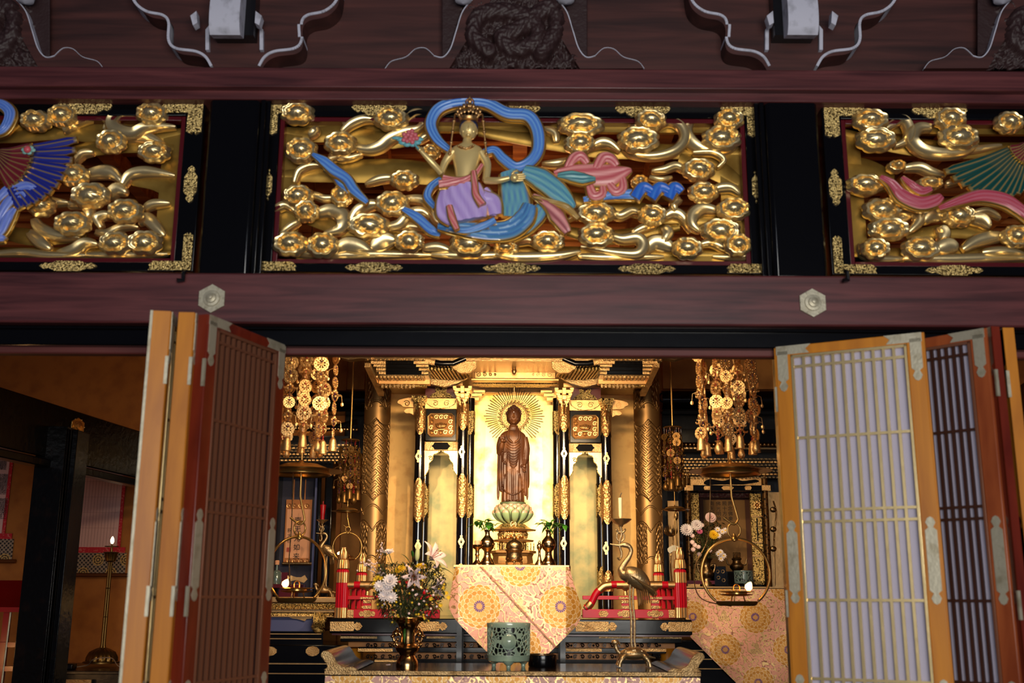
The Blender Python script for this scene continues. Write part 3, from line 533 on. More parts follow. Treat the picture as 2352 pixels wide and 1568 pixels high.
# ================================================================ brackets, frog-leg struts above the top beam
def outline_strip(m, pts, Y0, Y1, th=.008):   # painted soffit following an outline
    q = sm(pts, 6); v = [P(a, b, Y0) for a, b in q]
    for i in range(len(v)-1):
        a, b = v[i], v[i+1]; n_ = Vector((b.z-a.z, 0, -(b.x-a.x))).normalized()*th
        if n_.z > 0: n_ = -n_
        m.hexa([(a.x, Y0-.002, a.z), (b.x, Y0-.002, b.z), (b.x+n_.x, Y0-.002, b.z+n_.z), (a.x+n_.x, Y0-.002, a.z+n_.z)],
               [(a.x, Y1, a.z), (b.x, Y1, b.z), (b.x+n_.x, Y1, b.z+n_.z), (a.x+n_.x, Y1, a.z+n_.z)])
nx_ = lambda c_: c_+(c_-1176)*.033
def bracket(cx, lab):
    root = thing('bracket', lab, 'bracket', tuple(P(cx, 155, 6.1)))
    L_ = [(cx-240, -60), (cx-232, -5), (cx-205, 22), (cx-165, 32), (cx-150, 50), (cx-150, 90), (cx-135, 108), (cx-90, 115), (cx-66, 128), (cx-52, 150)]
    Rr = [(2*cx-a, b) for a, b in L_[::-1]]
    pts = [(P(a, b, 5.88).x, P(a, b, 5.88).z) for a, b in sm(L_, 6)+sm(Rr, 6)]
    m = MB().prism(pts, 5.96, 6.1); m.build('bracket_arm', BOARD, root)
    m = MB(); outline_strip(m, L_, 5.955, 6.1, .016); m.build('white_edge', WHITE, root); m = MB(); outline_strip(m, Rr, 5.955, 6.1, .016); m.build('white_edge', WHITE, root)
    for sx in (-1, 1):
        MB().prism([(P(a, b, 5.95).x, P(a, b, 5.95).z) for a, b in ((cx+sx*58, 62), (cx+sx*66, 72), (cx+sx*66, 118), (cx+sx*58, 118))], 5.93, 5.97).build('bracket_tip', WHITE, root)
        MB().prism([(P(a, b, 5.8).x, P(a, b, 5.8).z) for a, b in ((nx_(cx)+sx*68, 25), (nx_(cx)+sx*82, 36), (nx_(cx)+sx*76, 58), (nx_(cx)+sx*66, 52))], 5.80, 5.86).build('bracket_tip', WHITE, root)
    a, b = P(cx-46, 88, 5.9), P(cx+46, 88, 5.9)
    MB().box(a.x, b.x, 5.86, 5.96, a.z, a.z+.6).build('bearing_block', BLACKM, root)
    nx = cx+(cx-1176)*.038; a, b = P(nx-36, 76, 5.76), P(nx+34, 76, 5.76); q = sm([(5.78, a.z-.0), (5.755, a.z+.03), (5.74, a.z+.08), (5.735, a.z+.16), (5.745, a.z+.30), (5.73, a.z+.5)], 5)
    m = MB().prism([(5.86, a.z+.02)]+q+[(5.86, a.z+.5)], a.x, b.x, 'x'); m.build('beam_nose', WHITE, root, smooth=50, label='white painted beam nose')
    return root
bracket(540, 'cloud-shaped wooden bracket with white edges and white beam nose, upper left'); bracket(1822, 'cloud-shaped wooden bracket with white edges and white beam nose, upper right')
def frogleg(cx, lab, carve=True):
    root = thing('frog_leg_strut', lab, 'carved strut', tuple(P(cx, 157, 6.05)))
    for sx in (-1, 1):
        o_ = [(cx+sx*298, 157), (cx+sx*283, 140), (cx+sx*250, 130), (cx+sx*228, 112), (cx+sx*205, 110), (cx+sx*185, 127), (cx+sx*165, 130), (cx+sx*148, 110), (cx+sx*135, 70), (cx+sx*120, 25), (cx+sx*95, -5), (cx+sx*40, -60)]
        q = sm(o_, 6); pts = [(P(a, b, 5.98).x, P(a, b, 5.98).z) for a, b in q]+[(P(cx+sx*20, -60, 5.98).x, P(cx, -60, 5.98).z), (P(cx+sx*90, 100, 5.98).x, P(cx, 60, 5.98).z), (P(cx+sx*150, 157, 5.98).x, P(cx, 157, 5.98).z)]
        MB().prism(pts, 5.98, 6.1).build('strut_leg', BOARD, root)
        m = MB(); outline_strip(m, o_[5:11], 5.975, 6.1, .006); outline_strip(m, o_[0:6], 5.975, 6.0, .003); m.build('white_edge', WHITE, root)
        m = MB(); c = P(cx+sx*118, 2, 5.93); m.lathe((c.x, c.y, c.z), [(0.001, -.02), (.05, 0), (.06, .05), (.05, .09)], 16); m.build('white_block', WHITE, root)
    dr = sm([(cx-60, 120), (cx-95, 85), (cx-80, 40), (cx-20, 30), (cx+40, 50), (cx+50, 95), (cx, 118), (cx-30, 90), (cx+10, 70), (cx+80, 20), (cx+95, 70), (cx+60, 125)], 8)
    def hf(u, v):
        px, py = cx-168+u*336, 156-v*216; e = abs(px-cx); lim = 150 if py > 120 else 128-.10*(120-py)
        lim += 9*sin(py*.16)+6*sin(py*.37+1); ins = max(0, min(1, (lim-e)/9))
        d, kk = min(((px-a)**2+(py-b)**2, i_) for i_, (a, b) in enumerate(dr)); d = sqrt(d)
        n1 = noise.noise((px*.045, py*.06, cx)); n2 = abs(noise.noise((px*.03+5, py*.035, 2))); leaf_ = .5+.5*sin(n1*16+px*.05)
        h = .012+.035*leaf_+.03*n2
        if d < 19: h = .055+.05*sqrt(max(0, 1-(d/19)**2))+.006*sin(kk*1.9+d*.5)
        if noise.noise((px*.028, py*.04, 7)) > .38 and d > 20: h = -.02
        p = P(px, py, 5.99); return (p.x, 6.03-h*ins-.0*ins, p.z)
    m = MB().grid(110, 80, hf)
    m.build('carving', CARVE, root, smooth=180, solid=.01, label='dark dragon and foliage carving')
frogleg(1182, 'frog-leg strut with dark carved dragon over the central panel')
frogleg(-60, 'frog-leg strut cut off by the left edge of the photo'); frogleg(2420, 'frog-leg strut cut off by the right edge of the photo')
# hexagonal nail covers
def nail_cover(px, py, Y, lab, r=.085, rot=0, m_=None):
    c = P(px, py, Y); root = thing('nail_cover', lab, 'nail cover', tuple(c), rot)
    pts = []
    for k in range(6):
        for t in (-.32, -.12, 0, .12, .32):
            a = rad(60*k+30)+t; rr_ = r*(1.0 if abs(t) < .05 else (.93 if abs(t) < .2 else .88)); pts.append((rr_*cos(a), rr_*sin(a)))
    M_ = m_ or SILVER
    MB().prism(pts, -.012, 0).build('plate', M_, root, local=True, bevel=.002)
    R_ = Matrix.Rotation(rad(90), 3, 'X')
    MB().lathe((0, -.012, 0), [(.048, 0), (.046, .008), (.03, .010), (.028, .02), (.012, .024), (.011, .034), (.001, .036)], 20, tilt=R_).build('boss', M_, root, local=True)
    m = MB()
    for k in range(6): m.ball((.066*cos(rad(60*k)), -.013, .066*sin(rad(60*k))), .006, .004, .006, 6, 4)
    m.build('rivet', M_, root, local=True); return root
nail_cover(487, 686, 5.858, 'hexagonal metal nail cover on the purple-brown beam above the left doors')
nail_cover(1866, 696, 5.858, 'hexagonal metal nail cover on the purple-brown beam above the right doors')
for px, lab in ((424, 'small iron hook at the top of the beam, left of the left nail cover'), (1944, 'small iron hook at the top of the beam, right of the right nail cover')):
    m = MB(); a = P(px, 628, 5.85); m.tube([a+Vector((0, .02, .02)), a+Vector((0, -.02, .0)), a+Vector((0, -.02, -.045)), a+Vector((-.03, -.035, -.05))], .012, 6)
    tag(m.build('iron_hook', BLACKM), lab, 'hook')
# ================================================================ folding doors
DT = 2.73
def leaf(n, A, B, th, side, lab, face, edge, paper, bars, framem=None, beadm=GOLD):
    # A, B: plan points (x, y) of the visible face line; thickness goes to `side` of A->B
    A, B = Vector((*A, 0)), Vector((*B, 0)); W = (B-A).length; ang = atan2(B.y-A.y, B.x-A.x)
    root = thing('door_%d' % n, lab, 'folding door', (A.x, A.y, .12), ang); struct(root)
    H = DT-.12; fm = framem or OCHRE; t0, t1 = (0, th) if side > 0 else (-th, 0)
    fo = t0 if face == 0 else t1; sg = -1 if face == 0 else 1      # visible face y and outward sign
    sw = .085; m = MB().box(0, sw, t0, t1, 0, H); m.box(W-sw, W, t0, t1, 0, H); m.box(sw, W-sw, t0, t1, H-.055, H); m.box(sw, W-sw, t0, t1, 0, .16); m.box(sw, W-sw, t0, t1, .5, .6)
    m.build('frame', fm, root, local=True, bevel=.004)
    e = MB().box(-.006, 0, t0+.004, t1-.004, 0, H); e.box(W, W+.006, t0+.004, t1-.004, 0, H); e.build('edge_strip', edge, root, local=True)
    py = fo-sg*.028; MB().box(sw, W-sw, min(py, py-sg*.004), max(py, py-sg*.004), .6, H-.055).build('paper', paper, root, local=True)
    MB().box(sw, W-sw, min(py, py-sg*.01), max(py, py-sg*.01), .16, .5).build('lower_board', fm, root, local=True)
    bd = MB(); b0, b1 = sorted((fo-sg*.02, fo+sg*.004))
    for (x0, x1, z0, z1) in ((sw, sw+.016, .6, H-.055), (W-sw-.016, W-sw, .6, H-.055), (sw, W-sw, H-.071, H-.055), (sw, W-sw, .6, .616)): bd.box(x0, x1, b0, b1, z0, z1)
    bd.build('bead', beadm, root, local=True, bevel=.002)
    b0, b1 = sorted((fo-sg*.022, fo-sg*.004)); x0, x1 = sw+.016, W-sw-.016; nb = 10
    for k in range(nb):
        x = x0+(x1-x0)*(k+1)/(nb+1); MB().box(x-.0072, x+.0072, b0, b1, .616, H-.071).build('lattice_bar', bars, root, local=True)
    for z in (1.258, .857, .461, .40, -.01, -.41, -.47):
        zz = z+CZ-.12; b2, b3 = sorted((fo-sg*.018, fo-sg*.002)); MB().box(x0, x1, b2, b3, zz-.007, zz+.007).build('lattice_rail', bars, root, local=True)
    f0, f1 = sorted((fo, fo+sg*.004))
    def cusp(x, z0, z1, w=.058, both=True):
        q = [(-.5, z0+.03), (-.5, z1-.07), (-.2, z1-.055), (-.42, z1-.03), (-.25, z1-.008), (0, z1), (.25, z1-.008), (.42, z1-.03), (.2, z1-.055), (.5, z1-.07), (.5, z0+.03)]
        if both: q = q[1:-1]+[(.5, z0+.07), (.2, z0+.055), (.42, z0+.03), (.25, z0+.008), (0, z0), (-.25, z0+.008), (-.42, z0+.03), (-.2, z0+.055), (-.5, z0+.07)]
        return [(x+a*w, b) for a, b in q]
    for x in (.04, W-.04):
        for zc in (1.42, .62):
            MB().prism(cusp(x, zc-.22, zc+.22), f0, f1).build('stile_fitting', SILVER, root, local=True)
        q = [(x+(a-x), 2*(H-.13)-b) for a, b in cusp(x, H-.26, H-.0, both=False)]
        MB().prism([(a, max(b, H-.30)) for a, b in q], f0, f1).build('corner_fitting', SILVER, root, local=True)
        d = 1 if x < W/2 else -1; MB().prism([(x-d*.034, H-.05), (x-d*.034, H), (x+d*.16, H), (x+d*.13, H-.025), (x+d*.15, H-.05)], f0, f1).build('corner_fitting', SILVER, root, local=True)
    for z in (H-.3, 1.2, .5):
        MB().box(-.012, .0, t0-.004, t0+.012, z-.07, z+.07).build('hinge', SILVER, root, local=True)
    return root
DOORR2 = mat('orange_brown_lacquer', (.66, .34, .17), 0, .32, grain=((9, 9, 1.3), (.50, .22, .10)))
DEEPBAR = mat('deep_brown_bar', (.26, .14, .09), .2, .4)
DARKBAR = mat('dark_gilt_bar', (.52, .33, .24), .4, .4)
leaf(1, (-1.532, 5.26), (-1.283, 5.95), .07, 1, 'red-brown lattice door leaf on the left, nearest the altar opening', 0, DOORR, PAPERB, DARKBAR, DOORR, DARKBAR)
leaf(2, (-1.592, 5.23), (-1.62, 5.93), .085, 1, 'ochre edge of the middle leaf in the left door stack', 0, OCHRE, PAPER, GOLD)
leaf(3, (-1.705, 5.21), (-1.80, 5.91), .095, 1, 'ochre edge of the outermost leaf in the left door stack', 0, OCHRE, PAPER, GOLD)
m = MB().box(-.012, .008, .088, .101, 0, DT-.12); m.build('metal_edge', SILVER, bpy.data.objects['door_3'], local=True)
leaf(4, (1.488, 5.93), (2.186, 5.56), .04, 1, 'ochre lattice door leaf with lavender paper on the right, beside the altar opening', 0, OCHRE, PAPER, GOLD)
leaf(5, (2.03, 5.92), (2.476, 5.46), .04, 1, 'darker lattice leaf second in the right door stack, partly hidden behind the first', 0, DOORR2, PAPER, DEEPBAR, DOORR2, DARKBAR)
leaf(6, (2.535, 5.44), (2.36, 6.14), -.04, -1, 'red-brown edge of the third leaf in the right door stack', 0, DOORR, PAPERB, DARKBAR, DOORR, DARKBAR)
leaf(7, (2.62, 5.46), (2.62, 6.16), -.05, -1, 'ochre-brown edge of the outermost leaf in the right door stack', 0, OCHRE, PAPERB, DARKBAR, OCHRE, DARKBAR)
# ================================================================ interior helpers
def pb(m, x0, x1, y0, y1, Y, d):      # box whose front face at depth Y spans the given picture area
    ym = (y0+y1)/2; xm = (x0+x1)/2
    a, b = P(x0, ym, Y).x, P(x1, ym, Y).x; z1, z0 = P(xm, y0, Y).z, P(xm, y1, Y).z
    return m.box(a, b, Y, Y+d, z0, z1)
def po(pts, Y): return [(P(a, b, Y).x, P(a, b, Y).z) for a, b in pts]
def base(px, py, Y): return tuple(P(px, py, Y))
def swirl(m, c, r, sx, Y, w=.004, turns=1.4):   # raised scroll line, metres
    q = [(c[0]+sx*r*(1-t/26)*cos(t*turns*2*pi/20+.5), Y, c[1]+r*(1-t/26)*sin(t*turns*2*pi/20+.5)) for t in range(21)]
    m.tube(q, [w]*21, 5)
# ---- inner wall behind the altar, side wall beams
m = MB(); pb(m, 880, 1474, 800, 1500, 11.0, .06); pb(m, 885, 1470, 868, 892, 10.7, .3)
struct(m.build('wall_inner', WALLG, bevel=.005), 'gold-coloured cloth wall behind the altar canopy', 'wall')
for n, (x0, x1, s_) in enumerate(((430, 838, 'left'), (1522, 1900, 'right'))):
    a, b = P(x0, 915, 11.6), P(x1, 915, 11.6); r = (P(600, 893, 11.6).z-P(600, 938, 11.6).z)/2
    m = MB().tube([(a.x, 11.7, a.z), (b.x, 11.7, b.z)], r, 20); m.box(a.x, b.x, 11.6, 11.8, a.z-r*1.25, a.z-r*1.05)
    xx = (b.x-.35) if n == 0 else (a.x+.35)
    for k in range(4): swirl(m, (xx+(k-1.5)*.22, a.z+.01*(-1)**k), .07, (-1)**k, 11.6-r+.13, .010)
    struct(m.build('trim_%d' % (21+n), BLACK, smooth=50), 'black lacquered carved round beam above the %s side altar' % s_, 'beam')
    m = MB(); pb(m, x0, x1, 826, 893, 12.2, .05); struct(m.build('wall_upper_%s' % s_, PLASTER), 'beige wall strip above the %s side altar beam' % s_, 'wall')
    m = MB(); pb(m, x0, x1, 945, 1040, 12.0, .05); struct(m.build('wall_dark_%s' % s_, BLACKM), 'dark recess wall above the %s side altar' % s_, 'wall')
# ---- gilt embossed columns
def column():
    root = thing('gilt_column', 'large embossed gold column left of the altar canopy', 'column', base(851, 1420, 10.7)); c = Vector(base(851, 1420, 10.7)); c.z = P(1176, 1420.5, 9.0).z
    root.location = c; ORG[root.name] = c
    z0, z1 = 0, 4.5-c.z; R_ = .128; nu, nv = 150, 620; m = MB(); zt0, zt1 = P(850, 1150, 10.7).z-c.z, P(850, 965, 10.7).z-c.z
    vs = []; hs = []
    for j in range(nv+1):
        z = z0+(2.62-z0)*j/nv
        for i in range(nu):
            th = 2*pi*i/nu; a = th/(2*pi)*8
            e1 = zt0+.07*abs(sin(a*pi/2)); e2 = zt1-.07*abs(sin(a*pi/2))
            if e1 < z < e2:
                p_, q_ = (a*.1005*1.0+z)/.11, (a*.1005-z)/.11
                h = .5+.5*sin(2*pi*2*(p_ if (math.floor(p_)+math.floor(q_)) % 2 else q_))
                h = .3+.4*(h > .5)
            else:
                dz = min(abs(z-e1), abs(z-e2)); h = .7
                for off, amp, ph in ((-.13, .08, 1), (-.30, .10, 0), (-.62, .08, 1), (.10, .08, 1), (.30, .09, 0), (.52, .08, 1)):
                    b_ = (zt0 if off < 0 else zt1)+off+amp*abs(sin(a*pi/2+ph*pi/2)); dz = min(dz, abs(z-b_))
                if dz < .009: h = 0
                elif (a % 2) > .45 and (a % 2) < 1.55 and zt0-.60 < z < zt0-.22: h = .55+.45*noise.noise((a*3.5, z*30, 0))+.2*sin(z*90+sin(a*9)*3)
                elif (a % 2) > .4 and (a % 2) < 1.6 and z > zt1+.12: h = .55+.45*noise.noise((a*3.5, z*26, 0))+.2*sin(z*80+sin(a*9)*3)
            vs.append((c.x+(R_+h*.005)*cos(th), c.y+(R_+h*.005)*sin(th), c.z+z)); hs.append(h)
    fs = [(j*nu+i, j*nu+(i+1) % nu, (j+1)*nu+(i+1) % nu, (j+1)*nu+i) for j in range(nv) for i in range(nu)]
    m.add(vs, fs); m.h = hs; m.build('shaft', GOLDC, root, smooth=180)
    MB().lathe(c, [(.128, 2.62), (.128, 3.4)], 24).build('shaft_top', GOLDC, root)
    return root
col1 = column()
c2 = copy_tree(col1, (P(1497, 1420, 10.7).x, 10.7, P(1176, 1420.5, 9.0).z), label='large embossed gold column right of the altar canopy')
# ================================================================ platform (shumidan)
GSTR = FIT
root = thing('altar_platform', 'black lacquered stepped platform with pale gold fittings under the red railing', 'platform', (0, 10, 0))
m = MB(); pb(m, 757, 1590, 1421, 1456, 9.0, 2.0); m.build('top_slab', BLACK, root, bevel=.008)
m = MB(); pb(m, 762, 1586, 1456, 1460, 9.02, 1.9); m.build('red_underline', REDF, root)
m = MB(); pb(m, 782, 1566, 1460, 1475, 9.1, 1.8); m.build('step', BLACK, root, bevel=.005)
m = MB(); pb(m, 800, 1550, 1475, 1487, 9.22, 1.5); m.build('wooden_cove', OCHRE, root)
m = MB(); pb(m, 822, 1530, 1487, 1499, 9.14, 1.7); m.build('step', BLACK, root, bevel=.004)
m = MB(); pb(m, 862, 1490, 1499, 1516, 9.24, 1.5); m.build('wooden_cove', OCHRE, root)
m = MB(); pb(m, 858, 1494, 1514, 1526, 9.16, 1.6); m.build('step', BLACK, root)
m = MB(); pb(m, 800, 1550, 1524, 1620, 9.3, 1.4); m.build('plinth', BLACK, root)
m = MB(); pb(m, 740, 1610, 1580, 1950, 9.0, 2.0); m.build('base_step', BLACK, root)
for x0, x1, y0, y1, Y in ((782, 866, 1461, 1466, 9.095), (1376, 1566, 1461, 1466, 9.095), (980, 1045, 1461, 1466, 9.095), (822, 902, 1489, 1496, 9.135), (1300, 1382, 1489, 1496, 9.135), (1450, 1530, 1489, 1496, 9.135), (860, 930, 1515, 1520, 9.155)):
    m = MB(); pb(m, x0, x1, y0, y1, Y, .012); m.build('gold_strip', GSTR, root)
for Y, y in ((9.13, 1482), (9.15, 1508)):     # carved scroll band
    m = MB()
    for k in range(40):
        px = 845+k*17; c = P(px, y, Y); swirl(m, (c.x, c.z), .017, (-1)**k, Y, .0045, 1.1)
        if k % 3 == 0: m.ball(P(px+8, y, Y), .009)
    m.build('carved_band', BLACK, root)
for sx in (-1, 1):
    c = P(1176+sx*358-3, 1530, 9.35); MB().lathe((c.x, 9.3, c.z-.05), [(.10, -.1), (.085, 0), (.06, .08), (.055, .16), (.075, .2)], 20).build('corner_leg', OCHRE, root)
def plaque(x0, x1, y0, y1, Y, hd, par):     # rectangular plate ending in a heart
    h = (y1-y0)/2; ym = (y0+y1)/2; e, o_ = (x1, x0) if hd > 0 else (x0, x1); w_ = hd*h*1.5
    pts = [(o_, y0), (e-w_*1.2, y0), (e-w_*1.1, ym-h*.4), (e-w_*.8, ym-h*.9), (e-w_*.35, ym-h*.75), (e, ym), (e-w_*.35, ym+h*.75), (e-w_*.8, ym+h*.9), (e-w_*1.1, ym+h*.4), (e-w_*1.2, y1), (o_, y1)]
    m = MB().prism(po(pts, Y), Y, Y+.015); c = P(e-w_*.6, ym, Y); swirl(m, (c.x, c.z), .016, hd, Y, .003, 1.2)
    m.build('fitting', FIT, par, bevel=.002)
for a in ((758, 832, 1427, 1449, 1), (958, 1028, 1427, 1449, 1), (1322, 1418, 1427, 1450, 1), (1516, 1590, 1428, 1450, -1)): plaque(*a[:4], 8.99, a[4], root)
# ================================================================ red railings
def newel(px, Y, root):
    k = 9.08/Y; c = P(px, 1418, 9.08); X = (P(px, 1340, Y).x if Y > 9.5 else c.x); zb = c.z; s_ = S(1, 9.08)
    zz = lambda y: zb+(1418-y)*s_
    f = lambda prof, mt_, nm: MB().lathe((X, Y, 0), [(r*s_, zz(y)) for r, y in prof], 48, flute=.17, nf=12).build(nm, mt_, root, smooth=30)
    f([(14.2, 1418), (13.8, 1396)], GOLDW, 'gold_foot'); f([(13, 1396), (13, 1340)], RED, 'red_shaft'); f([(13.6, 1341), (13.8, 1318)], GOLDW, 'gold_collar')
    f([(13.4, 1318), (13, 1314), (10, 1311)], RED, 'red_neck'); f([(13.5, 1309), (13.2, 1300), (11.5, 1290), (7, 1286)], GOLDW, 'gold_bell'); f([(8.5, 1288), (9.5, 1280), (8.6, 1272), (5.4, 1266), (5.8, 1262)], GOLDW, 'gold_bud')
def railing(sgn, lab):
    ex = 783 if sgn < 0 else 1565; Yr = 9.08; Xn = P(ex, 1418, Yr).x
    root = thing('altar_railing', lab, 'railing', (Xn, Yr, P(ex, 1418, Yr).z)); newel(ex, Yr, root); newel(830 if sgn < 0 else 1513, 10.4, root)
    rx = lambda a, b: (a, b) if sgn < 0 else (2348-b, 2348-a)      # mirrored picture range
    a, b = rx(796, 1010)
    m = MB(); pb(m, a, b, 1399, 1419, Yr, .05); m.build('bottom_rail', RED, root, bevel=.003)
    m = MB(); pb(m, a, b-(0 if sgn < 0 else 0), 1368, 1377, Yr+.01, .03); m.build('middle_rail', RED, root, bevel=.003)
    mx = lambda x: x if sgn < 0 else 2348-x
    q = sm([P(mx(x), y, Yr+.02) for x, y in ((796, 1343), (860, 1343), (930, 1342), (958, 1345), (978, 1362), (992, 1388), (1004, 1396))], 5); m = MB().tube(q, [.030]*len(q), 12); m.build('top_rail', RED, root, smooth=60)
    for x0, x1 in ((798, 814), (828, 862), (902, 932)):
        m = MB().tube([P(mx(x0), 1343, Yr+.02), P(mx(x1), 1343, Yr+.02)], .0325, 12); m.build('rail_sleeve', GOLDW, root)
    m = MB().tube(sm([P(mx(x), y, Yr+.02) for x, y in ((944, 1343), (960, 1346), (972, 1356))], 4), .0335, 12); m.build('rail_sleeve', GOLDW, root, smooth=60)
    m = MB().tube([P(mx(x), y, Yr+.02) for x, y in ((990, 1384), (998, 1393), (1006, 1398))], [.033, .034, .022], 12); m.build('rail_tip', GOLDW, root, smooth=60)
    for x in (843, 911):
        m = MB(); pb(m, mx(x)-9, mx(x)+9, 1377, 1399, Yr+.005, .04); m.build('strut', RED, root, bevel=.002)
        for y in (1381, 1394):
            m = MB(); pb(m, mx(x)-9, mx(x)+9, y-3.5, y+3.5, Yr, .01); m.build('strut_fitting', FIT, root)
        c = P(mx(x), 1366, Yr+.02); m = MB().lathe(c, [(.018, -.002), (.016, .02), (.012, .03), (.02, .04), (.05, .06), (.052, .066)], 14, 1, .6); m.build('cup', GOLDW, root)
        w_ = 17; m = MB().prism(po([(mx(x)+u*w_*1.1, 1409+v*9) for u, v in [(-1, -.2), (-.8, -.7), (-.45, -.5), (-.35, -.9), (.35, -.9), (.45, -.5), (.8, -.7), (1, -.2), (1, .2), (.8, .7), (.45, .5), (.35, .9), (-.35, .9), (-.45, .5), (-.8, .7), (-1, .2)]], Yr-.004), Yr-.006, Yr+.01); m.build('rail_fitting', FIT, root)
        m = MB(); pb(m, mx(x)-16, mx(x)+16, 1370.5, 1375, Yr+.004, .01); m.build('rail_fitting', FIT, root)
    m = MB(); pb(m, *rx(797, 812), 1400, 1418, Yr-.003, .01); m.build('rail_fitting', FIT, root)
    m = MB().prism(po([(mx(962)-12, 1409), (mx(962)-7, 1402), (mx(962)+7, 1402), (mx(962)+12, 1409), (mx(962)+7, 1416), (mx(962)-7, 1416)], Yr-.003), Yr-.005, Yr+.01); m.build('rail_fitting', FIT, root)
    # rails running back to the rear newel
    zc = lambda y: P(ex, y, Yr).z
    m = MB().box(Xn-.02, Xn+.02, Yr+.1, 10.35, zc(1419), zc(1400)); m.box(Xn-.015, Xn+.015, Yr+.1, 10.35, zc(1377), zc(1369)); m.tube([(Xn, Yr+.1, zc(1343)), (Xn, 10.35, zc(1343))], .028, 10)
    m.build('side_rail', RED, root)
    for Yk in (9.4, 9.75, 10.1):
        m = MB().box(Xn-.016, Xn+.016, Yk, Yk+.05, zc(1400), zc(1346)); m.build('strut', RED, root)
    return root
railing(-1, 'red and gold railing on the left of the black altar platform'); railing(1, 'red and gold railing on the right of the black altar platform')
# ================================================================ canopy shrine over the statue
sh = thing('altar_canopy', 'gilt canopy shrine with roofed eaves and black-and-gold columns around the standing statue', 'shrine', (0, 10, P(1176, 1420, 9.0).z))
zb = P(1176, 1420, 9.0).z
COLB = mat('black_column', (.03, .025, .03), 0, .12, coat=.8)
def scol(px, Y, secs, yb, yt, small=False):
    r = S(12.5, Y)*(.9 if small else 1); X = P(px, 1100, Y).x; zz = lambda y: P(px, y, Y).z
    o = MB().lathe((X, Y, 0), [(r*.97, max(zz(yb), zb)), (r*.97, zz(yt))], 24).build('column', COLB, sh)
    for (y0, y1, c0, c1) in secs:       # y0 top, y1 bottom; cusped ends c0/c1
        seg = 36; vs = []
        nz = 14
        for j in range(nz+1):
            for k in range(seg):
                th = 2*pi*k/seg; sc_ = abs(sin(2*th))**.8
                top = zz(y0)-(c0*S(15, Y)*(1-sc_)); bot = zz(y1)+(c1*S(15, Y)*(1-sc_))
                z = bot+(top-bot)*j/nz; vs.append((X+r*1.06*cos(th+pi/4+pi/2-pi/4*0), Y+r*1.06*sin(th+pi/4+pi/2), z))
        m = MB(); m.add(vs, [(j*seg+k, j*seg+(k+1) % seg, (j+1)*seg+(k+1) % seg, (j+1)*seg+k) for j in range(nz) for k in range(seg)])
        m.build('gold_collar', GOLDE if small else COLLAR, o, smooth=60)
        if y1-y0 > 70:
            zc = (zz(y0)+zz(y1))/2; h = (zz(y0)-zz(y1))*.27; m = MB()
            m.tube(sm([(X+r*.55*a, Y-r*1.06*sqrt(1-.3*a*a), zc+h*b) for a, b in ((0, 1), (.5, .8), (1, .6), (1, 0), (1, -.6), (.5, -.8), (0, -1), (-.5, -.8), (-1, -.6), (-1, 0), (-1, .6), (-.5, .8))], 3, True), .0022, 5, closed=True)
            m.lathe((X, Y-r*1.04, zc), [(.001, .005), (.008, .006), (.013, .003), (.014, 0)], 14, tilt=Matrix.Rotation(rad(90), 3, 'X'))
            m.build('emblem', GOLDE, o)
    return o
def colfit(px, py, Y, o):
    X = P(px, py, Y).x; zc = P(px, py, Y).z; r = S(12.5, Y); k = S(1, Y)
    q = [(0, 15), (3, 13), (2, 10), (4, 7), (7.5, 0), (4, -7), (2, -10), (3, -13), (0, -15)]; out = q+[(-a, b) for a, b in q[::-1][1:-1]]
    vs = []
    for d in (1.03, 1.09):
        for a, b in out:
            th = a*k/r; vs.append((X+r*d*sin(th), Y-r*d*cos(th), zc+b*k))
    n = len(out); MB().add(vs, [tuple(range(n)), tuple(range(2*n-1, n-1, -1))]+[(i, (i+1) % n, (i+1) % n+n, i+n) for i in range(n)]).build('column_fitting', GOLDW, o)
    MB().ball((X, Y-r*1.09, zc), .009, .004, .016).build('column_fitting_boss', BLACK, o)
for px, Y, dy in ((963, 10.05, 8), (1393, 10.05, 13), (1062, 9.9, -2), (1296, 9.9, 2)):
    secs = [(930+dy, 992+dy, 0, 1), (1090+dy, 1192+dy, 1, 1), (1296+dy, 1345+dy, 1, 0)]
    o = scol(px, Y, secs, 1400, 905+dy); colfit(px-1, 1041+dy, Y, o); colfit(px-2, 1246+dy, Y, o)
for px, Y in ((975, 10.45), (1380, 10.45), (1078, 10.3), (1281, 10.3)):
    scol(px, Y, [(945, 1000, 0, 1), (1110, 1190, 1, 1), (1300, 1345, 1, 0)], 1400, 915, True)
# panels behind
yl = lambda Y: 784+FPX*math.tan(PITCH-math.atan((zb-CZ)/Y))
m = MB(); pb(m, 1084, 1276, 900, yl(10.62), 10.62, .04); m.build('back_panel', GOLDP, sh, label='bright gold leaf panel behind the statue')
m = MB(); pb(m, 1078, 1284, 886, 903, 10.5, .1); m.build('back_lintel', GOLDW, sh, bevel=.004)
for sx in (-1, 1):      # rounded inner corners of the back panel
    cx = 1180+sx*98; pts = [(cx, 903), (cx-sx*34, 903), (cx-sx*26, 910), (cx-sx*14, 914), (cx-sx*6, 924), (cx, 940)]
    MB().prism(po(pts, 10.5), 10.5, 10.54).build('corner_bracket', GOLDW, sh)
SIDEP = mat('greenish_gold_panel', (.66, .59, .39), .5, .5, mottle=(5, (.48, .49, .34), .42, .62))
for x0, x1 in ((978, 1050), (1306, 1384)):
    m = MB(); pb(m, x0, x1, 1010, yl(10.58), 10.58, .04); m.build('side_panel', SIDEP, sh)
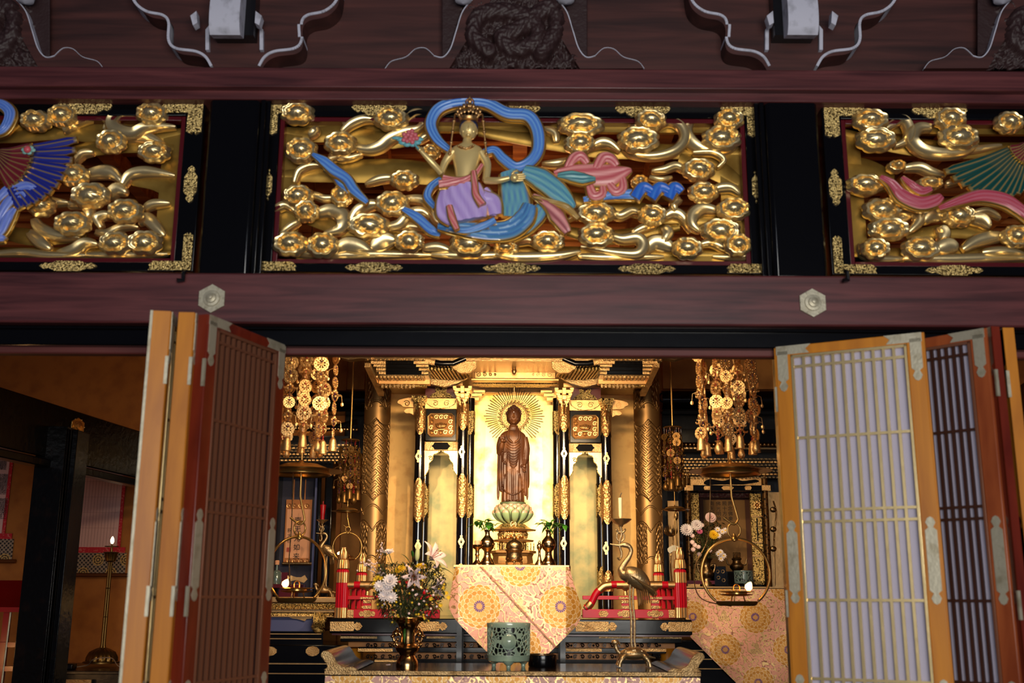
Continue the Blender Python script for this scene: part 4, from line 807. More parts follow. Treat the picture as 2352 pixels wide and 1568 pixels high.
def carved_plate(cx, cy, Y):   # nameplate with lotus scroll
    m = MB(); pb(m, cx-35, cx+35, cy-37, cy+36, Y, .04); f = m.build('plate_frame', BLACK, sh, bevel=.004)
    oc = [(-30, -20), (-24, -26), (24, -26), (30, -20), (30, 20), (24, 26), (-24, 26), (-30, 20)]
    MB().tube([P(cx+a, cy+b, Y-.006) for a, b in oc], .008, 8, closed=True).build('octagonal_rim', GOLDW, f)
    MB().prism(po([(cx+a, cy+b) for a, b in oc], Y-.004), Y-.004, Y).build('plate_ground', mat('dark_gold_ground', (.35, .22, .08), .8, .4) if 'dark_gold_ground' not in MATS else MATS['dark_gold_ground'], f)
    m = MB(); r_ = random.Random(5)
    for a, b in [(x, y) for y in (-18, -7, 6, 17) for x in (-22, -11, 0, 11, 22)]:
        if abs(a) < 12 and abs(b) < 8: continue
        c = P(cx+a+r_.uniform(-1, 1), cy+b, Y-.01); swirl(m, (c.x, c.z), S(5.5, Y), r_.choice((1, -1)), Y-.012, .006, 1.2); m.ball((c.x, Y-.014, c.z), .008)
    for k in range(-3, 4): m.tube(sm([P(cx, cy+9, Y-.012), P(cx+k*3.5, cy+2, Y-.026), P(cx+k*4, cy-6+abs(k), Y-.014)], 4), [.006]*9, 6)
    m.tube([P(cx-8, cy+10, Y-.016), P(cx+8, cy+10, Y-.016)], .006, 6); m.build('lotus_scroll', GOLDW, f, smooth=60)
for cx, cy in ((1013, 976), (1344, 980)):
    Y = 10.02; carved_plate(cx, cy, Y)
    m = MB(); pb(m, cx-37, cx+37, cy-62, cy-37, Y, .04); g = m.build('top_board', GOLDW, sh, bevel=.003)
    m = MB()
    for sx in (-1, 1):
        c = P(cx+sx*13, cy-50, Y); swirl(m, (c.x, c.z), .03, sx, Y-.003, .003); m.tube(sm([P(cx+sx*x, cy-y, Y-.003) for x, y in ((34, 58), (32, 50), (26, 45), (16, 40), (6, 39), (0, 38))], 4), .0035, 6)
    m.build('scroll_line', GOLDE, g)
    m = MB(); pb(m, cx-38, cx+38, cy+38, cy+58, Y-.02, .05); g = m.build('lower_beam', FIT, sh, bevel=.003)
    MB().prism(po([(cx+a, cy+48+b) for a, b in ((-15, -8), (15, -8), (18, -3), (22, 0), (18, 3), (15, 8), (-15, 8), (-18, 3), (-22, 0), (-18, -3))], Y-.024), Y-.026, Y-.01).build('dark_cartouche', mat('matte_black', (.02, .018, .02), 0, .7, spec=.1) if 'matte_black' not in MATS else MATS['matte_black'], g)
    for sx in (-1, 1):
        pts = [(cx+sx*38, cy+58), (cx+sx*4, cy+58), (cx+sx*8, cy+64), (cx+sx*17, cy+68), (cx+sx*20, cy+80), (cx+sx*27, cy+88), (cx+sx*28, cy+102), (cx+sx*34, cy+112), (cx+sx*38, cy+118)]
        m = MB().prism(po(sm(pts, 4), Y), Y, Y+.02); c = P(cx+sx*24, cy+76, Y); swirl(m, (c.x, c.z), .022, sx, Y-.002, .004); m.build('curtain_bracket', GOLDW, sh)
        m = MB().tube(sm([P(a, b, Y-.004) for a, b in pts[1:]], 4), .004, 6); m.build('bracket_edge', GOLDE, sh)
    # frog-leg ornament above
    m = MB().prism(po(sm([(cx-28, cy-63), (cx-20, cy-72), (cx-12, cy-76), (cx-14, cy-86), (cx-4, cy-86), (cx, cy-80), (cx+4, cy-86), (cx+14, cy-86), (cx+12, cy-76), (cx+20, cy-72), (cx+28, cy-63)], 3), Y), Y, Y+.02); m.build('frog_leg_ornament', GOLDE, sh)
    m = MB(); pb(m, cx-36, cx+36, cy-92, cy-62, Y+.03, .03); m.build('red_ground', REDF, sh)
    m = MB(); pb(m, cx-50, cx+50, cy-101, cy-91, Y-.02, .06); m.build('bracket_beam', GOLDW, sh, bevel=.002)
for sx, cx, cy in ((-1, 950, 936), (1, 1406, 941)):    # cloud-shaped beam ends outside the outer columns
    pts = [(0, -22), (10, -22), (22, -20), (34, -16), (36, -10), (28, -6), (24, -2), (12, -1), (0, 0)]
    m = MB().prism(po(sm([(cx+sx*a, cy+b) for a, b in pts], 4), 10.05), 10.03, 10.07); c = P(cx+sx*16, cy-11, 10.0); swirl(m, (c.x, c.z), .03, sx, 10.028, .004); m.build('cloud_end', GOLDW, sh)
    pts = [(0, 2), (14, 3), (21, 8), (17, 13), (8, 13), (0, 17)]
    MB().prism(po(sm([(cx+sx*a, cy+b) for a, b in pts], 4), 10.05), 10.03, 10.07).build('cloud_end', GOLDW, sh)
def bset(cx, y1, Y, w_=22, n=3, par=None):    # bracket complex built up from blocks and arms
    m = MB(); y = y1
    pb(m, cx-7, cx+7, y-8, y, Y-.03, .12); y -= 8
    for k in range(n):
        ww = w_*(1+.45*k); q = [(-ww, -7), (ww, -7), (ww, -4), (ww*.7, 0), (-ww*.7, 0), (-ww, -4)]
        m.prism(po([(cx+a, y+b) for a, b in q], Y-.05-.05*k), Y-.05-.05*k, Y+.02)
        for s_ in (-1, -.0, 1): pb(m, cx+s_*ww*.85-4, cx+s_*ww*.85+4, y-12, y-7, Y-.07-.05*k, .06)
        pb(m, cx-4, cx+4, y-9, y+3, Y-.13-.06*k, .1); y -= 12
    return m.build('bracket_set', GOLDE if n < 3 else GOLDW, par or sh)
for cx, y, Y, n in ((963, 940, 10.0, 2), (1393, 946, 10.0, 2), (1062, 930, 9.85, 3), (1296, 934, 9.85, 3)):
    bset(cx, y, Y, 11, n)
    m = MB().tube(sm([P(cx-2, y-12, Y-.12), P(cx, y-6, Y-.16), P(cx, y+6, Y-.10), P(cx, y+16, Y-.07)], 4), [.012]*13, 8); m.build('hook_fitting', GOLDW, sh, smooth=60)
for sx in (-1, 1):      # inner bracket towards the back panel
    m = MB()
    for k in range(3): pb(m, *sorted((1178+sx*(98-k*4), 1178+sx*(78-k*7))), 912-k*9, 919-k*9, 10.3, .1)
    m.build('inner_bracket', GOLDW, sh)
# central beam and gable
m = MB(); pb(m, 1090, 1276, 850, 869, 9.75, .08); pb(m, 1082, 1284, 869, 874, 9.73, .1); b_ = m.build('central_beam', GOLDW, sh, bevel=.004, label='broad engraved gold beam over the statue')
m = MB()
for sx in (-1, 1):
    for x, r in ((82, .026), (68, .020), (55, .016), (44, .012)):
        c = P(1181+sx*x, 860, 9.75); swirl(m, (c.x, c.z), r, sx, 9.748, .0035)
m.build('scroll_line', BRONZE, b_)
m = MB(); pb(m, 1086, 1280, 876, 882, 9.9, .1); pb(m, 1100, 1262, 883, 887, 10.1, .05); m.build('under_beam', GOLDE, sh)
m = MB()
for k in range(-3, 4): m.tube(sm([P(1181+k*1.5, 856-abs(k)*3, 9.66), P(1181+k*4, 838, 9.62), P(1181+k*5, 822, 9.66)], 4), [.012]*9, 6)
m.ball(P(1181, 853, 9.63), .02, .02, .03); m.build('pendant_ornament', GOLDW, sh, smooth=60)
for sx in (-1, 1):
    q = [(1181+sx*a, b) for a, b in ((14, 822), (40, 846), (70, 838), (98, 815), (98, 828), (72, 848), (52, 850), (30, 845), (14, 835))]
    m = MB().prism(po([(1181+sx*a, b) for a, b in ((30, 848), (36, 843), (52, 838), (70, 822), (90, 815), (96, 822), (84, 838), (68, 848))], 9.7), 9.68, 9.72); m.build('gable_bracket', GOLDW, sh, bevel=.004)
    m = MB()
    for k in range(5): m.ball(P(1181+sx*(22+k*8), 835-3*(k % 2), 9.8), .035, .03, .02, 8, 6)
    m.build('gable_carving', GOLDE, sh, smooth=60)
    # scalloped gold plate
    c0 = (1181+sx*114, 838); pts = [(c0[0]+26*(1+.07*abs(sin(4*t)))*cos(t)*1.05, c0[1]+19*(1+.09*abs(sin(4*t)))*sin(t)-sx*0) for t in [k*2*pi/48 for k in range(48)]]
    MB().prism(po(pts, 9.3), 9.28, 9.32).build('scalloped_plate', FIT, sh, bevel=.003)
    # curved gable edge and fanned rafters
    q = sm([(1181+sx*a, b) for a, b in ((98, 842), (130, 852), (165, 848), (196, 828), (210, 812))], 5)
    bd = MB().ribbon([P(1181+sx*a, b, 9.25) for a, b in ((112, 822), (140, 834), (170, 834), (198, 828))], S(13, 9.25), .01, .2, 5); bd.build('gable_board', BLACK, sh)
    MB().ribbon([P(1181+sx*a, b, 9.24) for a, b in ((182, 832), (192, 830), (204, 827))], S(15, 9.25), .012, .01, 5).build('gable_board_tip', FIT, sh)
    for k in range(13):
        t = k/12; x0 = 205-t*95; m = MB()
        m.bar(P(1181+sx*x0, 844+4*sin(pi*t), 9.30), P(1181+sx*(x0-18+6*t), 866+8*t*0+4*sin(pi*t), 9.75), .016, .022); m.build('rafter', GOLDE, sh)
    m = MB().prism(po([(1181+sx*a, b) for a, b in ((100, 862), (130, 880), (160, 888), (200, 880), (214, 868), (205, 862), (150, 868))], 9.78), 9.78, 9.84); m.build('carved_infill', BRONZE, sh)
    # side eaves
    x0, x1 = (852, 984) if sx < 0 else (1378, 1510); x1b = x1
    for k in range(4):
        y = 829+k*8.5; ins = k*6; a, b = (x0+ins, x1) if sx < 0 else (x0, x1-ins)
        m = MB(); pb(m, a, b, y, y+6, 9.2+.06*k, .35); e = m.build('eave_board', BLACK, sh)
        for g0, g1 in ((a, a+34-6*k), (b-34+6*k, b)):
            m = MB(); pb(m, g0, g1, y, y+(4.5 if k else 6), 9.195+.06*k, .02); m.build('gold_end', FIT, e)
    m = MB()
    for k in range(13):
        x = (x0+14+k*8.8) if sx < 0 else (x1-14-k*8.8); pb(m, x-2.6, x+2.6, 862.5, 867, 9.45, .3)
    m.build('rafter_ends', FIT, sh, bevel=.002)
    a, b = (870, 988) if sx < 0 else (1374, 1498)
    m = MB(); pb(m, a, b, 867, 882, 9.6, .08); m.build('eave_beam', GOLDW, sh, bevel=.003)
    m = MB(); pb(m, a+8, b-8, 882, 887, 9.65, .08); m.build('eave_moulding', GOLDE, sh)
    m = MB()
    for k in range(9):
        pb(m, a+6+k*9, a+11+k*9, 882, 890, 9.62, .06)
    m.build('small_brackets', BRONZE, sh)
    m = MB()
    for k in range(14):      # row of finials on the eave tiles
        x = (x0-8+k*10) if sx < 0 else (x1+8-k*10); m.ball(P(x, 826, 9.15), .012, .012, .009, 8, 5)
    m.build('tile_ends', FIT, sh)
    q = [(1176+sx*a, b) for a, b in ((325, 826), (345, 822), (375, 826), (395, 820), (400, 812), (320, 812))]
    MB().prism(po(q, 9.2), 9.2, 9.3).build('corner_carving', BRONZE, sh)
    m = MB().bar(P(1176+sx*332, 838, 9.2), P(1176+sx*300, 905, 9.9), .05, .04); m.build('corner_rafter', FIT, sh)
m = MB(); pb(m, 840, 1520, 780, 829, 9.25, 1.6); m.build('roof', BRONZE, sh)
# ================================================================ standing statue
SW = mat('dark_statue_wood', (.34, .19, .09), .1, .45, grain=((9, 9, 1.2), (.20, .10, .05)), mottle=(6, (.48, .29, .13), .5, .75))
st = thing('buddha_statue', 'carved dark wooden standing figure with a rayed halo, centre of the altar', 'statue', base(1178, 1225, 9.95))
YS = 9.95; k_ = S(1, YS)*1.0
def Q(x, y, d=0): p = P(x, y, YS); return Vector((p.x, YS-d, p.z))
b = MB(); seg = 40
rings = [(1153, 27, 20, 0), (1120, 26, 19.5, 0), (1090, 28, 19, 0), (1060, 29, 19, 0), (1040, 29, 19, 0), (1020, 31, 19, 0), (1005, 31, 18, 0), (996, 27, 15, 0), (990, 18, 12, 0), (986, 9, 9, 0), (976, 9, 9, 0)]
vs = []
rq = sm(rings, 3)
for (y, rx, ry, _) in rq:
    c = Q(1178, y)
    for k in range(seg):
        th = 2*pi*k/seg; f = 0
        if y > 1042 and sin(th) < 0: f = 1.1*sin(th*15+.3*sin(y*.04))*min(1, (y-1042)/25)
        vs.append((c.x+(rx+f)*k_*cos(th), c.y+(ry+f)*k_*sin(th)*.9, c.z))
b.add(vs, [(i*seg+k, i*seg+(k+1) % seg, (i+1)*seg+(k+1) % seg, (i+1)*seg+k) for i in range(len(rq)-1) for k in range(seg)]+[tuple(range(seg))[::-1], tuple((len(rq)-1)*seg+k for k in range(seg))])
hc = Q(1180, 957, .02); b.ball(hc, 17*k_, 17*k_, 21*k_, 24, 16); b.ball(Q(1179, 984, .0), 12*k_, 11*k_, 12*k_)
for sx in (-1, 1):
    b.ball(hc+Vector((sx*6*k_, -13.6*k_, 1*k_)), 3.6*k_, 2.0*k_, 1.8*k_, 8, 6); b.ball(hc+Vector((sx*15*k_, 1*k_, -3*k_)), 2*k_, 3.4*k_, 9*k_, 8, 6)
    b.tube([hc+Vector((sx*2*k_, -15.6*k_, 4*k_)), hc+Vector((sx*6*k_, -15*k_, 6.5*k_)), hc+Vector((sx*11*k_, -11.5*k_, 4.5*k_))], .6*k_, 6)
    b.ball(hc+Vector((sx*8*k_, -9*k_, -7*k_)), 5*k_, 5*k_, 5.5*k_, 8, 6)
b.tube([hc+Vector((0, -15.8*k_, 4*k_)), hc+Vector((0, -18.2*k_, -3.5*k_)), hc+Vector((0, -15.5*k_, -5*k_))], [1.2*k_, 2.3*k_, 1.6*k_], 8)
b.ball(hc+Vector((0, -15*k_, -9*k_)), 5*k_, 1.8*k_, 1.1*k_, 8, 6); b.ball(hc+Vector((0, -14.4*k_, -11*k_)), 4*k_, 1.8*k_, 1.1*k_, 8, 6); b.ball(hc+Vector((0, -11.5*k_, -16*k_)), 5*k_, 4*k_, 3.5*k_, 8, 6)
# U-shaped folds down the chest and belly
for n, (yc, w_) in enumerate([(1019, 12), (1024, 14), (1030, 15), (1036, 15), (1043, 14), (1049, 14), (1055, 13), (1061, 12), (1067, 10), (1074, 8)]):
    b.tube(sm([Q(1179-w_, yc-9, .115-.003*n), Q(1179-w_*.6, yc-2, .19-.002*n), Q(1179, yc+1, .20-.002*n), Q(1179+w_*.6, yc-2, .19-.002*n), Q(1179+w_, yc-9, .115-.003*n)], 4), [1.0*k_]*17, 6) if False else b.tube(sm([Q(1179-w_, yc-9, .058), Q(1179-w_*.6, yc-2, .073), Q(1179, yc+1, .077), Q(1179+w_*.6, yc-2, .073), Q(1179+w_, yc-9, .058)], 4), [1.25*k_]*17, 6)
for sx in (-1, 1):      # lapels framing the bare chest
    b.tube(sm([Q(1180+sx*10, 985, .03), Q(1180+sx*13, 997, .058), Q(1180+sx*12, 1010, .07), Q(1180+sx*3, 1018, .08)], 5), [2.2*k_]*16, 8)
for x in (-19, -13, -7, -1, 5, 11, 17):   # long pleats
    b.tube(sm([Q(1178+x*.9, 1074+abs(x)*.8, .062), Q(1178+x, 1105, .070-abs(x)*.0012), Q(1178+x*1.05, 1150, .076-abs(x)*.0014)], 5), [1.5*k_]*11, 6)
b.tube(sm([Q(1154, 1122, .04), Q(1164, 1132, .07), Q(1178, 1137, .082), Q(1192, 1132, .07), Q(1202, 1122, .04)], 5), [1.3*k_]*21, 6)
# sleeves: right arm bent up, left hanging
limb(b, [Q(1153, 1004), Q(1149, 1022, .0), Q(1149, 1042, .02)], [8*k_, 9*k_, 8.5*k_]); limb(b, [Q(1149, 1042, .02), Q(1151, 1030, .06), Q(1154, 1019, .085)], [8*k_, 7*k_, 4.6*k_])
for j, (x, y0, y1, d) in enumerate([(1146, 1030, 1148, .0), (1150, 1040, 1130, .02), (1155, 1040, 1118, .035), (1159, 1042, 1066, .055), (1163, 1040, 1063, .055)]):
    b.tube(sm([Q(x, y0, d+.01), Q(x-1, (y0+y1)/2, d+.012), Q(x-(2 if j == 0 else 0), y1, d)], 5), [3.0*k_, 3.3*k_, 3.5*k_, 3.6*k_, 3.6*k_, 3.6*k_, 3.6*k_, 3.6*k_, 3.4*k_, 3*k_, 1.6*k_], 8)
for k in range(5): b.tube(sm([Q(1155, 1036+k*6, .064), Q(1160, 1043+k*6, .076), Q(1166, 1034+k*6, .066)], 4), [1.2*k_]*9, 6)
limb(b, [Q(1204, 1004), Q(1209, 1030), Q(1207, 1056, .02)], [8*k_, 8.5*k_, 7*k_]); limb(b, [Q(1207, 1056, .02), Q(1204, 1068, .045)], [6*k_, 4*k_])
for j, (x, y0, y1, d) in enumerate([(1209, 1035, 1148, .0), (1205, 1070, 1140, .02), (1201, 1072, 1130, .03), (1212, 1020, 1120, -.01)]):
    b.tube(sm([Q(x, y0, d+.01), Q(x+1, (y0+y1)/2, d+.01), Q(x+2, y1, d)], 5), [3.2*k_]*9+[2.6*k_, 1.4*k_], 8)
hand(b, Q(1154, 1020, .088), Vector((0, -.1, 1)), Vector((1, -.2, 0)), 21*k_, .35, palm=(0, -1, 0))
hand(b, Q(1204, 1066, .045), Vector((0, -.25, -1)), Vector((-1, -.3, 0)), 24*k_, .25, palm=(0, -1, 0))
for sx in (-1, 1):   # feet
    b.ball(Q(1178+sx*11, 1152, .085), 6*k_, 12*k_, 3*k_, 10, 6)
o = b.build('figure_body', SW, st, smooth=60, label='dark wooden robed body with one hand raised')
md = o.modifiers.new('remesh', 'REMESH'); md.mode = 'VOXEL'; md.voxel_size = .0032; md.use_smooth_shade = True
hm = MB(); hm.ball(hc+Vector((0, 3*k_, 4*k_)), 18*k_, 16.5*k_, 20*k_, 22, 12); hm.ball(hc+Vector((0, 3*k_, 18*k_)), 9.5*k_, 9.5*k_, 10*k_, 18, 9)
r_ = random.Random(2)
for k in range(170):
    th = r_.uniform(0, 2*pi); ph = r_.uniform(.0, 1.5); d_ = Vector((cos(th)*sin(ph), sin(th)*sin(ph), cos(ph)))
    if d_.y < -.45 and d_.z < .5: continue
    hm.ball(hc+Vector((d_.x*18.2*k_, 3*k_+d_.y*16.7*k_, 4*k_+d_.z*20.2*k_)), 1.7*k_, None, None, 6, 4)
hm.build('curled_hair', mat('dark_hair', (.24, .13, .09), 0, .5), o, smooth=60)
MB().ball(hc+Vector((0, -16*k_, 8*k_)), 1.2*k_, 1*k_, 1.2*k_).build('forehead_jewel', WHITE, o)
# halo
ha = MB(); H0 = Q(1181, 953, -.075)
ha.tube([H0+Vector((29*k_*cos(t), 0, 29*k_*sin(t))) for t in [x*2*pi/48 for x in range(48)]], 1.4*k_, 8, closed=True)
for k in range(26):
    a = 2*pi*k/26; c = H0+Vector((35*k_*cos(a), 0, 35*k_*sin(a)))
    ha.tube([c+Vector((3.6*k_*cos(a+t), 0, 3.6*k_*sin(a+t)))*1 for t in [x*2*pi/10*.85 for x in range(10)]], 1.1*k_, 6); ha.ball(c, 1.6*k_)
    ha.ball(H0+Vector((24.5*k_*cos(a), 0, 24.5*k_*sin(a))), 1.1*k_, 1*k_, 2*k_)
for r_0 in (31.5, 39.5): ha.tube([H0+Vector((r_0*k_*cos(t), 0, r_0*k_*sin(t))) for t in [x*2*pi/48 for x in range(48)]], .8*k_, 6, closed=True)
ha.tube([H0+Vector((21*k_*cos(t), -.01, 21*k_*sin(t))) for t in [x*2*pi/48 for x in range(48)]], .9*k_, 6, closed=True)
halo = ha.build('halo_ring', BRONZE, st, smooth=60, label='gold openwork halo ring')
for k in range(51):
    a = rad(-50+k*5.6)
    if rad(232) < a: continue
    L1 = (70 if k % 2 else 66)+2*cos(a*8); m = MB(); d_ = Vector((cos(a), 0, sin(a)))
    m.tube([H0+d_*41*k_, H0+d_*L1*k_], [.9*k_, 1.15*k_], 6); m.build('ray', BRONZE, halo)
MB().tube([H0+Vector((0, .01, -40*k_)), Q(1178, 1160, -.075)], 1.5*k_, 8).build('halo_post', GOLDW, st)
# lotus throne and pedestal
th_ = thing('lotus_pedestal', 'green-tinged lotus and tiered gilt pedestal under the wooden statue', 'pedestal', base(1178, 1296, 9.95))
z_ = lambda y: P(1178, y, YS).z
GRN = mat('green_lotus_petal', (.52, .60, .44), .25, .38, mottle=(22, (.80, .70, .56), .5, .7))
X0 = P(1178, 1180, YS).x
def petal(a, r0, z0, r1, z1, w_, bul):
    m = MB(); pts = sm([(r0, z0), ((r0*.35+r1*.65), z0+(z1-z0)*.28), (r1, z0+(z1-z0)*.72), (r1*.97, z1)], 4); n_ = len(pts); vs = []
    for i, (r, z) in enumerate(pts):
        t = i/(n_-1); ww = w_*(sin(pi*min(1, .15+t*.62))*(1 if t < .7 else sqrt(max(0, 1-((t-.7)/.3)**2))*.95+.02))
        for k in range(7):
            u = -1+k/3; aa = a+u*ww/r1/2*2*.5; rr2 = r+bul*(1-u*u); vs.append((X0+rr2*cos(aa), YS+rr2*sin(aa), z))
    cs = [((*lin((.26, .30, .20)), 0) if abs(k-3) == 3 else ((*lin((.74, .60, .50)), 0) if i > (n_-1)*.72 else (*lin((.58, .68, .50)), .1))) for i in range(n_) for k in range(7)]
    m.add(vs, [(i*7+k, i*7+k+1, (i+1)*7+k+1, (i+1)*7+k) for i in range(n_-1) for k in range(6)], cs); return m.build('petal', PAINT, th_, solid=.004, smooth=80)
for ring, (n_, r0, r1, zz0, zz1) in enumerate(((12, 14, 44, 1204, 1172), (12, 20, 40, 1195, 1164), (12, 24, 36, 1186, 1160), (12, 24, 32, 1176, 1158))):
    for k in range(n_):
        petal(2*pi*(k+.5*(ring % 2))/n_+.13, r0*k_, z_(zz0), r1*k_, z_(zz1), 21*k_, 4.2*k_)
MB().lathe((X0, YS, 0), [(20*k_, z_(1200)), (30*k_, z_(1180)), (30*k_, z_(1154))], 24).build('seed_pod', mat('green_seed_pod', (.35, .40, .28), .1, .5), th_)
for prof, nm, mt_ in (([(20, 1204), (26, 1199), (24, 1197), (15, 1196)], 'neck', GOLDW), ([(44, 1216), (46, 1213), (38, 1209), (30, 1203), (22, 1202)], 'carved_drum', GOLDE), ([(36, 1221), (58, 1219), (60, 1216), (44, 1213)], 'flared_tier', GOLDW), ([(30, 1236), (38, 1232), (40, 1226), (34, 1221)], 'cloud_tier', GOLDE),
        ([(34, 1246), (52, 1244), (54, 1240), (30, 1237)], 'flared_tier', GOLDW), ([(34, 1268), (36, 1250), (34, 1246)], 'dragon_drum', GOLDE), ([(46, 1273), (60, 1270), (60, 1265), (40, 1262)], 'flared_tier', GOLDW), ([(50, 1300), (52, 1290), (50, 1278), (54, 1272)], 'lower_drum', GOLDW), ([(62, yl(9.95)-1), (62, 1296), (58, 1294)], 'foot', GOLDW)):
    MB().lathe((X0, YS, 0), [(r*k_*.9, z_(y)) for r, y in prof], 8 if 'drum' in nm or nm in ('flared_tier', 'foot') else 24, sy=.8).build(nm, mt_, th_, smooth=30)
# wheel emblem
m = MB(); c = Q(1179, 1205, .10)
m.tube([c+Vector((6.5*k_*cos(t), -.005, 6.5*k_*sin(t))) for t in [x*2*pi/20 for x in range(20)]], .9*k_, 6, closed=True)
for k in range(4): a = k*pi/4; m.tube([c+Vector((6.5*k_*cos(a), -.006, 6.5*k_*sin(a))), c-Vector((6.5*k_*cos(a), .006, 6.5*k_*sin(a)))], .6*k_, 5)
m.ball(c, 2*k_); m.build('wheel_emblem', GOLDW, th_)
m = MB(); r_ = random.Random(8)
for k in range(60): a = r_.uniform(pi, 2*pi); m.ball((X0+31*k_*cos(a), YS+26*k_*sin(a), z_(r_.uniform(1222, 1236))), r_.uniform(2, 4.5)*k_, None, None, 7, 5)
m.build('cloud_carving', GOLDW, th_, smooth=60)
for sx in (-1, 1):
    for k in range(5):
        c = Vector((X0+sx*(20+k*7)*k_, YS-(30-k*3)*k_, z_(1257))); m = MB().box(c.x-.6*k_*2, c.x+1.2*k_, c.y-.01, c.y+.02, z_(1266), z_(1248)); m.build('baluster', GOLDE, th_)
# ================================================================ brocade
def chrys(x, y, R):     # colour inside a chrysanthemum medallion, or None
    r = sqrt(x*x+y*y)/R; 
    if r > 1.0: return None
    th = atan2(y, x); line = (*lin((1.0, .90, .72)), .3); g = (*lin((.82, .57, .22)), .35); g2 = (*lin((.90, .68, .36)), .35)
    if r < .13: return (*lin((.86, .64, .38)), .3)
    if r < .26:
        c = abs(cos(th*8)); return (*lin((.30, .15, .55)), 0) if c > .45 and r > .14 else g2
    prev = .26
    for j, (rho, n, off) in enumerate(((.56, 16, 0), (.74, 16, .5), (.88, 16, 0), (1.0, 16, .5))):
        ph = (th/(2*pi)*n+off) % 1; e = abs(2*ph-1); bd = rho-.085*(e**3)
        if r < bd:
            if bd-r < .022: return line
            if e > .92 and r > prev-.10: return line
            return g if (j % 2) else g2
        prev = rho
    return None
PKB = (*lin((.95, .70, .62)), .0); PKG = (*lin((.98, .84, .58)), .75); PKD = (*lin((.60, .40, .30)), .1)
def brocade(x, y, a=.62, R=.165, back=PKB):
    for ox, oy in ((0, 0), (a/2, a/2)):
        cx = round((x-ox)/a)*a+ox; cy = round((y-oy)/a)*a+oy; c = chrys(x-cx, y-cy, R)
        if c: return c
    # leaf sprays in the gaps
    for ox, oy in ((a/2, 0), (0, a/2)):
        lx = x-(round((x-ox)/a)*a+ox); ly = y-(round((y-oy)/a)*a+oy)
        for ang in (90, 210, 330):
            ca, sa = cos(rad(ang)), sin(rad(ang)); u = lx*ca+ly*sa; v = -lx*sa+ly*ca
            if 0 < u < .075 and abs(v) < .026*sin(pi*(u/.075)**.8): return PKG if (u*130+abs(v)*110) % 1 > .4 else PKD
    n1 = noise.noise((x*22, y*22, 3.1)); n2 = noise.noise((x*70, y*70, 9))
    if abs(n1) < .075: return PKG
    if abs(n1-.12) < .03: return PKD
    if n2 > .42: return PKG
    if n2 < -.48: return PKD
    return back
BROC = mat('woven_brocade', (1, 1, 1), 0, .42, attr=True, bump=('noise', 260, .12))
# ---- altar desk with diagonal brocade cloth
YD = 8.45
dk = thing('altar_desk', 'small altar desk with a thin gold edge in front of the statue', 'desk', (P(1174, 1300, YD).x, YD+.2, 0))
za = P(1174, 1301, YD).z; xa, xb = P(1042, 1299, YD).x, P(1307, 1301, YD).x
MB().box(xa, xb, YD, YD+.42, za-.012, za+.003).build('top', BLACK, dk, bevel=.002); MB().box(xa, xb, YD-.004, YD+.01, za-.004, za+.012).build('gold_edge', GOLDW, dk)
MB().box(xa+.02, xb-.02, YD+.01, YD+.42, za+.003, za+.006).build('gold_top', GOLDW, dk)
for x in (xa+.05, xb-.05):
    for y in (YD+.05, YD+.37): MB().box(x-.02, x+.02, y-.02, y+.02, 0, za-.012).build('leg', BLACK, dk)
Lp = [(1301, 1046, 1307), (1340, 1038, 1318), (1395, 1030, 1336), (1420, 1044, 1334), (1440, 1062, 1322), (1520, 1142, 1240), (1570, 1190, 1192)]
def lr(y):
    for (a, l0, r0), (b_, l1, r1) in zip(Lp, Lp[1:]):
        if y <= b_: t = (y-a)/(b_-a); return l0+(l1-l0)*t, r0+(r1-r0)*t
    return Lp[-1][1:]
c0 = P(1101, 1392, YD)
def cf_desk(u, v):
    y = 1301+v*269; l, r = lr(y); x = l+(r-l)*u; d = -.02
    if x < 1052: d += .0016*(1052-x)**1.15
    if x > 1300: d += .0016*(x-1300)**1.15
    d += .004*sin((x-y)*.035)-(.006 if abs((x-1105)-(y-1301)*.93) < 3 else 0)
    p = P(x, y, YD+d); return p
def cc_desk(u, v):
    y = 1301+v*269; l, r = lr(y); x = l+(r-l)*u; p = P(x, y, YD)
    if abs((x-1105)-(y-1301)*.93) < 1.6: return PKD
    return brocade(p.x-c0.x, p.z-c0.z)
cl = MB().grid(330, 290, cf_desk, cc_desk)
o = cl.build('altar_cloth', BROC, smooth=180); tag(o, 'pink and gold chrysanthemum brocade cloth hanging in a point from the small altar desk', 'cloth')
# ---- objects on the desk
def lathe_thing(name, lab, cat, px, py, Y, prof, mt_, seg=32, grp=None, zs=None, **kw):
    c = P(px, py, Y)
    if zs is not None: c.z = zs
    c = c; k = S(1, Y); root = thing(name, lab, cat, tuple(c), 0, grp)
    MB().lathe(c, [(r*k, (py-y)*k) for r, y in prof], seg, **kw).build('body', mt_, root, smooth=50); return root, c, k
LEAFM = mat('green_leaf', (.16, .36, .08), 0, .4); LEAFD = mat('dark_leaf', (.16, .24, .07), 0, .5)
def leafm(m, p0, d, L, w_, droop=.3, up=Vector((0, 0, 1))):
    d = V3(d).normalized(); s = d.cross(up); s = s.normalized() if s.length > .05 else Vector((1, 0, 0)); n_ = s.cross(d).normalized()
    vs = []; 
    for i in range(7):
        t = i/6; c = p0+d*L*t-Vector((0, 0, 1))*droop*L*t*t; ww = w_*sin(pi*t**.8)*.5+.0004
        vs += [c-s*ww+n_*ww*.25, c, c+s*ww+n_*ww*.25]
    m.add(vs, [(i*3+k, i*3+k+1, (i+1)*3+k+1, (i+1)*3+k) for i in range(6) for k in range(2)])
vprof = [(16, 1295), (16.5, 1290), (14, 1284), (9, 1276), (7.5, 1268), (8, 1262), (14, 1256), (17, 1247), (15, 1238), (9, 1231), (5.5, 1226), (5.5, 1218), (8, 1214)]
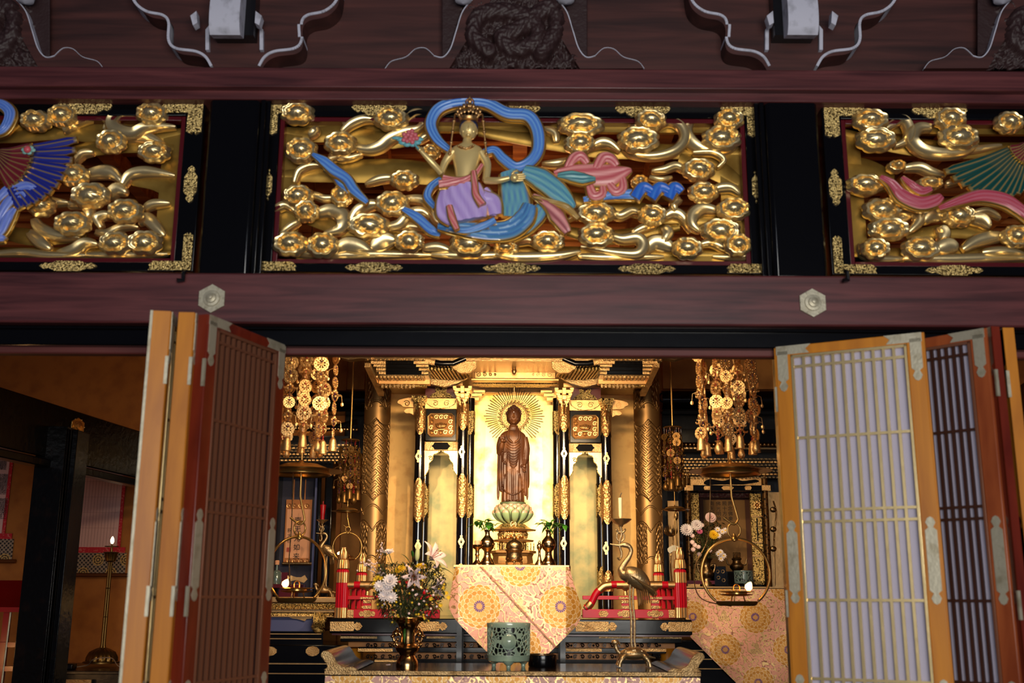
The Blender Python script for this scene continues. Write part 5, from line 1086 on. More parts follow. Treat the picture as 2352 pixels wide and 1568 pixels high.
for px, lab, sd in ((1119, 'round brass vase with green sprigs on the left of the altar desk', 4), (1260, 'round brass vase with green sprigs on the right of the altar desk', 9)):
    vv, c, k = lathe_thing('brass_vase', lab, 'vase', px, 1296, YD+.14, vprof, BRZ2, zs=za+.0065)
    r_ = random.Random(sd); top = c+Vector((0, 0, 80*k)); m = MB(); st_ = MB()
    for j in range(6):
        a = r_.uniform(0, 6.28); e = top+Vector((cos(a)*r_.uniform(10, 34)*k+(8*k if px > 1200 else 0), sin(a)*18*k, r_.uniform(8, 40)*k)); q = sm([top-Vector((0, 0, 20*k)), (top+e)/2+Vector((0, 0, 8*k)), e], 5); st_.tube(q, 1.0*k, 5)
        for t in (4, 6, 8, 9, 10): b_ = Vector(q[t]); a2 = r_.uniform(0, 6.28); leafm(m, b_, (cos(a2), sin(a2)*.6, r_.uniform(-.5, .6)), r_.uniform(16, 27)*k, r_.uniform(7, 12)*k, .3)
    o = st_.build('sprig_stem', LEAFD); tag(o, 'stems of the %s green sprigs' % ('left' if px < 1200 else 'right'), 'stem'); bpy.data.objects.remove(o)
    sg = thing('leaf_sprig', 'glossy green leafy sprigs in the %s round brass vase' % ('left' if px < 1200 else 'right'), 'sprig', tuple(top))
    st_.build('stem', LEAFD, sg); m.build('leaves', LEAFM, sg, solid=.0006)
bu, c, k = lathe_thing('incense_burner', 'aged bronze tripod incense burner in the middle of the altar desk', 'incense burner', 1181, 1286, YD+.16, [(16, 1286), (20, 1280), (19, 1274), (17.5, 1268), (18.5, 1262), (21, 1260), (21, 1258), (18, 1256)], BRONZE, zs=za+.0065+S(10, YD))
MB().lathe(c, [(r*k, (1286-y)*k) for r, y in ((18, 1256), (19.5, 1252), (18, 1244), (13, 1239), (6, 1236), (3, 1233), (2, 1228), (3, 1226), (.3, 1222))], 28).build('lid', BRONZE, bu, smooth=50)
for a in (-90, 30, 150, -30, 210):
    if a in (-90, 30, 150): MB().tube(sm([c+Vector((15*k*cos(rad(a)), 15*k*sin(rad(a)), 3*k)), c+Vector((20*k*cos(rad(a)), 20*k*sin(rad(a)), -2*k)), c+Vector((17*k*cos(rad(a)), 17*k*sin(rad(a)), -10*k))], 4), [3.4*k]*4+[2.2*k]*4+[2.8*k], 8).build('leg', BRONZE, bu, smooth=60)
for sx in (-1, 1): MB().tube(sm([c+Vector((sx*18*k, 0, 26*k)), c+Vector((sx*25*k, 0, 30*k)), c+Vector((sx*23*k, 0, 40*k))], 4), 1.5*k, 7).build('ear', BRONZE, bu)
cs, c, k = lathe_thing('candlestick', 'short brass candlestick with a stub of candle at the left end of the altar desk', 'candlestick', 1096, 1295, YD+.14, [(13, 1295), (12, 1290), (7, 1285), (4, 1280), (4, 1272), (6, 1270), (4, 1266), (5, 1258), (11, 1254), (12, 1247), (11, 1247), (10, 1250)], BRZ2, zs=za+.0065)
cn = MB().lathe(c+Vector((0, 0, 48*k)), [(6.5*k, -2*k), (6.8*k, 8*k), (6*k, 10*k), (1*k, 9*k)], 18); tag(cn.build('candle_stub', mat('old_wax', (.72, .55, .42), 0, .6)), 'low stub of candle on the short brass candlestick', 'candle')
cs, c, k = lathe_thing('brass_bell_cup', 'slim brass holder with a knob beside the right round vase on the altar desk', 'holder', 1239, 1295, YD+.2, [(11, 1295), (10, 1288), (5, 1280), (3, 1268), (3, 1258), (6, 1254), (6, 1246), (3, 1243), (3.6, 1240), (.5, 1236)], BRZ2, zs=za+.0065)
# ================================================================ front offering table
YT, YT2 = 7.3, 8.15
ta = thing('offering_table', 'long black lacquered table with curled ends and a pale gold front edge', 'table', (P(1176, 1541, YT).x, 7.7, 0))
zt_ = P(1176, 1541, YT).z; xl, xr = P(748, 1540, YT).x, P(1607, 1543, YT).x
onT = lambda py: (zt_-CZ)/math.tan(PITCH-math.atan((py-784)/FPX))
TOPM = mat('table_lacquer', (.07, .045, .06), 0, .14, coat=0, spec=.35, mottle=(5, (.16, .06, .04), .5, .7), bump=('noise', 5, .04))  # reddish mottle paints warm reflections into the black lacquer
MB().box(xl, xr, YT, YT2, zt_-.03, zt_).build('top', TOPM, ta, bevel=.003)
MB().box(xl-.005, xr+.005, YT-.008, YT+.004, zt_-.026, zt_-.002).build('gold_edge', FIT, ta)
for s_, xe in ((-1, xl), (1, xr)):
    o_ = [(0, 0), (.20, 0), (.17, .022), (.12, .02), (.075, .045), (.05, .085), (.02, .115), (-.02, .12), (-.035, .095), (-.02, .07), (0, .045), (.01, .02)]
    pts = [(xe-s_*a, zt_+b) for a, b in sm(o_, 4, True)]
    e = MB().prism(pts, YT+.01, YT2).build('curled_end', TOPM, ta, smooth=50); MB().prism(pts, YT-.004, YT+.01).build('pale_face', SILVER if False else FIT, e, bevel=.002)
for x in (xl+.1, xr-.1):
    for y in (YT+.08, YT2-.08): MB().box(x-.04, x+.04, y-.04, y+.04, 0, zt_-.03).build('leg', BLACK, ta)
def fc(u, v):
    x = xl-.0+(xr-xl)*u; z = zt_-.034-.50*v; return (x, YT-.012-.006*sin(x*26)*v-.02*v, z)
def fcol(u, v):
    x = xl+(xr-xl)*u; return brocade(x-P(810, 1560, YT).x, -.05-.5*v, .50, .15)
cl = MB().grid(620, 110, fc, fcol); m2 = cl.build('table_cloth', BROC, smooth=180); tag(m2, 'pink and gold brocade cloth hanging along the front of the long black table', 'cloth')
# lacquer box
bx_, c, k = lathe_thing('lacquer_box', 'round black lacquer box beside the celadon censer', 'box', 1246, 1530, onT(1530), [(31, 1530), (32, 1527), (32, 1508), (31.5, 1505), (29, 1504), (29, 1512), (28, 1513)], BLACK, 40)
MB().tube([c+Vector((31*k*cos(t), 31*k*sin(t), 26*k)) for t in [x*2*pi/40 for x in range(40)]], .8*k, 6, closed=True).build('rim', BRONZE, bx_)
# celadon censer
CEL = mat('celadon_glaze', (.64, .72, .62), 0, .16, coat=.6, mottle=(9, (.54, .62, .54), .45, .7))
def censer(px, py, Y, Rp, Hp, lab, mt_, small=False, zs=None):
    c = P(px, py, Y)
    if zs: c.z = zs
    c = c; k = S(1, Y); root = thing('celadon_censer', lab, 'censer', tuple(c)); R_, H = Rp*k, Hp*k; leg = H*.11
    nu, nv = (260, 70) if not small else (90, 28); vs = []; fs = []; r_ = random.Random(11); cells = [(r_.uniform(0, 1), r_.uniform(0, 1)) for _ in range(150 if small else 300)]
    for j in range(nv+1):
        v = j/nv; rr_ = R_*(1+.02*v-.0+(.0))
        for i in range(nu): th = 2*pi*i/nu; vs.append((c.x+rr_*cos(th), c.y+rr_*sin(th), c.z+leg+H*.16+(H*.64)*v))
    for j in range(nv):
        for i in range(nu):
            u, v = (i+.5)/nu, (j+.5)/nv; md_ = min(((u-.75)*3.14*2*R_)**2+((v-.5)*H*.64)**2, 9)**.5
            d = sorted((((((u-a+.5) % 1)-.5)*6.28*R_)**2+((v-b_)*H*.64)**2) for a, b_ in cells)[:2]
            hole = (sqrt(d[1])-sqrt(d[0])) > R_*(.055 if small else .026) and md_ > R_*.36 and .03 < v < .97
            if not hole: fs.append((j*nu+i, j*nu+(i+1) % nu, (j+1)*nu+(i+1) % nu, (j+1)*nu+i))
    MB().add(vs, fs).build('openwork_wall', mt_, root, solid=R_*.06, smooth=60)
    MB().lathe(c, [(R_*.86, leg+H*.02), (R_*.97, leg+H*.05), (R_*1.0, leg+H*.16), (R_*.93, leg+H*.165)], 48, caps=True).build('base_ring', mt_, root, smooth=50)
    MB().lathe(c, [(R_*1.02, leg+H*.79), (R_*1.04, leg+H*.86), (R_*1.03, leg+H*.885), (R_*.95, leg+H*.885), (R_*.93, leg+H*.8)], 48, caps=False).build('rim', mt_, root, smooth=50)
    MB().lathe(c, [(R_*.80, leg+H*.06), (R_*.82, leg+H*.84), (R_*.5, leg+H*.85)], 40).build('inner_bowl', MATS['black_wood'], root)
    m = MB()
    if not small:
        MB().lathe((c.x, c.y-R_*1.0, c.z+leg+H*.48), [(R_*.30, -.002), (R_*.31, .004), (R_*.24, .012), (.001, .016)], 24, tilt=Matrix.Rotation(rad(90), 3, 'X')).build('round_boss', mt_, root, smooth=60)
    for a in (-90, 30, 150):
        x, y = cos(rad(a)), sin(rad(a)); MB().lathe((c.x+x*R_*.8, c.y+y*R_*.8, c.z), [(R_*.08, 0), (R_*.11, leg*.3), (R_*.10, leg*.6), (R_*.26, leg*1.2), (R_*.3, leg*1.6)], 14, caps=True).build('foot', mt_, root, smooth=50)
    return root
censer(1168, 1533, onT(1533), 48, 98, 'large celadon openwork censer in the middle of the long table', CEL)
# ================================================================ hanging ornaments and lamps
BEAD = mat('red_purple_bead', (.62, .16, .12), 0, .3); BEAD2 = mat('purple_bead', (.28, .12, .26), 0, .3)
FLAME = mat('flame', (1.0, .72, .38), 0, .5, emit=26)
ORNDIM = mat('shaded_ornament_gold', (.50, .36, .18), .8, .4)  # darker ornament gold, weak light on the rear ornaments painted in
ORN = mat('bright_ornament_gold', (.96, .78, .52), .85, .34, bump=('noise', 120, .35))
def medallion(R, kind, seed):
    m = MB(); r_ = random.Random(seed)
    if kind == 0:     # round openwork plate with petalled rim
        n_ = 12; ri, ro = R*.62, R; seg = 48
        for d0 in (0,):
            o_ = [(ro*(1+.07*abs(cos(n_*t/2)))*cos(t), ro*(1+.07*abs(cos(n_*t/2)))*sin(t)) for t in [x*2*pi/seg for x in range(seg)]]
            i_ = [(ri*cos(t), ri*sin(t)) for t in [x*2*pi/seg for x in range(seg)]]
            vs = [(a, y, b) for y in (-.004, .004) for a, b in o_]+[(a, y, b) for y in (-.004, .004) for a, b in i_]; q = seg
            fs = []
            for k in range(seg):
                k2 = (k+1) % seg; fs += [(k, k2, 2*q+k2, 2*q+k), (q+k2, q+k, 3*q+k, 3*q+k2), (k2, k, q+k, q+k2), (2*q+k, 2*q+k2, 3*q+k2, 3*q+k)]
            m.add(vs, fs)
        for k in range(4): a = k*pi/4; m.bar((-ri*cos(a), 0, -ri*sin(a)), (ri*cos(a), 0, ri*sin(a)), .006, R*.15, (0, 1, 0))
        m.lathe((0, 0, 0), [(R*.3, -.005), (R*.28, .006), (.001, .012)], 16, tilt=Matrix.Rotation(rad(90), 3, 'X'))
        for k in range(12): a = k*pi/6; m.ball((R*.82*cos(a), -.005, R*.82*sin(a)), R*.11, .004, R*.11, 8, 5)
    elif kind == 1:   # hooked cloud/flower piece with side horns
        for sx in (-1, 1):
            m.tube(sm([(sx*R*.1, 0, R*.9), (sx*R*.6, 0, R*.5), (sx*R*.75, 0, -.1*R), (sx*R*.4, 0, -R*.7), (0, 0, -R*.9)], 5), [R*.16]*21, 8, flat=.35)
            m.tube(sm([(sx*R*.5, 0, R*.2), (sx*R*1.1, -.01, R*.15), (sx*R*1.35, -.01, R*.4)], 4), [R*.17]*6+[R*.1, R*.06, R*.02], 6)
            m.ball((sx*R*.35, -.004, R*.55), R*.26, .012, R*.2)
        m.ball((0, -.004, R*.75), R*.3, .014, R*.36); m.ball((0, -.004, -R*.1), R*.16, .012, R*.2)
    else:             # small diamond plates
        for sx in (-1, 1): m.prism([(sx*R*.5, .3*R), (sx*R*.9, 0), (sx*R*.5, -.35*R), (sx*R*.15, 0)], -.003, .003)
        m.ball((0, 0, 0), R*.3, .01, R*.3)
    return m
ATTR = []
def chandelier(cx, cy_bot, Y, Rr, Hh, lab, ns=12, seed=1, scale=1.0, drop=1.0):
    # cx px of centre, cy_bot px of the bell bottoms; Rr ring radius in metres
    c = P(cx, cy_bot, Y); root = thing('hanging_ornament', lab, 'hanging ornament', tuple(c)); zt0 = c.z+Hh; r_ = random.Random(seed)
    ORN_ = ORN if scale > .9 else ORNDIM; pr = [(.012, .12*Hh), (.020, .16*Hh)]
    for k in range(16): z = Hh*(.2+.05*k); pr += [(.024, z-.006), (.030, z), (.024, z+.006)]
    MB().lathe(c, [(a*scale, b) for a, b in pr], 14).build('rod', ORN_, root)
    m = MB().tube([(c.x, c.y, c.z+.14*Hh), (c.x-.006, c.y, c.z+.05*Hh), (c.x, c.y, c.z)], .005, 6); m.build('hook', BRASS, root)
    MB().lathe((c.x, c.y, zt0), [(Rr*1.0, 0), (Rr*1.03, .006), (Rr*.9, .014), (.02, .02)], 24).build('crown_plate', ORN_, root); MB().tube([(c.x, c.y, zt0), (c.x, c.y, 4.45)], .008, 8).build('suspension_rod', BRASS, root)
    rows = 7
    protos = {}
    for s in range(ns):
        a = 2*pi*s/ns+r_.uniform(-.08, .08)+.26; rad_ = Rr*(1 if s % 2 == 0 else .74); x, y = rad_*cos(a), rad_*sin(a)
        beads = MB(); beads.tube([(c.x+x, c.y+y, zt0), (c.x+x, c.y+y, c.z+.11)], .0018, 5); zbell = c.z+(.0 if s % 3 else .03)+.02
        for k in range(rows):
            z = c.z+.17+(Hh-.2)*(k+.5*(s % 2)*.6)/rows; kind = (k+s) % 2 if k % 3 != 2 else 0
            med = medallion((.045 if kind == 0 else .042)*scale*r_.uniform(.85, 1.15), kind, s*10+k)
            M_ = Matrix.Translation((c.x+x, c.y+y, z)) @ Matrix.Rotation(a+pi/2+r_.uniform(-.7, .7), 4, 'Z'); med.xf(M_)
            if k % 2 and s % 2 == 0:
                i0 = len(med.v); d = r_.choice((-1, 1)); med.tube([(c.x+x, c.y+y, z+.02), (c.x+x+d*.05, c.y+y, z), (c.x+x+d*.055, c.y+y, z-.05)], .0018, 5); med.ball((c.x+x+d*.055, c.y+y, z-.065), .012, .006, .016, 4, 3)
            if ns*rows <= 96: med.build('medallion', ORN_, root, smooth=40)
            else: med.build('medallion', ORN_, root, smooth=40)
            for t in range(3): beads.ball((c.x+x, c.y+y, z-.060-.016*t), .0075, None, None, 8, 5)
        beads.build('bead_string', BEAD if s % 2 else BEAD2, root)
        if s % 3 != 1: m = MB().lathe((c.x+x, c.y+y, zbell), [(.030, 0), (.029, .004), (.026, .05), (.022, .08), (.012, .096), (.004, .10)], 16, flute=.06, nf=8)
        else: m = MB().lathe((c.x+x, c.y+y, zbell), [(.002, -.01), (.018, 0), (.027, .02), (.020, .05), (.006, .07), (.022, .085), (.002, .09)], 14)
        m.build('bell', ORN_, root, smooth=50)
    return root, c
chandelier(692, 1050, 7.6, .215, .86, 'bright gold tiered ornament of medallions and bells on the left, above the left hanging lamp', 12, 4)
chandelier(1677, 1052, 7.6, .215, .86, 'bright gold tiered ornament of medallions and bells on the right, above the right hanging lamp', 12, 6)
def rlamp(cx, ydish, yhook, yring, ytray, rx, Y, lab, rot=0, small=1.0, flame=True, ytop=None):
    c = P(cx, ydish, Y); k = S(1, Y); root = thing('hanging_lamp', lab, 'lamp', tuple(c))
    zz = lambda y: P(cx, y, Y).z
    MB().lathe((c.x, c.y, 0), [(r*k*small, zz(y)) for r, y in ((70, ydish+10*small), (66, ydish+6*small), (60, ydish-6*small), (40, ydish-14*small), (6, ydish-16*small), (4, ydish-24*small))], 40, caps=False).build('canopy_dish', BRASS, root, solid=.003, smooth=60)
    MB().lathe((c.x, c.y, zz(ydish+2)), [(96*k*small, 0), (95*k*small, .003), (10*k, .006)], 48).build('thin_disc', BRONZE, root)
    xh = c.x; q = [(xh, c.y, zz(ydish-24*small)), (xh, c.y, zz(ydish)), (xh+.002, c.y, zz(yhook-60*small)), (xh+12*k*small, c.y, zz(yhook-14*small)), (xh+13*k*small, c.y, zz(yhook-6*small)), (xh+4*k*small, c.y, zz(yhook+4*small)), (xh-8*k*small, c.y, zz(yhook-3*small)), (xh-20*k*small, c.y, zz(yhook-12*small))]
    if ytop: q = [(xh, c.y, zz(ytop))]+q
    MB().tube([tuple(x) for x in q[:-6]]+sm(q[-6:], 5), .0075*small, 8).build('rod_hook', BRASS, root, smooth=60)
    ca, sa = cos(rot), sin(rot); T = lambda u, z: Vector((xh+3*k+u*ca, c.y+u*sa, z))
    zc = zz(yring); R_ = rx*k; rt = zz(yring-rx)
    m = MB().tube([T(.0+15*k*small*cos(t), rt+14*k*small+ (17*k*small)*sin(t)) for t in [x*2*pi/20 for x in range(20)]], .0065*small, 8, closed=True) if True else None
    for v in range(len(m.v)): m.v[v] = (m.v[v][0], m.v[v][1], m.v[v][2]+6*k*small)
    m.build('link', BRASS, root, smooth=60)
    MB().lathe((T(0, 0).x, T(0, 0).y, rt-6*k*small), [(.4*k, 0), (8*k*small, 3*k*small), (8*k*small, 8*k*small), (5*k*small, 12*k*small), (3*k*small, 16*k*small), (2*k, 19*k*small)], 14).build('knob', BRASS, root, smooth=60)
    a0 = -rad(52); ring = [T(R_*cos(t), zc+R_*sin(t)) for t in [a0+(pi-2*a0)*x/48 for x in range(49)]]
    MB().tube(ring, .0095*small, 10).build('ring', BRASS, root, smooth=60)
    zt2 = zc-R_*.80
    MB().lathe((T(0, 0).x, T(0, 0).y, zt2), [(R_*.50, -.030*small), (R_*.56, -.024*small), (R_*.62, .0), (R_*.60, .002), (R_*.54, -.016*small), (.01, -.018*small)], 36, 1, .9 if rot else .9).build('tray', BRASS, root, smooth=60)
    m = MB()
    for a in (0, 2.1, 4.2): m.tube([T(0, zt2-.01)+Vector((R_*.25*cos(a), R_*.25*sin(a), 0)), T(0, zt2+.035*small)+Vector((R_*.2*cos(a), R_*.2*sin(a), 0))], .005*small, 6)
    m.lathe((T(0, 0).x, T(0, 0).y, zt2+.035*small), [(R_*.25, 0), (R_*.45, .008*small), (R_*.48, .014*small), (R_*.3, .012*small), (R_*.3, .022*small), (R_*.52, .03*small), (R_*.5, .034*small), (.01, .03*small)], 32)
    m.tube(sm([T(-.02, zt2+.06*small), T(-.02, zt2+.10*small), T(0, zt2+.115*small), T(.02, zt2+.10*small), T(.02, zt2+.06*small)], 4), .004*small, 6); m.build('oil_dish', BRASS, root, smooth=60)
    return root, c, k, zt2
r1, c, k, zt2 = rlamp(1677, 1080, 1200, 1316, 1385, 78, 7.6, 'large brass ring lamp with a lit flame hanging on the right', ytop=1040)
def flame(px, py, Y, h, w_, lab, em=26):
    c = P(px, py, Y); root = MB().lathe(c, [(.001, -h*.5), (w_*.8, -h*.32), (w_, -.05*h), (w_*.6, h*.3), (.001, h*.55)], 14, tilt=Matrix.Rotation(rad(28), 3, 'Y')).build('flame', FLAME, smooth=80)
    tag(root, lab, 'flame'); return root
flame(1720, 1346, 7.58, .062, .026, 'bright flame on the right ring lamp')
r2, *_ = rlamp(692, 1080, 1200, 1310, 1385, 76, 7.6, 'large brass ring lamp with a lit flame hanging on the left, seen turned', rot=rad(42), ytop=1040)
flame(656, 1339, 7.5, .056, .024, 'bright flame on the left ring lamp')
m = MB().tube(sm([P(1632, 1085, 7.62), P(1631, 1170, 7.62), P(1625, 1240, 7.62), P(1600, 1290, 7.62), P(1594, 1330, 7.62), P(1612, 1375, 7.62), P(1680, 1392, 7.62)], 5), .004, 6).build('wire', BRONZE, r1)
m = MB().tube(sm([P(673, 1085, 7.62), P(670, 1200, 7.62), P(664, 1290, 7.62), P(668, 1345, 7.6)], 5), .004, 6).build('wire', BRONZE, r2)
ORN2 = ORN
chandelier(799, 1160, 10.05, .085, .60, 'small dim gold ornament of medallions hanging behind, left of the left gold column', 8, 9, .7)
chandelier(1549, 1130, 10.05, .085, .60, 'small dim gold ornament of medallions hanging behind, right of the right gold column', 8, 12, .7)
r3, *_ = rlamp(798, 1172, 1210, 1256, 1290, 33, 9.9, 'small brass ring lamp hanging behind the left railing post', rot=.3, small=.38, ytop=1150)
flame(778, 1270, 9.85, .03, .013, 'small pale flame on the small left ring lamp')
r4, *_ = rlamp(1550, 1168, 1300, 1330, 1345, 26, 9.9, 'small brass canopy lamp hanging beside the right gold column', rot=1.2, small=.36, ytop=1130)
# ================================================================ crane candlesticks
def crane(px, ybase, Y, sc_, lab, mt_, candle, clab, zs=None):
    c = P(px, ybase, Y)
    if zs: c.z = zs
    c = c; k = S(1, Y)*sc_; root = thing('crane_candlestick', lab, 'candlestick', tuple(c))
    T = lambda x, y, d=0: Vector((c.x+(x-1455)*k, c.y-d*k, c.z+(1535-y)*k))
    b = MB()
    # body, tail, neck and head as one tapering sweep
    q = sm([(1492, 1372, 0, 4), (1484, 1358, 0, 16), (1468, 1342, 0, 22), (1450, 1334, 0, 20), (1437, 1332, 0, 13), (1432, 1322, 0, 8.5), (1440, 1308, 0, 6.5), (1450, 1294, 0, 5.5), (1455, 1280, 0, 5), (1450, 1270, 0, 5.5), (1440, 1267, 0, 6), (1430, 1268, 0, 3.5), (1418, 1267, 0, 2.2), (1407, 1265, 0, .8)], 5)
    b.tube([T(x, y, d) for x, y, d, r in q], [r*k for *_, r in q], 16)
    o = b.build('crane_body', mt_, root, smooth=70)
    for j in range(7):      # wing and tail feathers
        for sd in (-1, 1):
            m = MB(); x0, y0 = 1452+j*5, 1336+j*3; m.tube(sm([T(x0, y0, sd*17), T(x0+20, y0+14, sd*20), T(x0+34-j*1.5, y0+32, sd*14)], 4), [4*k, 6*k, 7*k, 7*k, 6.5*k, 6*k, 5*k, 3.5*k, .8*k], 8, flat=.35)
            m.build('wing_feather', mt_, o, smooth=60)
    for j in range(6):
        m = MB(); m.tube(sm([T(1466+j*3, 1352, (j-2.5)*5), T(1470+j*4, 1375, (j-2.5)*6), T(1472+j*4.2, 1402-j, (j-2.5)*5)], 4), [5*k]*6+[4.5*k, 3*k, .8*k], 8, flat=.4); m.build('tail_feather', mt_, o, smooth=60)
    for x, d in ((1449, 4), (1457, -4)):
        b = MB(); q = sm([T(x+2, 1355, d), T(x, 1390, d), T(x+3, 1435, d), T(x+2, 1480, d), T(x+4, 1493, d)], 3); b.tube(q, [4.5*k]+[2.8*k]*(len(q)-2)+[3.4*k], 8)
        for t in (-1, 0, 1): b.tube([q[-1], V3(q[-1])+Vector(((t*5-3)*k, -9*k if t else -12*k, -3*k))], [2.2*k, .8*k], 6)
        b.build('crane_leg', mt_, root, smooth=60)
    # tortoise
    b = MB(); tc = T(1455, 1507); b.ball(tc, 32*k, 24*k, 13*k, 20, 10); b.lathe(tc+Vector((0, 0, -3*k)), [(34*k, -2*k), (35*k, 0), (30*k, 3*k)], 20, 1, .75)
    sh_ = b.build('tortoise_shell', mt_, root, smooth=60)
    for (x, y, d) in ((-15, 0, -10), (0, 4, -14), (15, 0, -10), (-8, 7, 0), (10, 6, 0)): MB().ball(tc+Vector((x*k, d*k, (6+y*.5)*k)), 8*k, 7*k, 5*k, 6, 5).build('shell_plate', mt_, sh_)
    b = MB(); b.tube(sm([T(1432, 1508), T(1421, 1502), T(1416, 1490), T(1417, 1480)], 4), [7*k, 6*k, 6*k, 5.5*k, 5*k, 5*k, 5*k, 5*k, 5*k, 5*k, 5.5*k, 5.5*k, 6*k], 10); b.ball(T(1415, 1482, 2), 9*k, 6*k, 6*k, 10, 7); b.tube([T(1423, 1483), T(1428, 1490)], [3*k, 1*k], 6)
    b.build('tortoise_head', mt_, root, smooth=60)
    for x, d in ((1430, 20), (1482, 20), (1430, -20), (1482, -20)):
        sx = -1 if x < 1455 else 1; MB().tube(sm([T(x-sx*8, 1508, d*.6), T(x+sx*4, 1520, d), T(x+sx*8, 1533, d)], 4), [6*k]*4+[4.5*k]*3+[5*k, 5.5*k], 8).build('tortoise_leg', mt_, root, smooth=60)
    MB().tube([T(1485, 1512), T(1505, 1516)], [4*k, 1*k], 6).build('tortoise_tail', mt_, root)
    # lotus spray held in the beak carrying the candle dish
    b = MB(); b.tube(sm([T(1431, 1296), T(1433, 1285), T(1428, 1268), T(1430, 1255), T(1434, 1240), T(1431, 1222), T(1432, 1212)], 4), 3*k, 8)
    b.tube([T(1431+9*cos(t), 1248+11*sin(t)) for t in [x*2*pi/20 for x in range(20)]], 2*k, 7, closed=True)
    for s_ in (-1, 1): b.tube(sm([T(1432, 1242), T(1432+s_*8, 1236), T(1432+s_*11, 1230)], 4), [2.5*k]*4+[3*k]*3+[2*k, .8*k], 6)
    b.tube(sm([T(1431, 1296), T(1428, 1300), T(1424, 1295)], 4), 2.6*k, 6); b.build('lotus_stem', mt_, root, smooth=60)
    MB().lathe(T(1432, 1222), [(5*k, -4*k), (6*k, 0), (14*k, 4*k), (25*k, 13*k), (24*k, 14*k), (8*k, 9*k), (2*k, 10*k)], 32, flute=.08, nf=8).build('candle_dish', mt_, root, smooth=60)
    if candle == 'white': o = MB().lathe(T(1432, 1200), [(1*k, -10*k), (4*k, 0), (4.3*k, 40*k), (1*k, 41*k)], 14); cm_ = mat('ivory_wax', (.95, .88, .70), 0, .5)
    else: o = MB().lathe(T(1432, 1208), [(8*k, -6*k), (9*k, 20*k), (13*k, 62*k), (12.5*k, 64*k), (2*k, 66*k), (2.4*k, 80*k)], 18); cm_ = mat('red_wax', (.62, .03, .08), 0, .35)
    cr_ = thing('candle', clab, 'candle', tuple(T(1432, 1202))); o.build('wax', cm_, cr_, smooth=50)
    if candle == 'white': MB().tube([T(1432, 1160), T(1433, 1154), T(1436, 1148)], 1*k, 6).build('wick', BLACKM, cr_)
    return root
crane(1455, 1531, onT(1531), 1.0, 'tall brass crane standing on a tortoise, on the right end of the long table', mat('polished_bronze', (.76, .64, .46), .85, .30, bump=('noise', 120, .3)), 'white', 'white unlit candle in the dish held by the front crane')
# ================================================================ front flower vase and bouquet
vs_, c, k = lathe_thing('flower_vase', 'tall flared brass vase with lion handles on the left of the long table', 'vase', 935, 1531, onT(1531),
    [(25, 1532), (25.5, 1526), (24, 1518), (19, 1510), (17, 1506), (20, 1500), (26, 1496), (27, 1489), (23, 1485), (16, 1481), (17, 1476), (16, 1466), (18, 1450), (24, 1438), (33, 1430), (42, 1425), (41, 1423.5), (20, 1432)], mat('vase_brass', (.74, .58, .38), 1, .2), 48)
for sx in (-1, 1):
    m = MB(); m.tube(sm([c+Vector((sx*a*k, 0, b_*k)) for a, b_ in ((15, 66), (24, 78), (30, 74), (32, 60), (24, 48), (18, 40))], 4), [3*k]*21, 8); m.ball(c+Vector((sx*27*k, -3*k, 72*k)), 8*k, 7*k, 7*k); m.ball(c+Vector((sx*34*k, -4*k, 66*k)), 5*k, 5*k, 4*k); m.ball(c+Vector((sx*24*k, -3*k, 82*k)), 4*k)
    for j in range(3): m.ball(c+Vector((sx*(22+j*4)*k, -5*k, (60-j*6)*k)), 4*k)
    m.build('lion_handle', vs_.children[0].data.materials[0], vs_, smooth=60)
PETW = mat('white_petal', (.94, .90, .90), 0, .6); PETY = mat('yellow_petal', (.93, .76, .12), 0, .6); PETP = mat('pale_pink_petal', (.96, .84, .82), 0, .6); STEM = mat('olive_stem', (.22, .27, .10), 0, .6); PETM = mat('pink_petal', (.82, .40, .56), 0, .6)
def mum(name, lab, cat, p, R, mt_, grp, n_=60, flat=.55, face=(0, -1, .4), ctr=None, stem_to=None, layers=4):
    p = V3(p); root = thing(name, lab, cat, tuple(p), 0, grp); f = V3(face).normalized(); q = f.to_track_quat('Z', 'Y').to_matrix(); m = MB()
    for j in range(layers):
        nn = int(n_/layers); el = .15+j*.42
        for i in range(nn):
            a = 2*pi*(i+.5*j)/nn; d = Vector((cos(a)*cos(el), sin(a)*cos(el), sin(el)*flat)); s_ = Vector((-sin(a), cos(a), 0)); L = R*(1-.10*j); ww = R*.13*(12/nn)**.3
            pts = [Vector((0, 0, 0)), d*L*.55+Vector((0, 0, R*.05)), d*L*.9+Vector((0, 0, R*.12)), d*L]
            i0 = len(m.v); m.add([p+q@(pts[0]-s_*ww*.3), p+q@(pts[0]+s_*ww*.3), p+q@(pts[1]+s_*ww), p+q@(pts[2]+s_*ww*.8), p+q@pts[3], p+q@(pts[2]-s_*ww*.8), p+q@(pts[1]-s_*ww)], [(0, 1, 2, 6), (6, 2, 3, 5), (5, 3, 4)])
    m.build('petals', mt_, root, flip=True, smooth=60)
    if ctr: MB().ball(p+f*R*.12, R*.26, None, None, 10, 6).build('centre', ctr, root, smooth=60)
    if stem_to is not None: MB().tube(sm([p-f*R*.1, (p*.5+V3(stem_to)*.5)+Vector((0, 0, .02)), V3(stem_to)], 5), .0028, 5).build('stem', STEM, root)
    return root
mouth = c+Vector((0, 0, 104*k)); Yv = c.y
def fp(px, py, d=0): q = P(px, py, Yv-d); return q
G = 'flowers in the tall brass vase'
mum('white_chrysanthemum', 'white chrysanthemum topmost at the left of the bouquet', 'flower', fp(893, 1268), .042, PETW, G, face=(0, -.35, 1), stem_to=mouth)
mum('white_chrysanthemum', 'large white chrysanthemum highest of the cluster at the left side of the bouquet', 'flower', fp(896, 1335, .09), .058, PETW, G, stem_to=mouth)
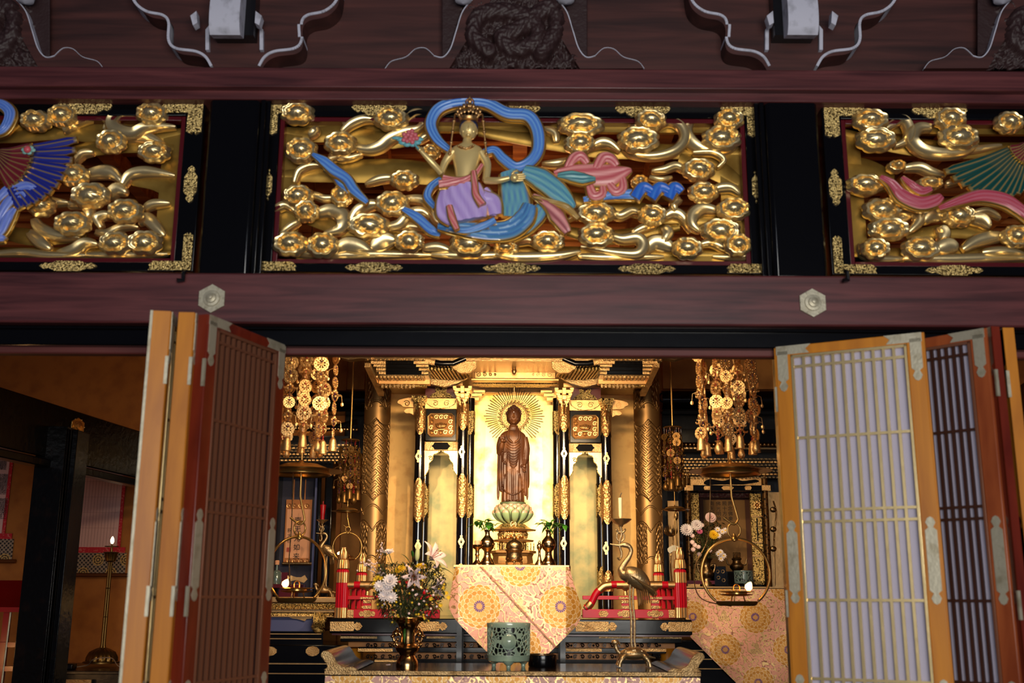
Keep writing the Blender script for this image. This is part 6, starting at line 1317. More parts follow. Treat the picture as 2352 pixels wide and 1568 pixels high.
for x, y in ((872, 1346), (882, 1368), (900, 1372), (890, 1352)):
    mum('white_chrysanthemum', 'white chrysanthemum low in the cluster at the left side of the bouquet', 'flower', fp(x, y, .09), .044, PETW, G, stem_to=mouth, n_=40, layers=3)
mum('yellow_chrysanthemum', 'yellow chrysanthemum at the upper left of the bouquet', 'flower', fp(919, 1308, .07), .044, PETY, G, face=(-.3, -.6, .8), stem_to=mouth)
mum('yellow_chrysanthemum', 'yellow chrysanthemum at the upper right of the bouquet', 'flower', fp(968, 1302, .07), .048, PETY, G, face=(.1, -.4, 1), stem_to=mouth)
for x, y in ((862, 1330), (868, 1325), (875, 1328), (860, 1340), (862, 1350), (1018, 1350), (1025, 1362), (1030, 1372), (1012, 1390), (990, 1375)):
    mum('small_yellow_flower', 'small yellow flower at the side of the bouquet', 'flower', fp(x, y, .06), .018, PETY, 'small yellow flowers at the sides of the bouquet', n_=16, layers=2, stem_to=mouth if x < 900 else None)
def lily(px, py, L, face, lab, mt_=PETP, bud=False):
    p = fp(px, py, .03); root = thing('lily', lab, 'flower', tuple(p), 0, G); f = V3(face).normalized(); q = f.to_track_quat('Z', 'Y').to_matrix()
    for i in range(6 if not bud else 1):
        m = MB()
        if bud: m.tube(sm([p-f*L*.5, p-f*L*.2, p+f*L*.2, p+f*L*.5], 4), [L*.05, L*.09, L*.12, L*.14, L*.15, L*.15, L*.14, L*.13, L*.11, L*.09, L*.07, L*.04, L*.01], 8); m.build('bud', mat('green_white_bud', (.78, .80, .56), 0, .5), root, smooth=60); break
        a = i*pi/3; vs = []
        for t in range(7):
            u = t/6; rr_ = L*(.08+.75*u**1.6); zz = L*(.75*u-.35*u**3); ww = L*.17*sin(pi*(u*.92+.06))
            cc_ = Vector((rr_*cos(a), rr_*sin(a), zz)); s_ = Vector((-sin(a), cos(a), 0)); vs += [p+q@(cc_-s_*ww+Vector((0, 0, ww*.3))), p+q@cc_, p+q@(cc_+s_*ww+Vector((0, 0, ww*.3)))]
        m.add(vs, [(t*3+j, t*3+j+1, (t+1)*3+j+1, (t+1)*3+j) for t in range(6) for j in range(2)]); m.build('petal', mt_, root, solid=.0012, smooth=80)
    if not bud:
        m = MB()
        for i in range(6): a = i*pi/3+.5; e = q@Vector((L*.16*cos(a), L*.16*sin(a), L*.62)); m.tube([p, p+e], .0012, 4); m.ball(p+e, .006, .003, .003)
        m.build('stamens', mat('red_brown_stamen', (.50, .18, .06), 0, .6), root)
    MB().tube([p-f*(L*.5 if bud else .01), mouth], .003, 5).build('stem', STEM, root)
lily(988, 1284, .15, (.75, -.5, .55), 'large pale pink lily open towards the right at the top of the bouquet')
lily(950, 1322, .11, (.15, -1, -.2), 'pale pink lily in the middle of the bouquet')
lily(1000, 1345, .09, (.7, -.6, -.3), 'faded pale lily at the right side of the bouquet')
lily(959, 1268, .12, (.06, -.1, 1), 'green-white lily bud standing upright at the top of the bouquet', bud=True)
r_ = random.Random(21)
for (cx, cy, nn, lab) in ((845, 1295, 26, 'upper left'), (868, 1318, 20, 'left'), (880, 1265, 18, 'top left')):
    root = thing('gypsophila_spray', 'fine pinkish gypsophila spray at the %s of the bouquet' % lab, 'flower spray', tuple(fp(cx, cy)), 0, G); m = MB(); s_ = MB()
    s_.tube([mouth, fp(cx+10, cy+12)], .0018, 5)
    for i in range(nn): e = fp(cx+r_.gauss(0, 10), cy+r_.gauss(0, 7), r_.uniform(-.03, .03)); s_.tube([fp(cx+8, cy+10), e], .0009, 4); m.ball(e, .0065, None, None, 6, 4)
    m.build('blossoms', PETP, root); s_.build('stem', STEM, root)
m = MB(); s_ = MB(); yl = MB(); wl = MB()
for i in range(2300):      # dense foliage
    t = r_.random()**.8; a = r_.uniform(-1, 1); px = 940+a*(34+50*sin(pi*min(1, t*.7+.05))); py = 1432-t*138; e = fp(px, py, r_.uniform(-.06, .08))
    leafm(m, e, (r_.uniform(-1, 1)*.7+a*.4, r_.uniform(-1, .4), r_.uniform(-.6, 1)), r_.uniform(.020, .046), r_.uniform(.007, .016), .3)
    if i % 22 == 0: s_.tube(sm([mouth+Vector((a*.03, 0, -.02)), (mouth+e)/2+Vector((0, 0, .02)), e], 4), .0022, 5)
    if i % 30 == 0: yl.ball(e+Vector((0, -.03, 0)), .008, .006, .008, 6, 4)
    if i % 40 == 7: wl.ball(e+Vector((0, -.03, 0)), .009, .007, .009, 6, 4)
o = m.build('bouquet_foliage', mat('bouquet_leaf', (.26, .27, .12), 0, .6, mottle=(30, (.36, .28, .18), .5, .6)), flip=True); tag(o, 'dense dark olive foliage filling the bouquet in the tall brass vase', 'foliage', kind='stuff')
s_.build('stems', STEM, o); yl.build('yellow_buds', PETY, o); wl.build('white_buds', PETP, o)
for (x, y, d, L, w_) in ((975, 1290, (1, -.1, .35), .13, .022), (940, 1290, (-.5, -.2, .8), .11, .02), (925, 1300, (-.8, -.2, .5), .11, .016), (1005, 1302, (1, -.2, -.1), .12, .03), (930, 1440, (.05, -.6, -1), .09, .016), (990, 1318, (1, -.2, .1), .09, .015), (915, 1312, (-1, -.1, .0), .09, .016), (948, 1280, (-.1, -.2, 1), .08, .022)):
    m = MB(); leafm(m, fp(x, y, .05), d, L, w_, .35); o2 = m.build('long_leaf', LEAFM, o, flip=True, solid=.0008)
# fallen petals on the table
m = MB(); p = P(890, 1527, 7.5); m.ball(p+Vector((0, 0, .002)), .012, .009, .003); m.ball(p+Vector((.012, .004, .003)), .009, .006, .004); tag(m.build('fallen_petal', PETP), 'pinkish fallen petal on the table top, left of the tall brass vase', 'petal')
# ================================================================ side altars
def text_thing(name, body, size, loc, par, mt_, rot=0, vertical=True, sp=1.05):
    cu = bpy.data.curves.new(name, 'FONT'); cu.body = '\n'.join(body) if vertical else body; cu.size = size; cu.align_x = 'CENTER'; cu.space_line = sp; cu.extrude = .0006
    t = bpy.data.objects.new(name+'_tmp', cu); COL.objects.link(t); bpy.context.view_layer.update()
    me = bpy.data.meshes.new_from_object(t.evaluated_get(bpy.context.evaluated_depsgraph_get())); bpy.data.objects.remove(t)
    me.materials.clear(); me.materials.append(mt_); o = bpy.data.objects.new(name, me); COL.objects.link(o); o.parent = par
    o.location = Vector(loc)-ORG.get(par.name, Vector((0, 0, 0))); o.rotation_euler = (pi/2, rot, 0); return o
INK = mat('black_ink', (.06, .04, .05), 0, .7); SILK = mat('brown_silk', (.62, .38, .18), .2, .5, bump=('noise', 150, .2)); INDIGO = mat('indigo_brocade', (.10, .10, .20), 0, .6, mottle=(60, (.24, .18, .16), .62, .66))
PARCH = mat('pinkish_paper', (.80, .58, .44), 0, .85); GRY = mat('blue_grey_panel', (.30, .33, .52), 0, .5)
# --- left
YL = 10.9
la = thing('side_altar', 'side altar on the left with gilt carved edge, blue-grey panel and black gold-lined base', 'altar', (P(650, 1568, YL).x, YL+.4, 0))
def lb_(nm, x0, x1, y0, y1, Y, d, mt_, bv=0, root=la): m = MB(); pb(m, x0, x1, y0, y1, Y, d); return m.build(nm, mt_, root, bevel=bv)
lb_('top', 440, 792, 1370, 1383, YL, .8, GOLDW, .006)
lb_('frieze', 440, 786, 1384, 1402, YL+.05, .7, BRONZE); m = MB()
for j in range(26):
    c = P(600+j*7.2, 1393, YL+.04); swirl(m, (c.x, c.z), .03, (-1)**j, YL+.04, .009, 1.2); m.ball((c.x, YL+.04, c.z+.01*(-1)**j), .018)
m.build('carved_scroll', GOLDE, la, smooth=60)
lb_('moulding', 440, 768, 1402, 1405, YL, .7, GOLDW); lb_('lower_frieze', 440, 764, 1406, 1414, YL+.03, .7, GOLDE); lb_('moulding', 440, 766, 1414, 1416, YL+.01, .7, GOLDW)
lb_('blue_panel', 440, 720, 1416, 1449, YL+.08, .6, GRY)
MB().prism(po([(662, 1416), (716, 1416), (716, 1420), (704, 1421), (700, 1426), (690, 1423), (682, 1421), (672, 1420)], YL+.05), YL+.05, YL+.08).build('corner_fitting', GOLDW, la)
m = MB()
for t in range(9): c = P(733+6*sin(t*.8), 1412+t*4.5, YL+.02); m.ball(c, .055, .06, .03, 12, 8)
for t in range(8): m.tube(sm([P(722+t*3, 1408, YL-.04), P(720+t*3.4, 1425, YL-.08), P(724+t*3, 1440, YL-.04)], 4), .007, 6)
m.build('carved_scroll_leg', GOLDE, la, smooth=60)
lb_('black_step', 440, 742, 1449, 1480, YL, .8, BLACK)
for y in (1454, 1465): lb_('gold_line', 440, 738, y, y+2.2, YL-.01, .02, GOLDW)
lb_('base', 440, 800, 1480, 1700, YL-.15, 1.0, BLACK, .01)
for y, w_ in ((1522, 3), (1545, 2.5)): lb_('gold_line', 440, 800, y, y+w_, YL-.16, .02, GOLDW)
for x, sx in ((718, 15), (615, 20)):
    pts = [(x+sx*(1+.06*abs(sin(5*t)))*cos(t), 1495+11*(1+.06*abs(sin(5*t)))*sin(t)) for t in [q*2*pi/40 for q in range(40)]]; MB().prism(po(pts, YL-.16), YL-.17, YL-.15).build('base_fitting', FIT, la)
m = MB(); pb(m, 736, 744, 1480, 1483, YL, .1)
# cabinet back with hanging scroll
lb_('cabinet_side', 742, 760, 1085, 1372, YL+.35, .3, BLACK, .01); lb_('cabinet_side', 724, 733, 1085, 1372, YL+.42, .3, BLACK, .01); lb_('cabinet_back', 440, 742, 1085, 1372, YL+.65, .05, INDIGO); lb_('cabinet_silver_edge', 719, 724, 1090, 1355, YL+.5, .02, GRY)
lb_('cabinet_header', 440, 765, 1062, 1088, YL+.3, .35, BLACK); lb_('cabinet_side', 620, 632, 1085, 1372, YL+.4, .3, BLACK)
for y in range(1020, 1062, 7):
    m = MB()
    for x in range(560, 800, 9): pb(m, x+(y % 2)*4, x+(y % 2)*4+5.5, y, y+3.2, YL+.25-.01*((1062-y)//7), .06)
    m.build('bracket_row', FIT if y % 2 else BRONZE, la)
lb_('bracket_back', 440, 800, 1000, 1062, YL+.36, .1, BLACKM)
m = MB(); m.tube(sm([P(540, 985, YL+.1), P(640, 978, YL+.1), P(740, 985, YL+.1), P(820, 968, YL+.1)], 5), .03, 8); m.build('eave', BLACK, la)
m = MB()
for x in range(560, 826, 7): m.ball(P(x, 986-3*sin((x-540)*.012), YL+.05), .016, None, None, 7, 5)
m.build('eave_tiles', BRONZE, la)
def scroll(name, x0, x1, y0, y1, Y, bx_, by0, by1, m1, m2, lab, cordy=None, rods=None):
    root = thing(name, lab, 'hanging scroll', tuple(P((x0+x1)/2, y1, Y)))
    m = MB(); pb(m, x0, x1, y0, y1, Y, .012); m.build('mounting', m1, root); m = MB(); pb(m, x0+bx_, x1-bx_, y0+by0, y1-by1, Y-.003, .003); m.build('paper', m2, root)
    a, b = P(x0-5, y1, Y), P(x1+5, y1, Y); MB().tube([(a.x, Y, a.z), (b.x, Y, b.z)], .018, 10).build('roller', rods or BRONZE, root)
    if cordy: MB().tube([P((x0+x1)/2-20, y0, Y), P((x0+x1)/2, cordy, Y), P((x0+x1)/2+20, y0, Y)], .003, 5).build('cord', BRONZE, root)
    return root
sc_ = scroll('hanging_scroll', 654, 714, 1147, 1294, YL+.6, 3, 22, 13, SILK, PARCH, 'brown-mounted calligraphy scroll behind the left ring lamp')
for y in (1161, 1288):
    m = MB()
    for x in (664, 676, 691, 705): c = P(x, y, YL+.595); m.tube([(c.x+.022*cos(t), c.y, c.z+.022*sin(t)) for t in [q*2*pi/16 for q in range(16)]], .003, 5, closed=True); m.ball(c, .008, .003, .008, 7, 5)
    m.build('crest_row', GOLDW, sc_)
p = P(684, 1200, YL+.594); text_thing('calligraphy', '南无光如来佛', .072, p, sc_, INK, sp=1.3); p = P(665, 1222, YL+.594); text_thing('signature', '釈大谷', .05, p, sc_, INK)
m = MB(); pb(m, 658, 668, 1257, 1267, YL+.594, .002); m.build('seal', mat('red_seal', (.60, .26, .22), 0, .8), sc_)
m = MB()
for x in (674, 700): pb(m, x, x+2.5, 1100, 1147, YL+.595, .004)
m.build('streamer', SILK, sc_)
crane(745, 1372, YL+.1, .53, 'smaller brass crane candlestick on the left side altar', MATS['polished_bronze'], 'red', 'red candle on the crane candlestick of the left side altar', zs=P(616, 1370, YL).z)
jar, c, k = lathe_thing('glass_oil_lamp', 'small squat grey-green glass jar with a pale stopper on the left side altar', 'jar', 634, 1342, YL+.2, [(10, 1342), (11, 1338), (11, 1316), (8, 1312), (3, 1310), (2.5, 1298)], mat('grey_green_glass', (.36, .42, .40), .2, .2, coat=.5))
MB().lathe(c+Vector((0, 0, 44*k)), [(5*k, 0), (5.5*k, 8*k), (4*k, 10*k)], 14).build('stopper', PARCH, jar)
bx2 = thing('offering_stand', 'dark red lacquer stand at the left end of the side altar', 'stand', base(660, 1370, YL+.1)); m = MB(); pb(m, 624, 690, 1341, 1350, YL+.1, .3); m.build('tray', mat('dark_red_lacquer', (.30, .02, .05), 0, .25, coat=.5), bx2, bevel=.004)
m = MB(); pb(m, 640, 676, 1350, 1370, YL+.15, .2); m.build('stand_foot', MATS['dark_red_lacquer'], bx2); m = MB(); pb(m, 644, 660, 1314, 1341, YL+.2, .15); m.build('red_case', MATS['dark_red_lacquer'], bx2)
m = MB().prism(po([(664, 1326), (668, 1321), (680, 1325), (692, 1325), (700, 1320), (706, 1330), (698, 1338), (680, 1332), (668, 1334)], YL+.3), YL+.3, YL+.32); tag(m.build('gilt_sutra_rest', GOLDW), 'small gilt cloud-shaped rest standing on the left side altar', 'rest')
# --- right
YR_ = 11.1
ra = thing('side_altar', 'side altar on the right with pillared shrine front behind flowers', 'altar', (P(1690, 1568, YR_).x, YR_+.4, 0))
rb = lambda nm, x0, x1, y0, y1, Y, d, mt_, bv=0: lb_(nm, x0, x1, y0, y1, Y, d, mt_, bv, ra)
rb('top', 1560, 1980, 1348, 1354, YR_, .9, BLACK, .004); rb('gold_edge', 1560, 1980, 1347, 1350.5, YR_-.01, .02, GOLDW)
rb('base', 1500, 1980, 1470, 1800, YR_+.05, .8, BLACK, .01)
for y in (1493, 1513, 1535): rb('gold_line', 1500, 1980, y, y+2.2, YR_+.04, .02, GOLDW)
YS2 = YR_+.35
for x in (1581, 1760):
    X = P(x, 1200, YS2).x; MB().lathe((X, YS2, 0), [(S(7, YS2), P(x, 1350, YS2).z), (S(7, YS2), P(x, 1090, YS2).z), (S(8.5, YS2), P(x, 1085, YS2).z), (S(8, YS2), P(x, 1075, YS2).z)], 18).build('pillar', mat('dark_gilt_pillar', (.42, .30, .16), .8, .35, mottle=(40, (.06, .05, .05), .52, .6)) if 'dark_gilt_pillar' not in MATS else MATS['dark_gilt_pillar'], ra)
rb('header', 1568, 1772, 1114, 1126, YS2-.05, .15, BLACK)
for x0, x1 in ((1572, 1592), (1750, 1770)): rb('header_fitting', x0, x1, 1114, 1126, YS2-.06, .02, FIT)
for x, w_ in ((1624, 8), (1671, 14), (1718, 8)): MB().prism(po([(x-w_, 1120), (x-w_*.7, 1116), (x+w_*.7, 1116), (x+w_, 1120), (x+w_*.7, 1125), (x-w_*.7, 1125)], YS2-.06), YS2-.07, YS2-.05).build('header_fitting', FIT, ra)
rb('transom', 1586, 1756, 1095, 1115, YS2, .05, FIT)
MB().prism(po(sm([(1616, 1108), (1630, 1100), (1660, 1104), (1684, 1098), (1705, 1104), (1735, 1101), (1742, 1106), (1720, 1110), (1700, 1112), (1650, 1112), (1625, 1114)], 4, True), YS2), YS2-.01, YS2).build('black_cloud', BLACK, ra)
for y in range(1052, 1096, 7):
    m = MB()
    for x in range(1540, 1800, 9): pb(m, x+(y % 2)*4, x+(y % 2)*4+6, y, y+3.4, YS2-.03-.015*((1096-y)//7), .06)
    m.build('bracket_row', FIT if y % 2 else BRONZE, ra)
rb('bracket_back', 1530, 1830, 1030, 1096, YS2+.08, .1, BLACKM); rb('eave', 1530, 1830, 1027, 1031, YS2-.25, .3, BRONZE)
m = MB()
for x in range(1540, 1830, 9): m.ball(P(x, 1021, YS2-.3), .018, None, None, 8, 5)
m.build('eave_tiles', BRONZE, ra); rb('roof', 1530, 1830, 985, 1016, YS2-.1, .3, BLACK)
for x0, x1 in ((1590, 1608), (1727, 1752)): rb('door_panel', x0, x1, 1132, 1342, YS2+.1, .04, GOLDE)
m = MB(); c = P(1740, 1160, YS2+.09)
for j in range(8): m.ball(c+Vector((.03*cos(j*pi/4), 0, .03*sin(j*pi/4))), .018, .008, .018, 8, 5)
m.ball(c, .014, .014, .014); m.build('door_flower', GOLDW, ra, smooth=60)
for y in (1184, 1244, 1275):
    rb('door_rail', 1728, 1751, y, y+3, YS2+.09, .02, GOLDW)
rb('door_slot', 1738.5, 1741, 1190, 1242, YS2+.094, .01, BLACK); rb('back', 1500, 1860, 1090, 1352, YS2+.55, .05, BLACKM)
rb('inner_red', 1604, 1728, 1132, 1142, YS2+.3, .03, mat('dull_red_brocade', (.42, .16, .14), 0, .6, mottle=(40, (.62, .48, .38), .5, .6)))
rb('left_gold_board', 1536, 1558, 1150, 1340, YS2+.25, .04, GOLDW); rb('left_black_board', 1560, 1576, 1090, 1350, YS2+.1, .1, BLACK)
sr = scroll('hanging_scroll', 1606, 1726, 1140, 1320, YS2+.4, 12, 8, 8, mat('brown_mounting', (.30, .16, .09), 0, .7), mat('brown_gold_silk', (.52, .38, .20), .1, .7), 'brown scroll with four columns of small characters inside the right side altar')
for j, x in enumerate((1635, 1650, 1664, 1677)): text_thing('calligraphy', ('南无阿彌', '佛光明遍', '照十方世', '界念佛衆')[j], .052, P(x, 1160, YS2+.394), sr, INK)
# gold lotus stems beside the right column
lo = thing('metal_lotus', 'dark metal lotus leaf and bud standing beside the right gold column', 'ornament', base(1543, 1345, 10.6)); m = MB(); Yq = 10.55
m.tube(sm([P(1545, 1350, Yq), P(1540, 1290, Yq), P(1546, 1240, Yq), P(1540, 1210, Yq)], 5), .008, 6); m.tube(sm([P(1550, 1350, Yq), P(1556, 1280, Yq), P(1550, 1200, Yq), P(1553, 1178, Yq)], 5), .006, 6)
m.build('stem', BRONZE, lo); m = MB()
for j in range(9): a = -1.2+j*.3; m.tube(sm([P(1541, 1232, Yq), P(1541+14*sin(a), 1226-6*cos(a), Yq-.02), P(1541+17*sin(a), 1216-12*cos(a), Yq)], 4), [.006, .012, .016, .016, .014, .012, .008, .004, .001], 7, flat=.4)
m.build('lotus', BRONZE, lo, smooth=60); MB().ball(P(1553, 1184, Yq), .022, .022, .045).build('bud', BRONZE, lo, smooth=60)
MB().prism(po(sm([(1534, 1258), (1546, 1252), (1560, 1256), (1564, 1262), (1556, 1268), (1548, 1264), (1538, 1270), (1533, 1264)], 4, True), Yq), Yq-.02, Yq-.01).build('leaf', SILVER, lo)
# brocade cloth of the right side altar
cR0 = P(1735, 1417, YR_-.03)
def rl(y): return 1575 if y < 1452 else 1575+(y-1452)*1.0
def rcf(u, v):
    y = 1352+v*330; l = rl(y); r = 1985 if y < 1400 else 1985-(y-1400)*.4; x = l+(r-l)*u; return P(x, y, YR_-.03+.006*sin(x*.04+y*.03)-.015*v)
def rcc(u, v):
    y = 1352+v*330; l = rl(y); r = 1985 if y < 1400 else 1985-(y-1400)*.4; x = l+(r-l)*u; p = P(x, y, YR_-.03)
    return brocade(p.x-cR0.x, p.z-cR0.z, .625, .158)
o = MB().grid(380, 310, rcf, rcc).build('altar_cloth', BROC, smooth=180); tag(o, 'pink and gold chrysanthemum brocade cloth hanging diagonally from the right side altar', 'cloth')
vr, c, k = lathe_thing('flower_vase', 'bronze vase with small handles holding mixed flowers on the right side altar', 'vase', 1624, 1347, YR_+.2, [(14, 1347), (14, 1338), (10, 1332), (11, 1326), (15, 1322), (15, 1312), (9, 1306), (9, 1296), (12, 1288), (16, 1284)], BRONZE, 28)
for sx in (-1, 1): MB().tube(sm([c+Vector((sx*9*k, 0, 46*k)), c+Vector((sx*20*k, 0, 50*k)), c+Vector((sx*17*k, 0, 34*k)), c+Vector((sx*12*k, 0, 30*k))], 4), 2.4*k, 7).build('handle', BRONZE, vr, smooth=60)
m2_ = c+Vector((0, 0, 60*k)); G2 = 'flowers in the vase on the right side altar'; Yv = c.y
for (x, y, R_, mt_, lab, nm) in ((1600, 1206, .050, PETW, 'white spiky chrysanthemum at the upper left of the right bouquet', 'white_chrysanthemum'), (1577, 1217, .055, PETW, 'white spiky chrysanthemum leftmost in the right bouquet', 'white_chrysanthemum'), (1632, 1189, .046, PETP, 'round pale pink ball flower topmost in the right bouquet', 'pompon_flower'), (1639, 1228, .042, PETY, 'deep yellow chrysanthemum right of the thin wire in the right bouquet', 'yellow_chrysanthemum'), (1607, 1220, .026, PETM, 'pink carnation in the right bouquet', 'carnation')):
    mum(nm, lab, 'flower', fp(x, y, .12), R_*1.3, mt_, G2, n_=72 if nm != 'pompon_flower' else 140, flat=.6 if nm != 'pompon_flower' else 1.0, layers=4, stem_to=m2_)
for (x, y) in ((1648, 1216), (1659, 1221), (1650, 1230), (1666, 1218), (1655, 1268), (1662, 1276), (1650, 1272), (1656, 1283)): mum('white_daisy', 'small white daisy at the right side of the right bouquet', 'flower', fp(x, y, .12), .034, PETW, 'white daisies in the right bouquet', n_=18, layers=2, ctr=PETY, stem_to=m2_)
for (x, y) in ((1590, 1245), (1596, 1252), (1604, 1256), (1592, 1262), (1606, 1273), (1630, 1264), (1612, 1206), (1590, 1230)): mum('small_pink_flower', 'small pink flower low in the right bouquet', 'flower', fp(x, y, .12), .028, PETP, 'small pink flowers in the right bouquet', n_=18, layers=2, stem_to=m2_)
m = MB()
for i in range(800):
    t = r_.random(); a = r_.uniform(-1, 1); e = fp(1617+a*(10+32*t), 1288-t*90, r_.uniform(-.05, .05)); leafm(m, e, (r_.uniform(-1, 1), r_.uniform(-1, .3), r_.uniform(-.6, 1)), r_.uniform(.03, .055), r_.uniform(.010, .02), .3)
tag(m.build('bouquet_foliage', MATS['bouquet_leaf'], flip=True), 'green foliage of the bouquet on the right side altar', 'foliage', kind='stuff')
ib, c, k = lathe_thing('incense_burner', 'dark bronze burner with two upright handles on the right side altar', 'incense burner', 1693, 1312, YR_+.35, [(10, 1312), (12, 1308), (16, 1304), (16, 1298), (10, 1293), (9, 1288), (12, 1284), (8, 1280), (5, 1276)], BRONZE, 28)
for sx in (-1, 1): MB().tube(sm([c+Vector((sx*12*k, 0, 14*k)), c+Vector((sx*20*k, 0, 16*k)), c+Vector((sx*23*k, 0, 28*k))], 4), 2*k, 7).build('handle', BRONZE, ib, smooth=60)
m = MB()
for j in range(12): m.ball(c+Vector(((j % 4-1.5)*4*k, -4*k, (34+3*(j//4))*k)), 3*k, None, None, 7, 5)
m.build('lid_carving', BRONZE, ib); rb('burner_shelf', 1668, 1722, 1312, 1347, YR_+.32, .2, BLACK)
censer(1709, 1345, YR_+.1, 21, 34, 'small grey-green openwork censer on the right side altar', mat('grey_celadon', (.34, .42, .42), 0, .2, coat=.5), True)
ot = thing('offering_box', 'black lacquer box with pale inlaid marks behind the flames of the right altar', 'box', base(1655, 1346, YR_+.25)); m = MB(); pb(m, 1640, 1668, 1300, 1346, YR_+.25, .2); m.build('body', BLACK, ot, bevel=.004)
m = MB()
for x, y in ((1648, 1312), (1660, 1312), (1650, 1326), (1662, 1332)): c = P(x, y, YR_+.25); m.tube([(c.x+.016*cos(t), YR_+.247, c.z+.016*sin(t)) for t in [q*2*pi/14 for q in range(14)]], .003, 5, closed=True)
m.build('inlay', FIT, ot)
rs = thing('offering_stand', 'dark red stand with pale fittings on the right side altar', 'stand', base(1600, 1346, YR_+.15)); m = MB(); pb(m, 1576, 1642, 1333, 1341, YR_+.15, .3); m.build('tray', MATS['dark_red_lacquer'], rs); m = MB(); pb(m, 1580, 1608, 1341, 1347, YR_+.15, .25); m.build('stand_foot', FIT, rs)
rw = MB(); pb(rw, 1768, 1830, 1130, 1350, YS2+.1, .04); rw.build('right_gold_board', GOLDW, ra)
m = MB(); m.tube(sm([P(1780, 1345, YR_+.1), P(1778, 1240, YR_+.1), P(1783, 1180, YR_+.1), P(1776, 1150, YR_+.1)], 5), .009, 6)
for y in (1170, 1215, 1260): m.ball(P(1776, y, YR_+.1), .035, .02, .03)
tag(m.build('metal_lotus', BRONZE, smooth=60), 'dark metal lotus stem beside the right door leaf', 'ornament')
# ================================================================ left side room
A, B = P(0, 956, 8.0), P(330, 1048, 10.3)
za0, za1 = P(0, 890, 8.0).z, P(0, 1024, 8.0).z
def ubar(name, A, B, z0, z1, w_, mt_, lab, cat='beam', ext=1.5):
    d = Vector((B.x-A.x, B.y-A.y, 0)).normalized(); a = Vector((A.x, A.y, 0))-d*ext; b = Vector((B.x, B.y, 0))+d*.8; s_ = Vector((-d.y, d.x, 0))
    m = MB().hexa([a+Vector((0, 0, z0)), a+s_*w_+Vector((0, 0, z0)), a+s_*w_+Vector((0, 0, z1)), a+Vector((0, 0, z1))], [b+Vector((0, 0, z0)), b+s_*w_+Vector((0, 0, z0)), b+s_*w_+Vector((0, 0, z1)), b+Vector((0, 0, z1))])
    return struct(m.build(name, mt_, bevel=.01), lab, cat)
BLK2 = mat('worn_black_lacquer', (.035, .03, .03), 0, .25, spec=.22, coat=.0, bump=('noise', 22, .35), mottle=(11, (.10, .06, .04), .55, .8))
ubar('trim_31', A, B, za1, za0, .16, BLK2, 'thick black lacquered beam running back across the left side room'); ubar('trim_32', A+Vector((.05, 0, 0)), B+Vector((.05, 0, 0)), za1-.085, za1-.02, .12, BLK2, 'thin black rail under the thick beam in the left side room')
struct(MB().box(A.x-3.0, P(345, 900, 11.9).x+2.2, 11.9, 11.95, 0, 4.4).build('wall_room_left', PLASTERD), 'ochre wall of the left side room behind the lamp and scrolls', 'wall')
d_ = (B-A); d_.z = 0; d_.normalize(); pc = P(122, 1040, 8.65)
m = MB(); wv = S(66, 8.65); s2 = Vector((1, 0, 0)); f = pc-s2*wv*.5; z1_ = P(122, 1012, 8.65).z
m.box(pc.x-wv*.62, pc.x+wv*.42, 8.65, 8.9, 0, z1_+.12); m.box(pc.x+wv*.42, pc.x+wv*.47, 8.66, 8.9, 0, z1_+.1); m.box(pc.x+wv*.49, pc.x+wv*.53, 8.68, 8.9, 0, z1_+.1); m.box(pc.x+wv*.53, pc.x+wv*.72, 8.70, 8.95, 0, z1_+.1)
struct(m.build('trim_33', BLK2, bevel=.006), 'shiny black lacquered post in the left side room', 'post')
nail_cover(177, 979, 8.95, 'faceted golden nail cover on the black beam in the left side room', .075, rad(62), BRASS)
YW = 11.86
PK = mat('pink_white_paper', (.84, .68, .66), 0, .9); REDB = mat('red_brocade', (.74, .07, .14), 0, .55, mottle=(38, (.80, .40, .36), .56, .6)); CHECK = mat('dark_checked_brocade', (1, 1, 1), 0, .6, attr=True)
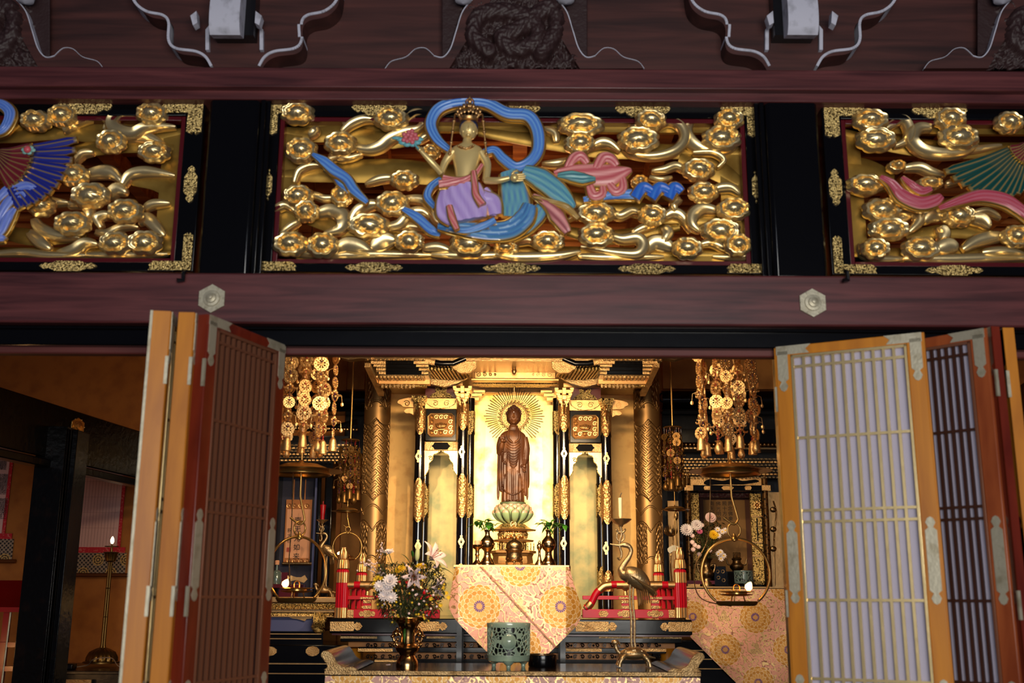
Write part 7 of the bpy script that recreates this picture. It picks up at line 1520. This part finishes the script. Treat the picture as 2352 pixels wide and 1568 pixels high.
def bigscroll(x0, x1, y0, y1, lab, grid_=True, txt=False):
    root = thing('hanging_scroll', lab, 'hanging scroll', tuple(P((x0+x1)/2, y1, YW)))
    m = MB(); pb(m, x0, x1-7, y0, y1-66, YW, .01); m.build('paper', PK, root)
    m = MB(); pb(m, x1-7, x1, y0, y1-55, YW-.002, .012); pb(m, x0, x1, y1-66, y1-53, YW-.004, .012); m.build('red_border', REDB, root)
    a, b, zb_, zt_2 = P(x0, y1, YW).x, P(x1, y1, YW).x, P((x0+x1)/2, y1-2, YW).z, P((x0+x1)/2, y1-53, YW).z
    def cc(u, v):
        x = a+(b-a)*u; z = zb_+(zt_2-zb_)*v; w_ = .044
        for k2 in range(-1, 9):
            for row, yo in ((0, .16), (1, .02)):
                cx = a+.19+k2*.30+row*.15; r = sqrt((x-cx)**2+(z-zb_-yo)**2)
                if r < .062: return (*lin((.80, .66, .40)), .5) if sin(r*260)+sin(atan2(z-zb_-yo, x-cx)*8)*.6 > 0 else (*lin((.20, .14, .12)), 0)
        return (*lin((.60, .52, .44)), .1) if (sin(x*2*pi/w_)*sin(z*2*pi/w_)) > -.12 else (*lin((.05, .04, .06)), 0)
    MB().grid(200, 60, lambda u, v: (a+(b-a)*u, YW-.006, zb_+(zt_2-zb_)*v), cc).build('checked_foot', CHECK, root)
    MB().tube([(a-.03, YW-.02, zb_), (b+.05, YW-.02, zb_)], .022, 10).build('roller', mat('gilt_roller', (.42, .24, .12), .5, .4) if 'gilt_roller' not in MATS else MATS['gilt_roller'], root)
    m = MB()
    if grid_:
        for k2 in range(0, 22):
            x = x1-16-k2*7; X = P(x, 1100, YW).x
            if X > a: m.box(X-.0012, X+.0012, YW-.002, YW, P(x, y1-67, YW).z, P(x, y0, YW).z)
        for j in range(6): z = P(200, 1212-j*35.5, YW).z; m.box(a, P(x1-8, 1100, YW).x, YW-.002, YW, z-.001, z+.001)
        m.build('ruled_lines', mat('ruling_ink', (.62, .46, .44), 0, .9), root)
    if txt:
        for j in range(3):
            for q in range(4): text_thing('calligraphy', '佛説無量壽經卷上'[(j*3+q) % 4:][:5], .055, P(x1-14-j*9, 985+q*56, YW-.004), root, INK, sp=.8)
    return root
bigscroll(118, 287, 985, 1322, 'large ruled pinkish scroll with red and checked border, behind the fluted lamp stand')
bigscroll(-190, 27, 930, 1290, 'written scroll with red border cut off by the left edge of the photo', False, True)
# fluted lamp stand
YQ = 11.0; c = P(233, 1522, YQ); k = S(1, YQ); ls = thing('lamp_stand', 'tall fluted brass lamp stand with a lit bulb in the left side room', 'lamp', tuple(c)); LB = mat('dull_brass', (.50, .38, .20), .9, .34)
MB().lathe(c, [(40*k, 0), (40*k, 3*k), (34*k, 5*k)], 40).build('foot', LB, ls); MB().lathe(c, [(33*k, 4*k), (33*k, 12*k), (27*k, 24*k), (14*k, 31*k), (8*k, 33*k)], 64, flute=.10, nf=18).build('ribbed_base', LB, ls, smooth=40)
MB().lathe(c, [(7*k, 31*k), (5.2*k, 40*k), (4.6*k, 220*k), (5*k, 222*k)], 40, flute=.16, nf=10).build('fluted_pole', LB, ls, smooth=35); m = MB()
for zz in (100, 163): m.lathe(c+Vector((0, 0, zz*k)), [(5*k, -1*k), (5.8*k, 0), (5*k, 1*k)], 20)
m.build('pole_ring', LB, ls); MB().lathe(c, [(7*k, 221*k), (11*k, 224*k), (14*k, 240*k), (17*k, 243*k), (12*k, 244*k)], 48, flute=.10, nf=12).build('cup', LB, ls, smooth=35)
MB().tube([c+Vector((15*k*cos(t), 15*k*sin(t), 256*k)) for t in [x*2*pi/24 for x in range(24)]], .9*k, 6, closed=True).build('wire_ring', LB, ls)
MB().lathe(c, [(3*k, 243*k), (2*k, 258*k), (2.6*k, 262*k)], 12).build('socket', LB, ls); MB().lathe(c, [(1.6*k, 261*k), (4*k, 267*k), (4*k, 271*k), (2.4*k, 276*k), (.3*k, 279*k)], 16).build('bulb', mat('lit_bulb', (1, .86, .62), 0, .5, emit=12), ls, smooth=60)
sb = thing('low_cabinet', 'dark low cabinet under the lamp stand in the left side room', 'cabinet', base(210, 1560, 10.6)); m = MB(); pb(m, 60, 345, 1541, 1570, 10.4, 1.3); m.box(P(40, 1540, 10.4).x, P(350, 1540, 10.4).x, 10.35, 11.6, P(200, 1540, 10.4).z-.03, P(200, 1540, 10.4).z); m.build('top', BLACKM, sb, bevel=.005)
sb.children[0].location = Vector((0, 0, 0)); m = MB(); pb(m, 105, 206, 1560, 1640, 10.34, .02); m.build('pale_panel', FIT, sb); m = MB(); pb(m, 40, 350, 1555, 1760, 10.42, 1.2); m.build('body', BLACKM, sb)
zc_ = P(200, 1540, 10.4).z
for nm, lab, px, d, r_b, h_ in (('offering_bowl', 'dark wide bowl at the left end of the low cabinet', 122, 10.9, 20, 14),):
    c = P(px, 1520, d); c.z = zc_; MB_ = MB().lathe(c, [(8*k, 0), (8*k, 3*k), (12*k, 8*k), (22*k, 17*k), (21*k, 18*k), (8*k, 9*k)], 28); tag(MB_.build(nm, BLACK, smooth=60), lab, 'bowl')
lc = P(225, 1540, 10.6); m = MB().tube(sm([(lc.x-.35, 10.6, zc_+.006), (lc.x-.15, 10.7, zc_+.03), (lc.x-.05, 10.6, zc_+.09), (lc.x+.1, 10.65, zc_+.10), (lc.x+.22, 10.6, zc_+.02), (lc.x+.5, 10.7, zc_+.03)], 6), .006, 6); tag(m.build('electric_cable', mat('beige_cord', (.55, .45, .36), 0, .6), smooth=60), 'pale electric cable looped on the low cabinet by the lamp stand', 'cable')
pc2 = thing('power_box', 'small dark box with tiny lights on the low cabinet', 'box', (P(148, 1540, 10.55).x, 10.55, zc_)); c = Vector((P(148, 1540, 10.55).x, 10.55, zc_)); MB().box(c.x-.09, c.x+.09, 10.5, 10.62, zc_, zc_+.055).build('body', BLACKM, pc2, bevel=.012)
MB().ball((c.x-.055, 10.497, zc_+.03), .005).build('blue_light', mat('blue_led', (.3, .6, 1), 0, .5, emit=1.5), pc2)
# red reading stand
rd = thing('reading_stand', 'red lacquered reading stand with slanted board behind the black post at far left', 'stand', (P(60, 1568, 9.6).x, 9.6, 0)); z0_, z1_ = P(60, 1402, 9.6).z, P(60, 1336, 9.6).z; REDK = mat('deep_red_lacquer', (.50, .04, .05), 0, .25, coat=.5)
x0, x1 = P(-50, 1370, 9.6).x, P(122, 1370, 9.6).x; xm0, xm1 = P(-20, 1370, 9.9).x, P(148, 1370, 9.9).x
m = MB().hexa([(x0, 9.5, z0_), (x1, 9.5, z0_), (x1, 9.5, z0_+.02), (x0, 9.5, z0_+.02)], [(xm0, 9.9, z1_), (xm1, 9.9, z1_), (xm1, 9.9, z1_+.02), (xm0, 9.9, z1_+.02)]); m.build('slanted_board', REDK, rd, bevel=.008); MB().box(x0, x1, 9.46, 9.5, z0_-.01, z0_+.03).build('ledge', REDK, rd)
xp = P(10, 1450, 9.6).x; MB().box(xp-.025, xp+.025, 9.6, 9.65, 0, z0_).build('post', REDK, rd); MB().tube([(xp+.03, 9.58, .3), (xp+.045, 9.58, z0_)], .008, 6).build('metal_rod', SILVER, rd)
for y in (1480, 1535): MB().box(xp-.12, xp+.16, 9.58, 9.66, P(10, y, 9.6).z-.02, P(10, y, 9.6).z+.02).build('cross_rail', REDK, rd)
# ================================================================ right side room
A, B = P(2352, 905, 8.2), P(2280, 940, 9.6); A2, B2 = P(2352, 960, 8.0), P(2180, 1000, 10.6)
za0, za1 = P(2330, 905, 8.4).z, P(2330, 1020, 8.4).z
ubar('trim_34', B2+Vector((0, 0, 0)), A2, za1, za0, .16, BLK2, 'thick black lacquered beam running back across the right side room', ext=.6)
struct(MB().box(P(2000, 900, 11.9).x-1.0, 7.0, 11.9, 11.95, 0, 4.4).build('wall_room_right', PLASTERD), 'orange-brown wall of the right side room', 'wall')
rsx = thing('hanging_scroll', 'scroll with dark checked left border at the right edge of the photo', 'hanging scroll', tuple(P(2340, 1310, YW))); m = MB(); pb(m, 2330, 2480, 1000, 1310, YW, .01); m.build('paper', mat('tan_scroll_silk', (.62, .42, .22), 0, .8), rsx)
a, b, z0_, z1_ = P(2318, 1100, YW).x, P(2332, 1100, YW).x, P(2325, 1316, YW).z, P(2325, 1000, YW).z
MB().grid(12, 300, lambda u, v: (a+(b-a)*u, YW-.006, z0_+(z1_-z0_)*v), lambda u, v: (*lin((.60, .52, .44)), 0) if (int(u*6)+int(v*150)) % 2 else (*lin((.05, .04, .05)), 0)).build('checked_border', CHECK, rsx)
MB().tube([(a-.02, YW-.02, z0_), (b+.6, YW-.02, z0_)], .022, 10).build('roller', MATS['gilt_roller'], rsx)
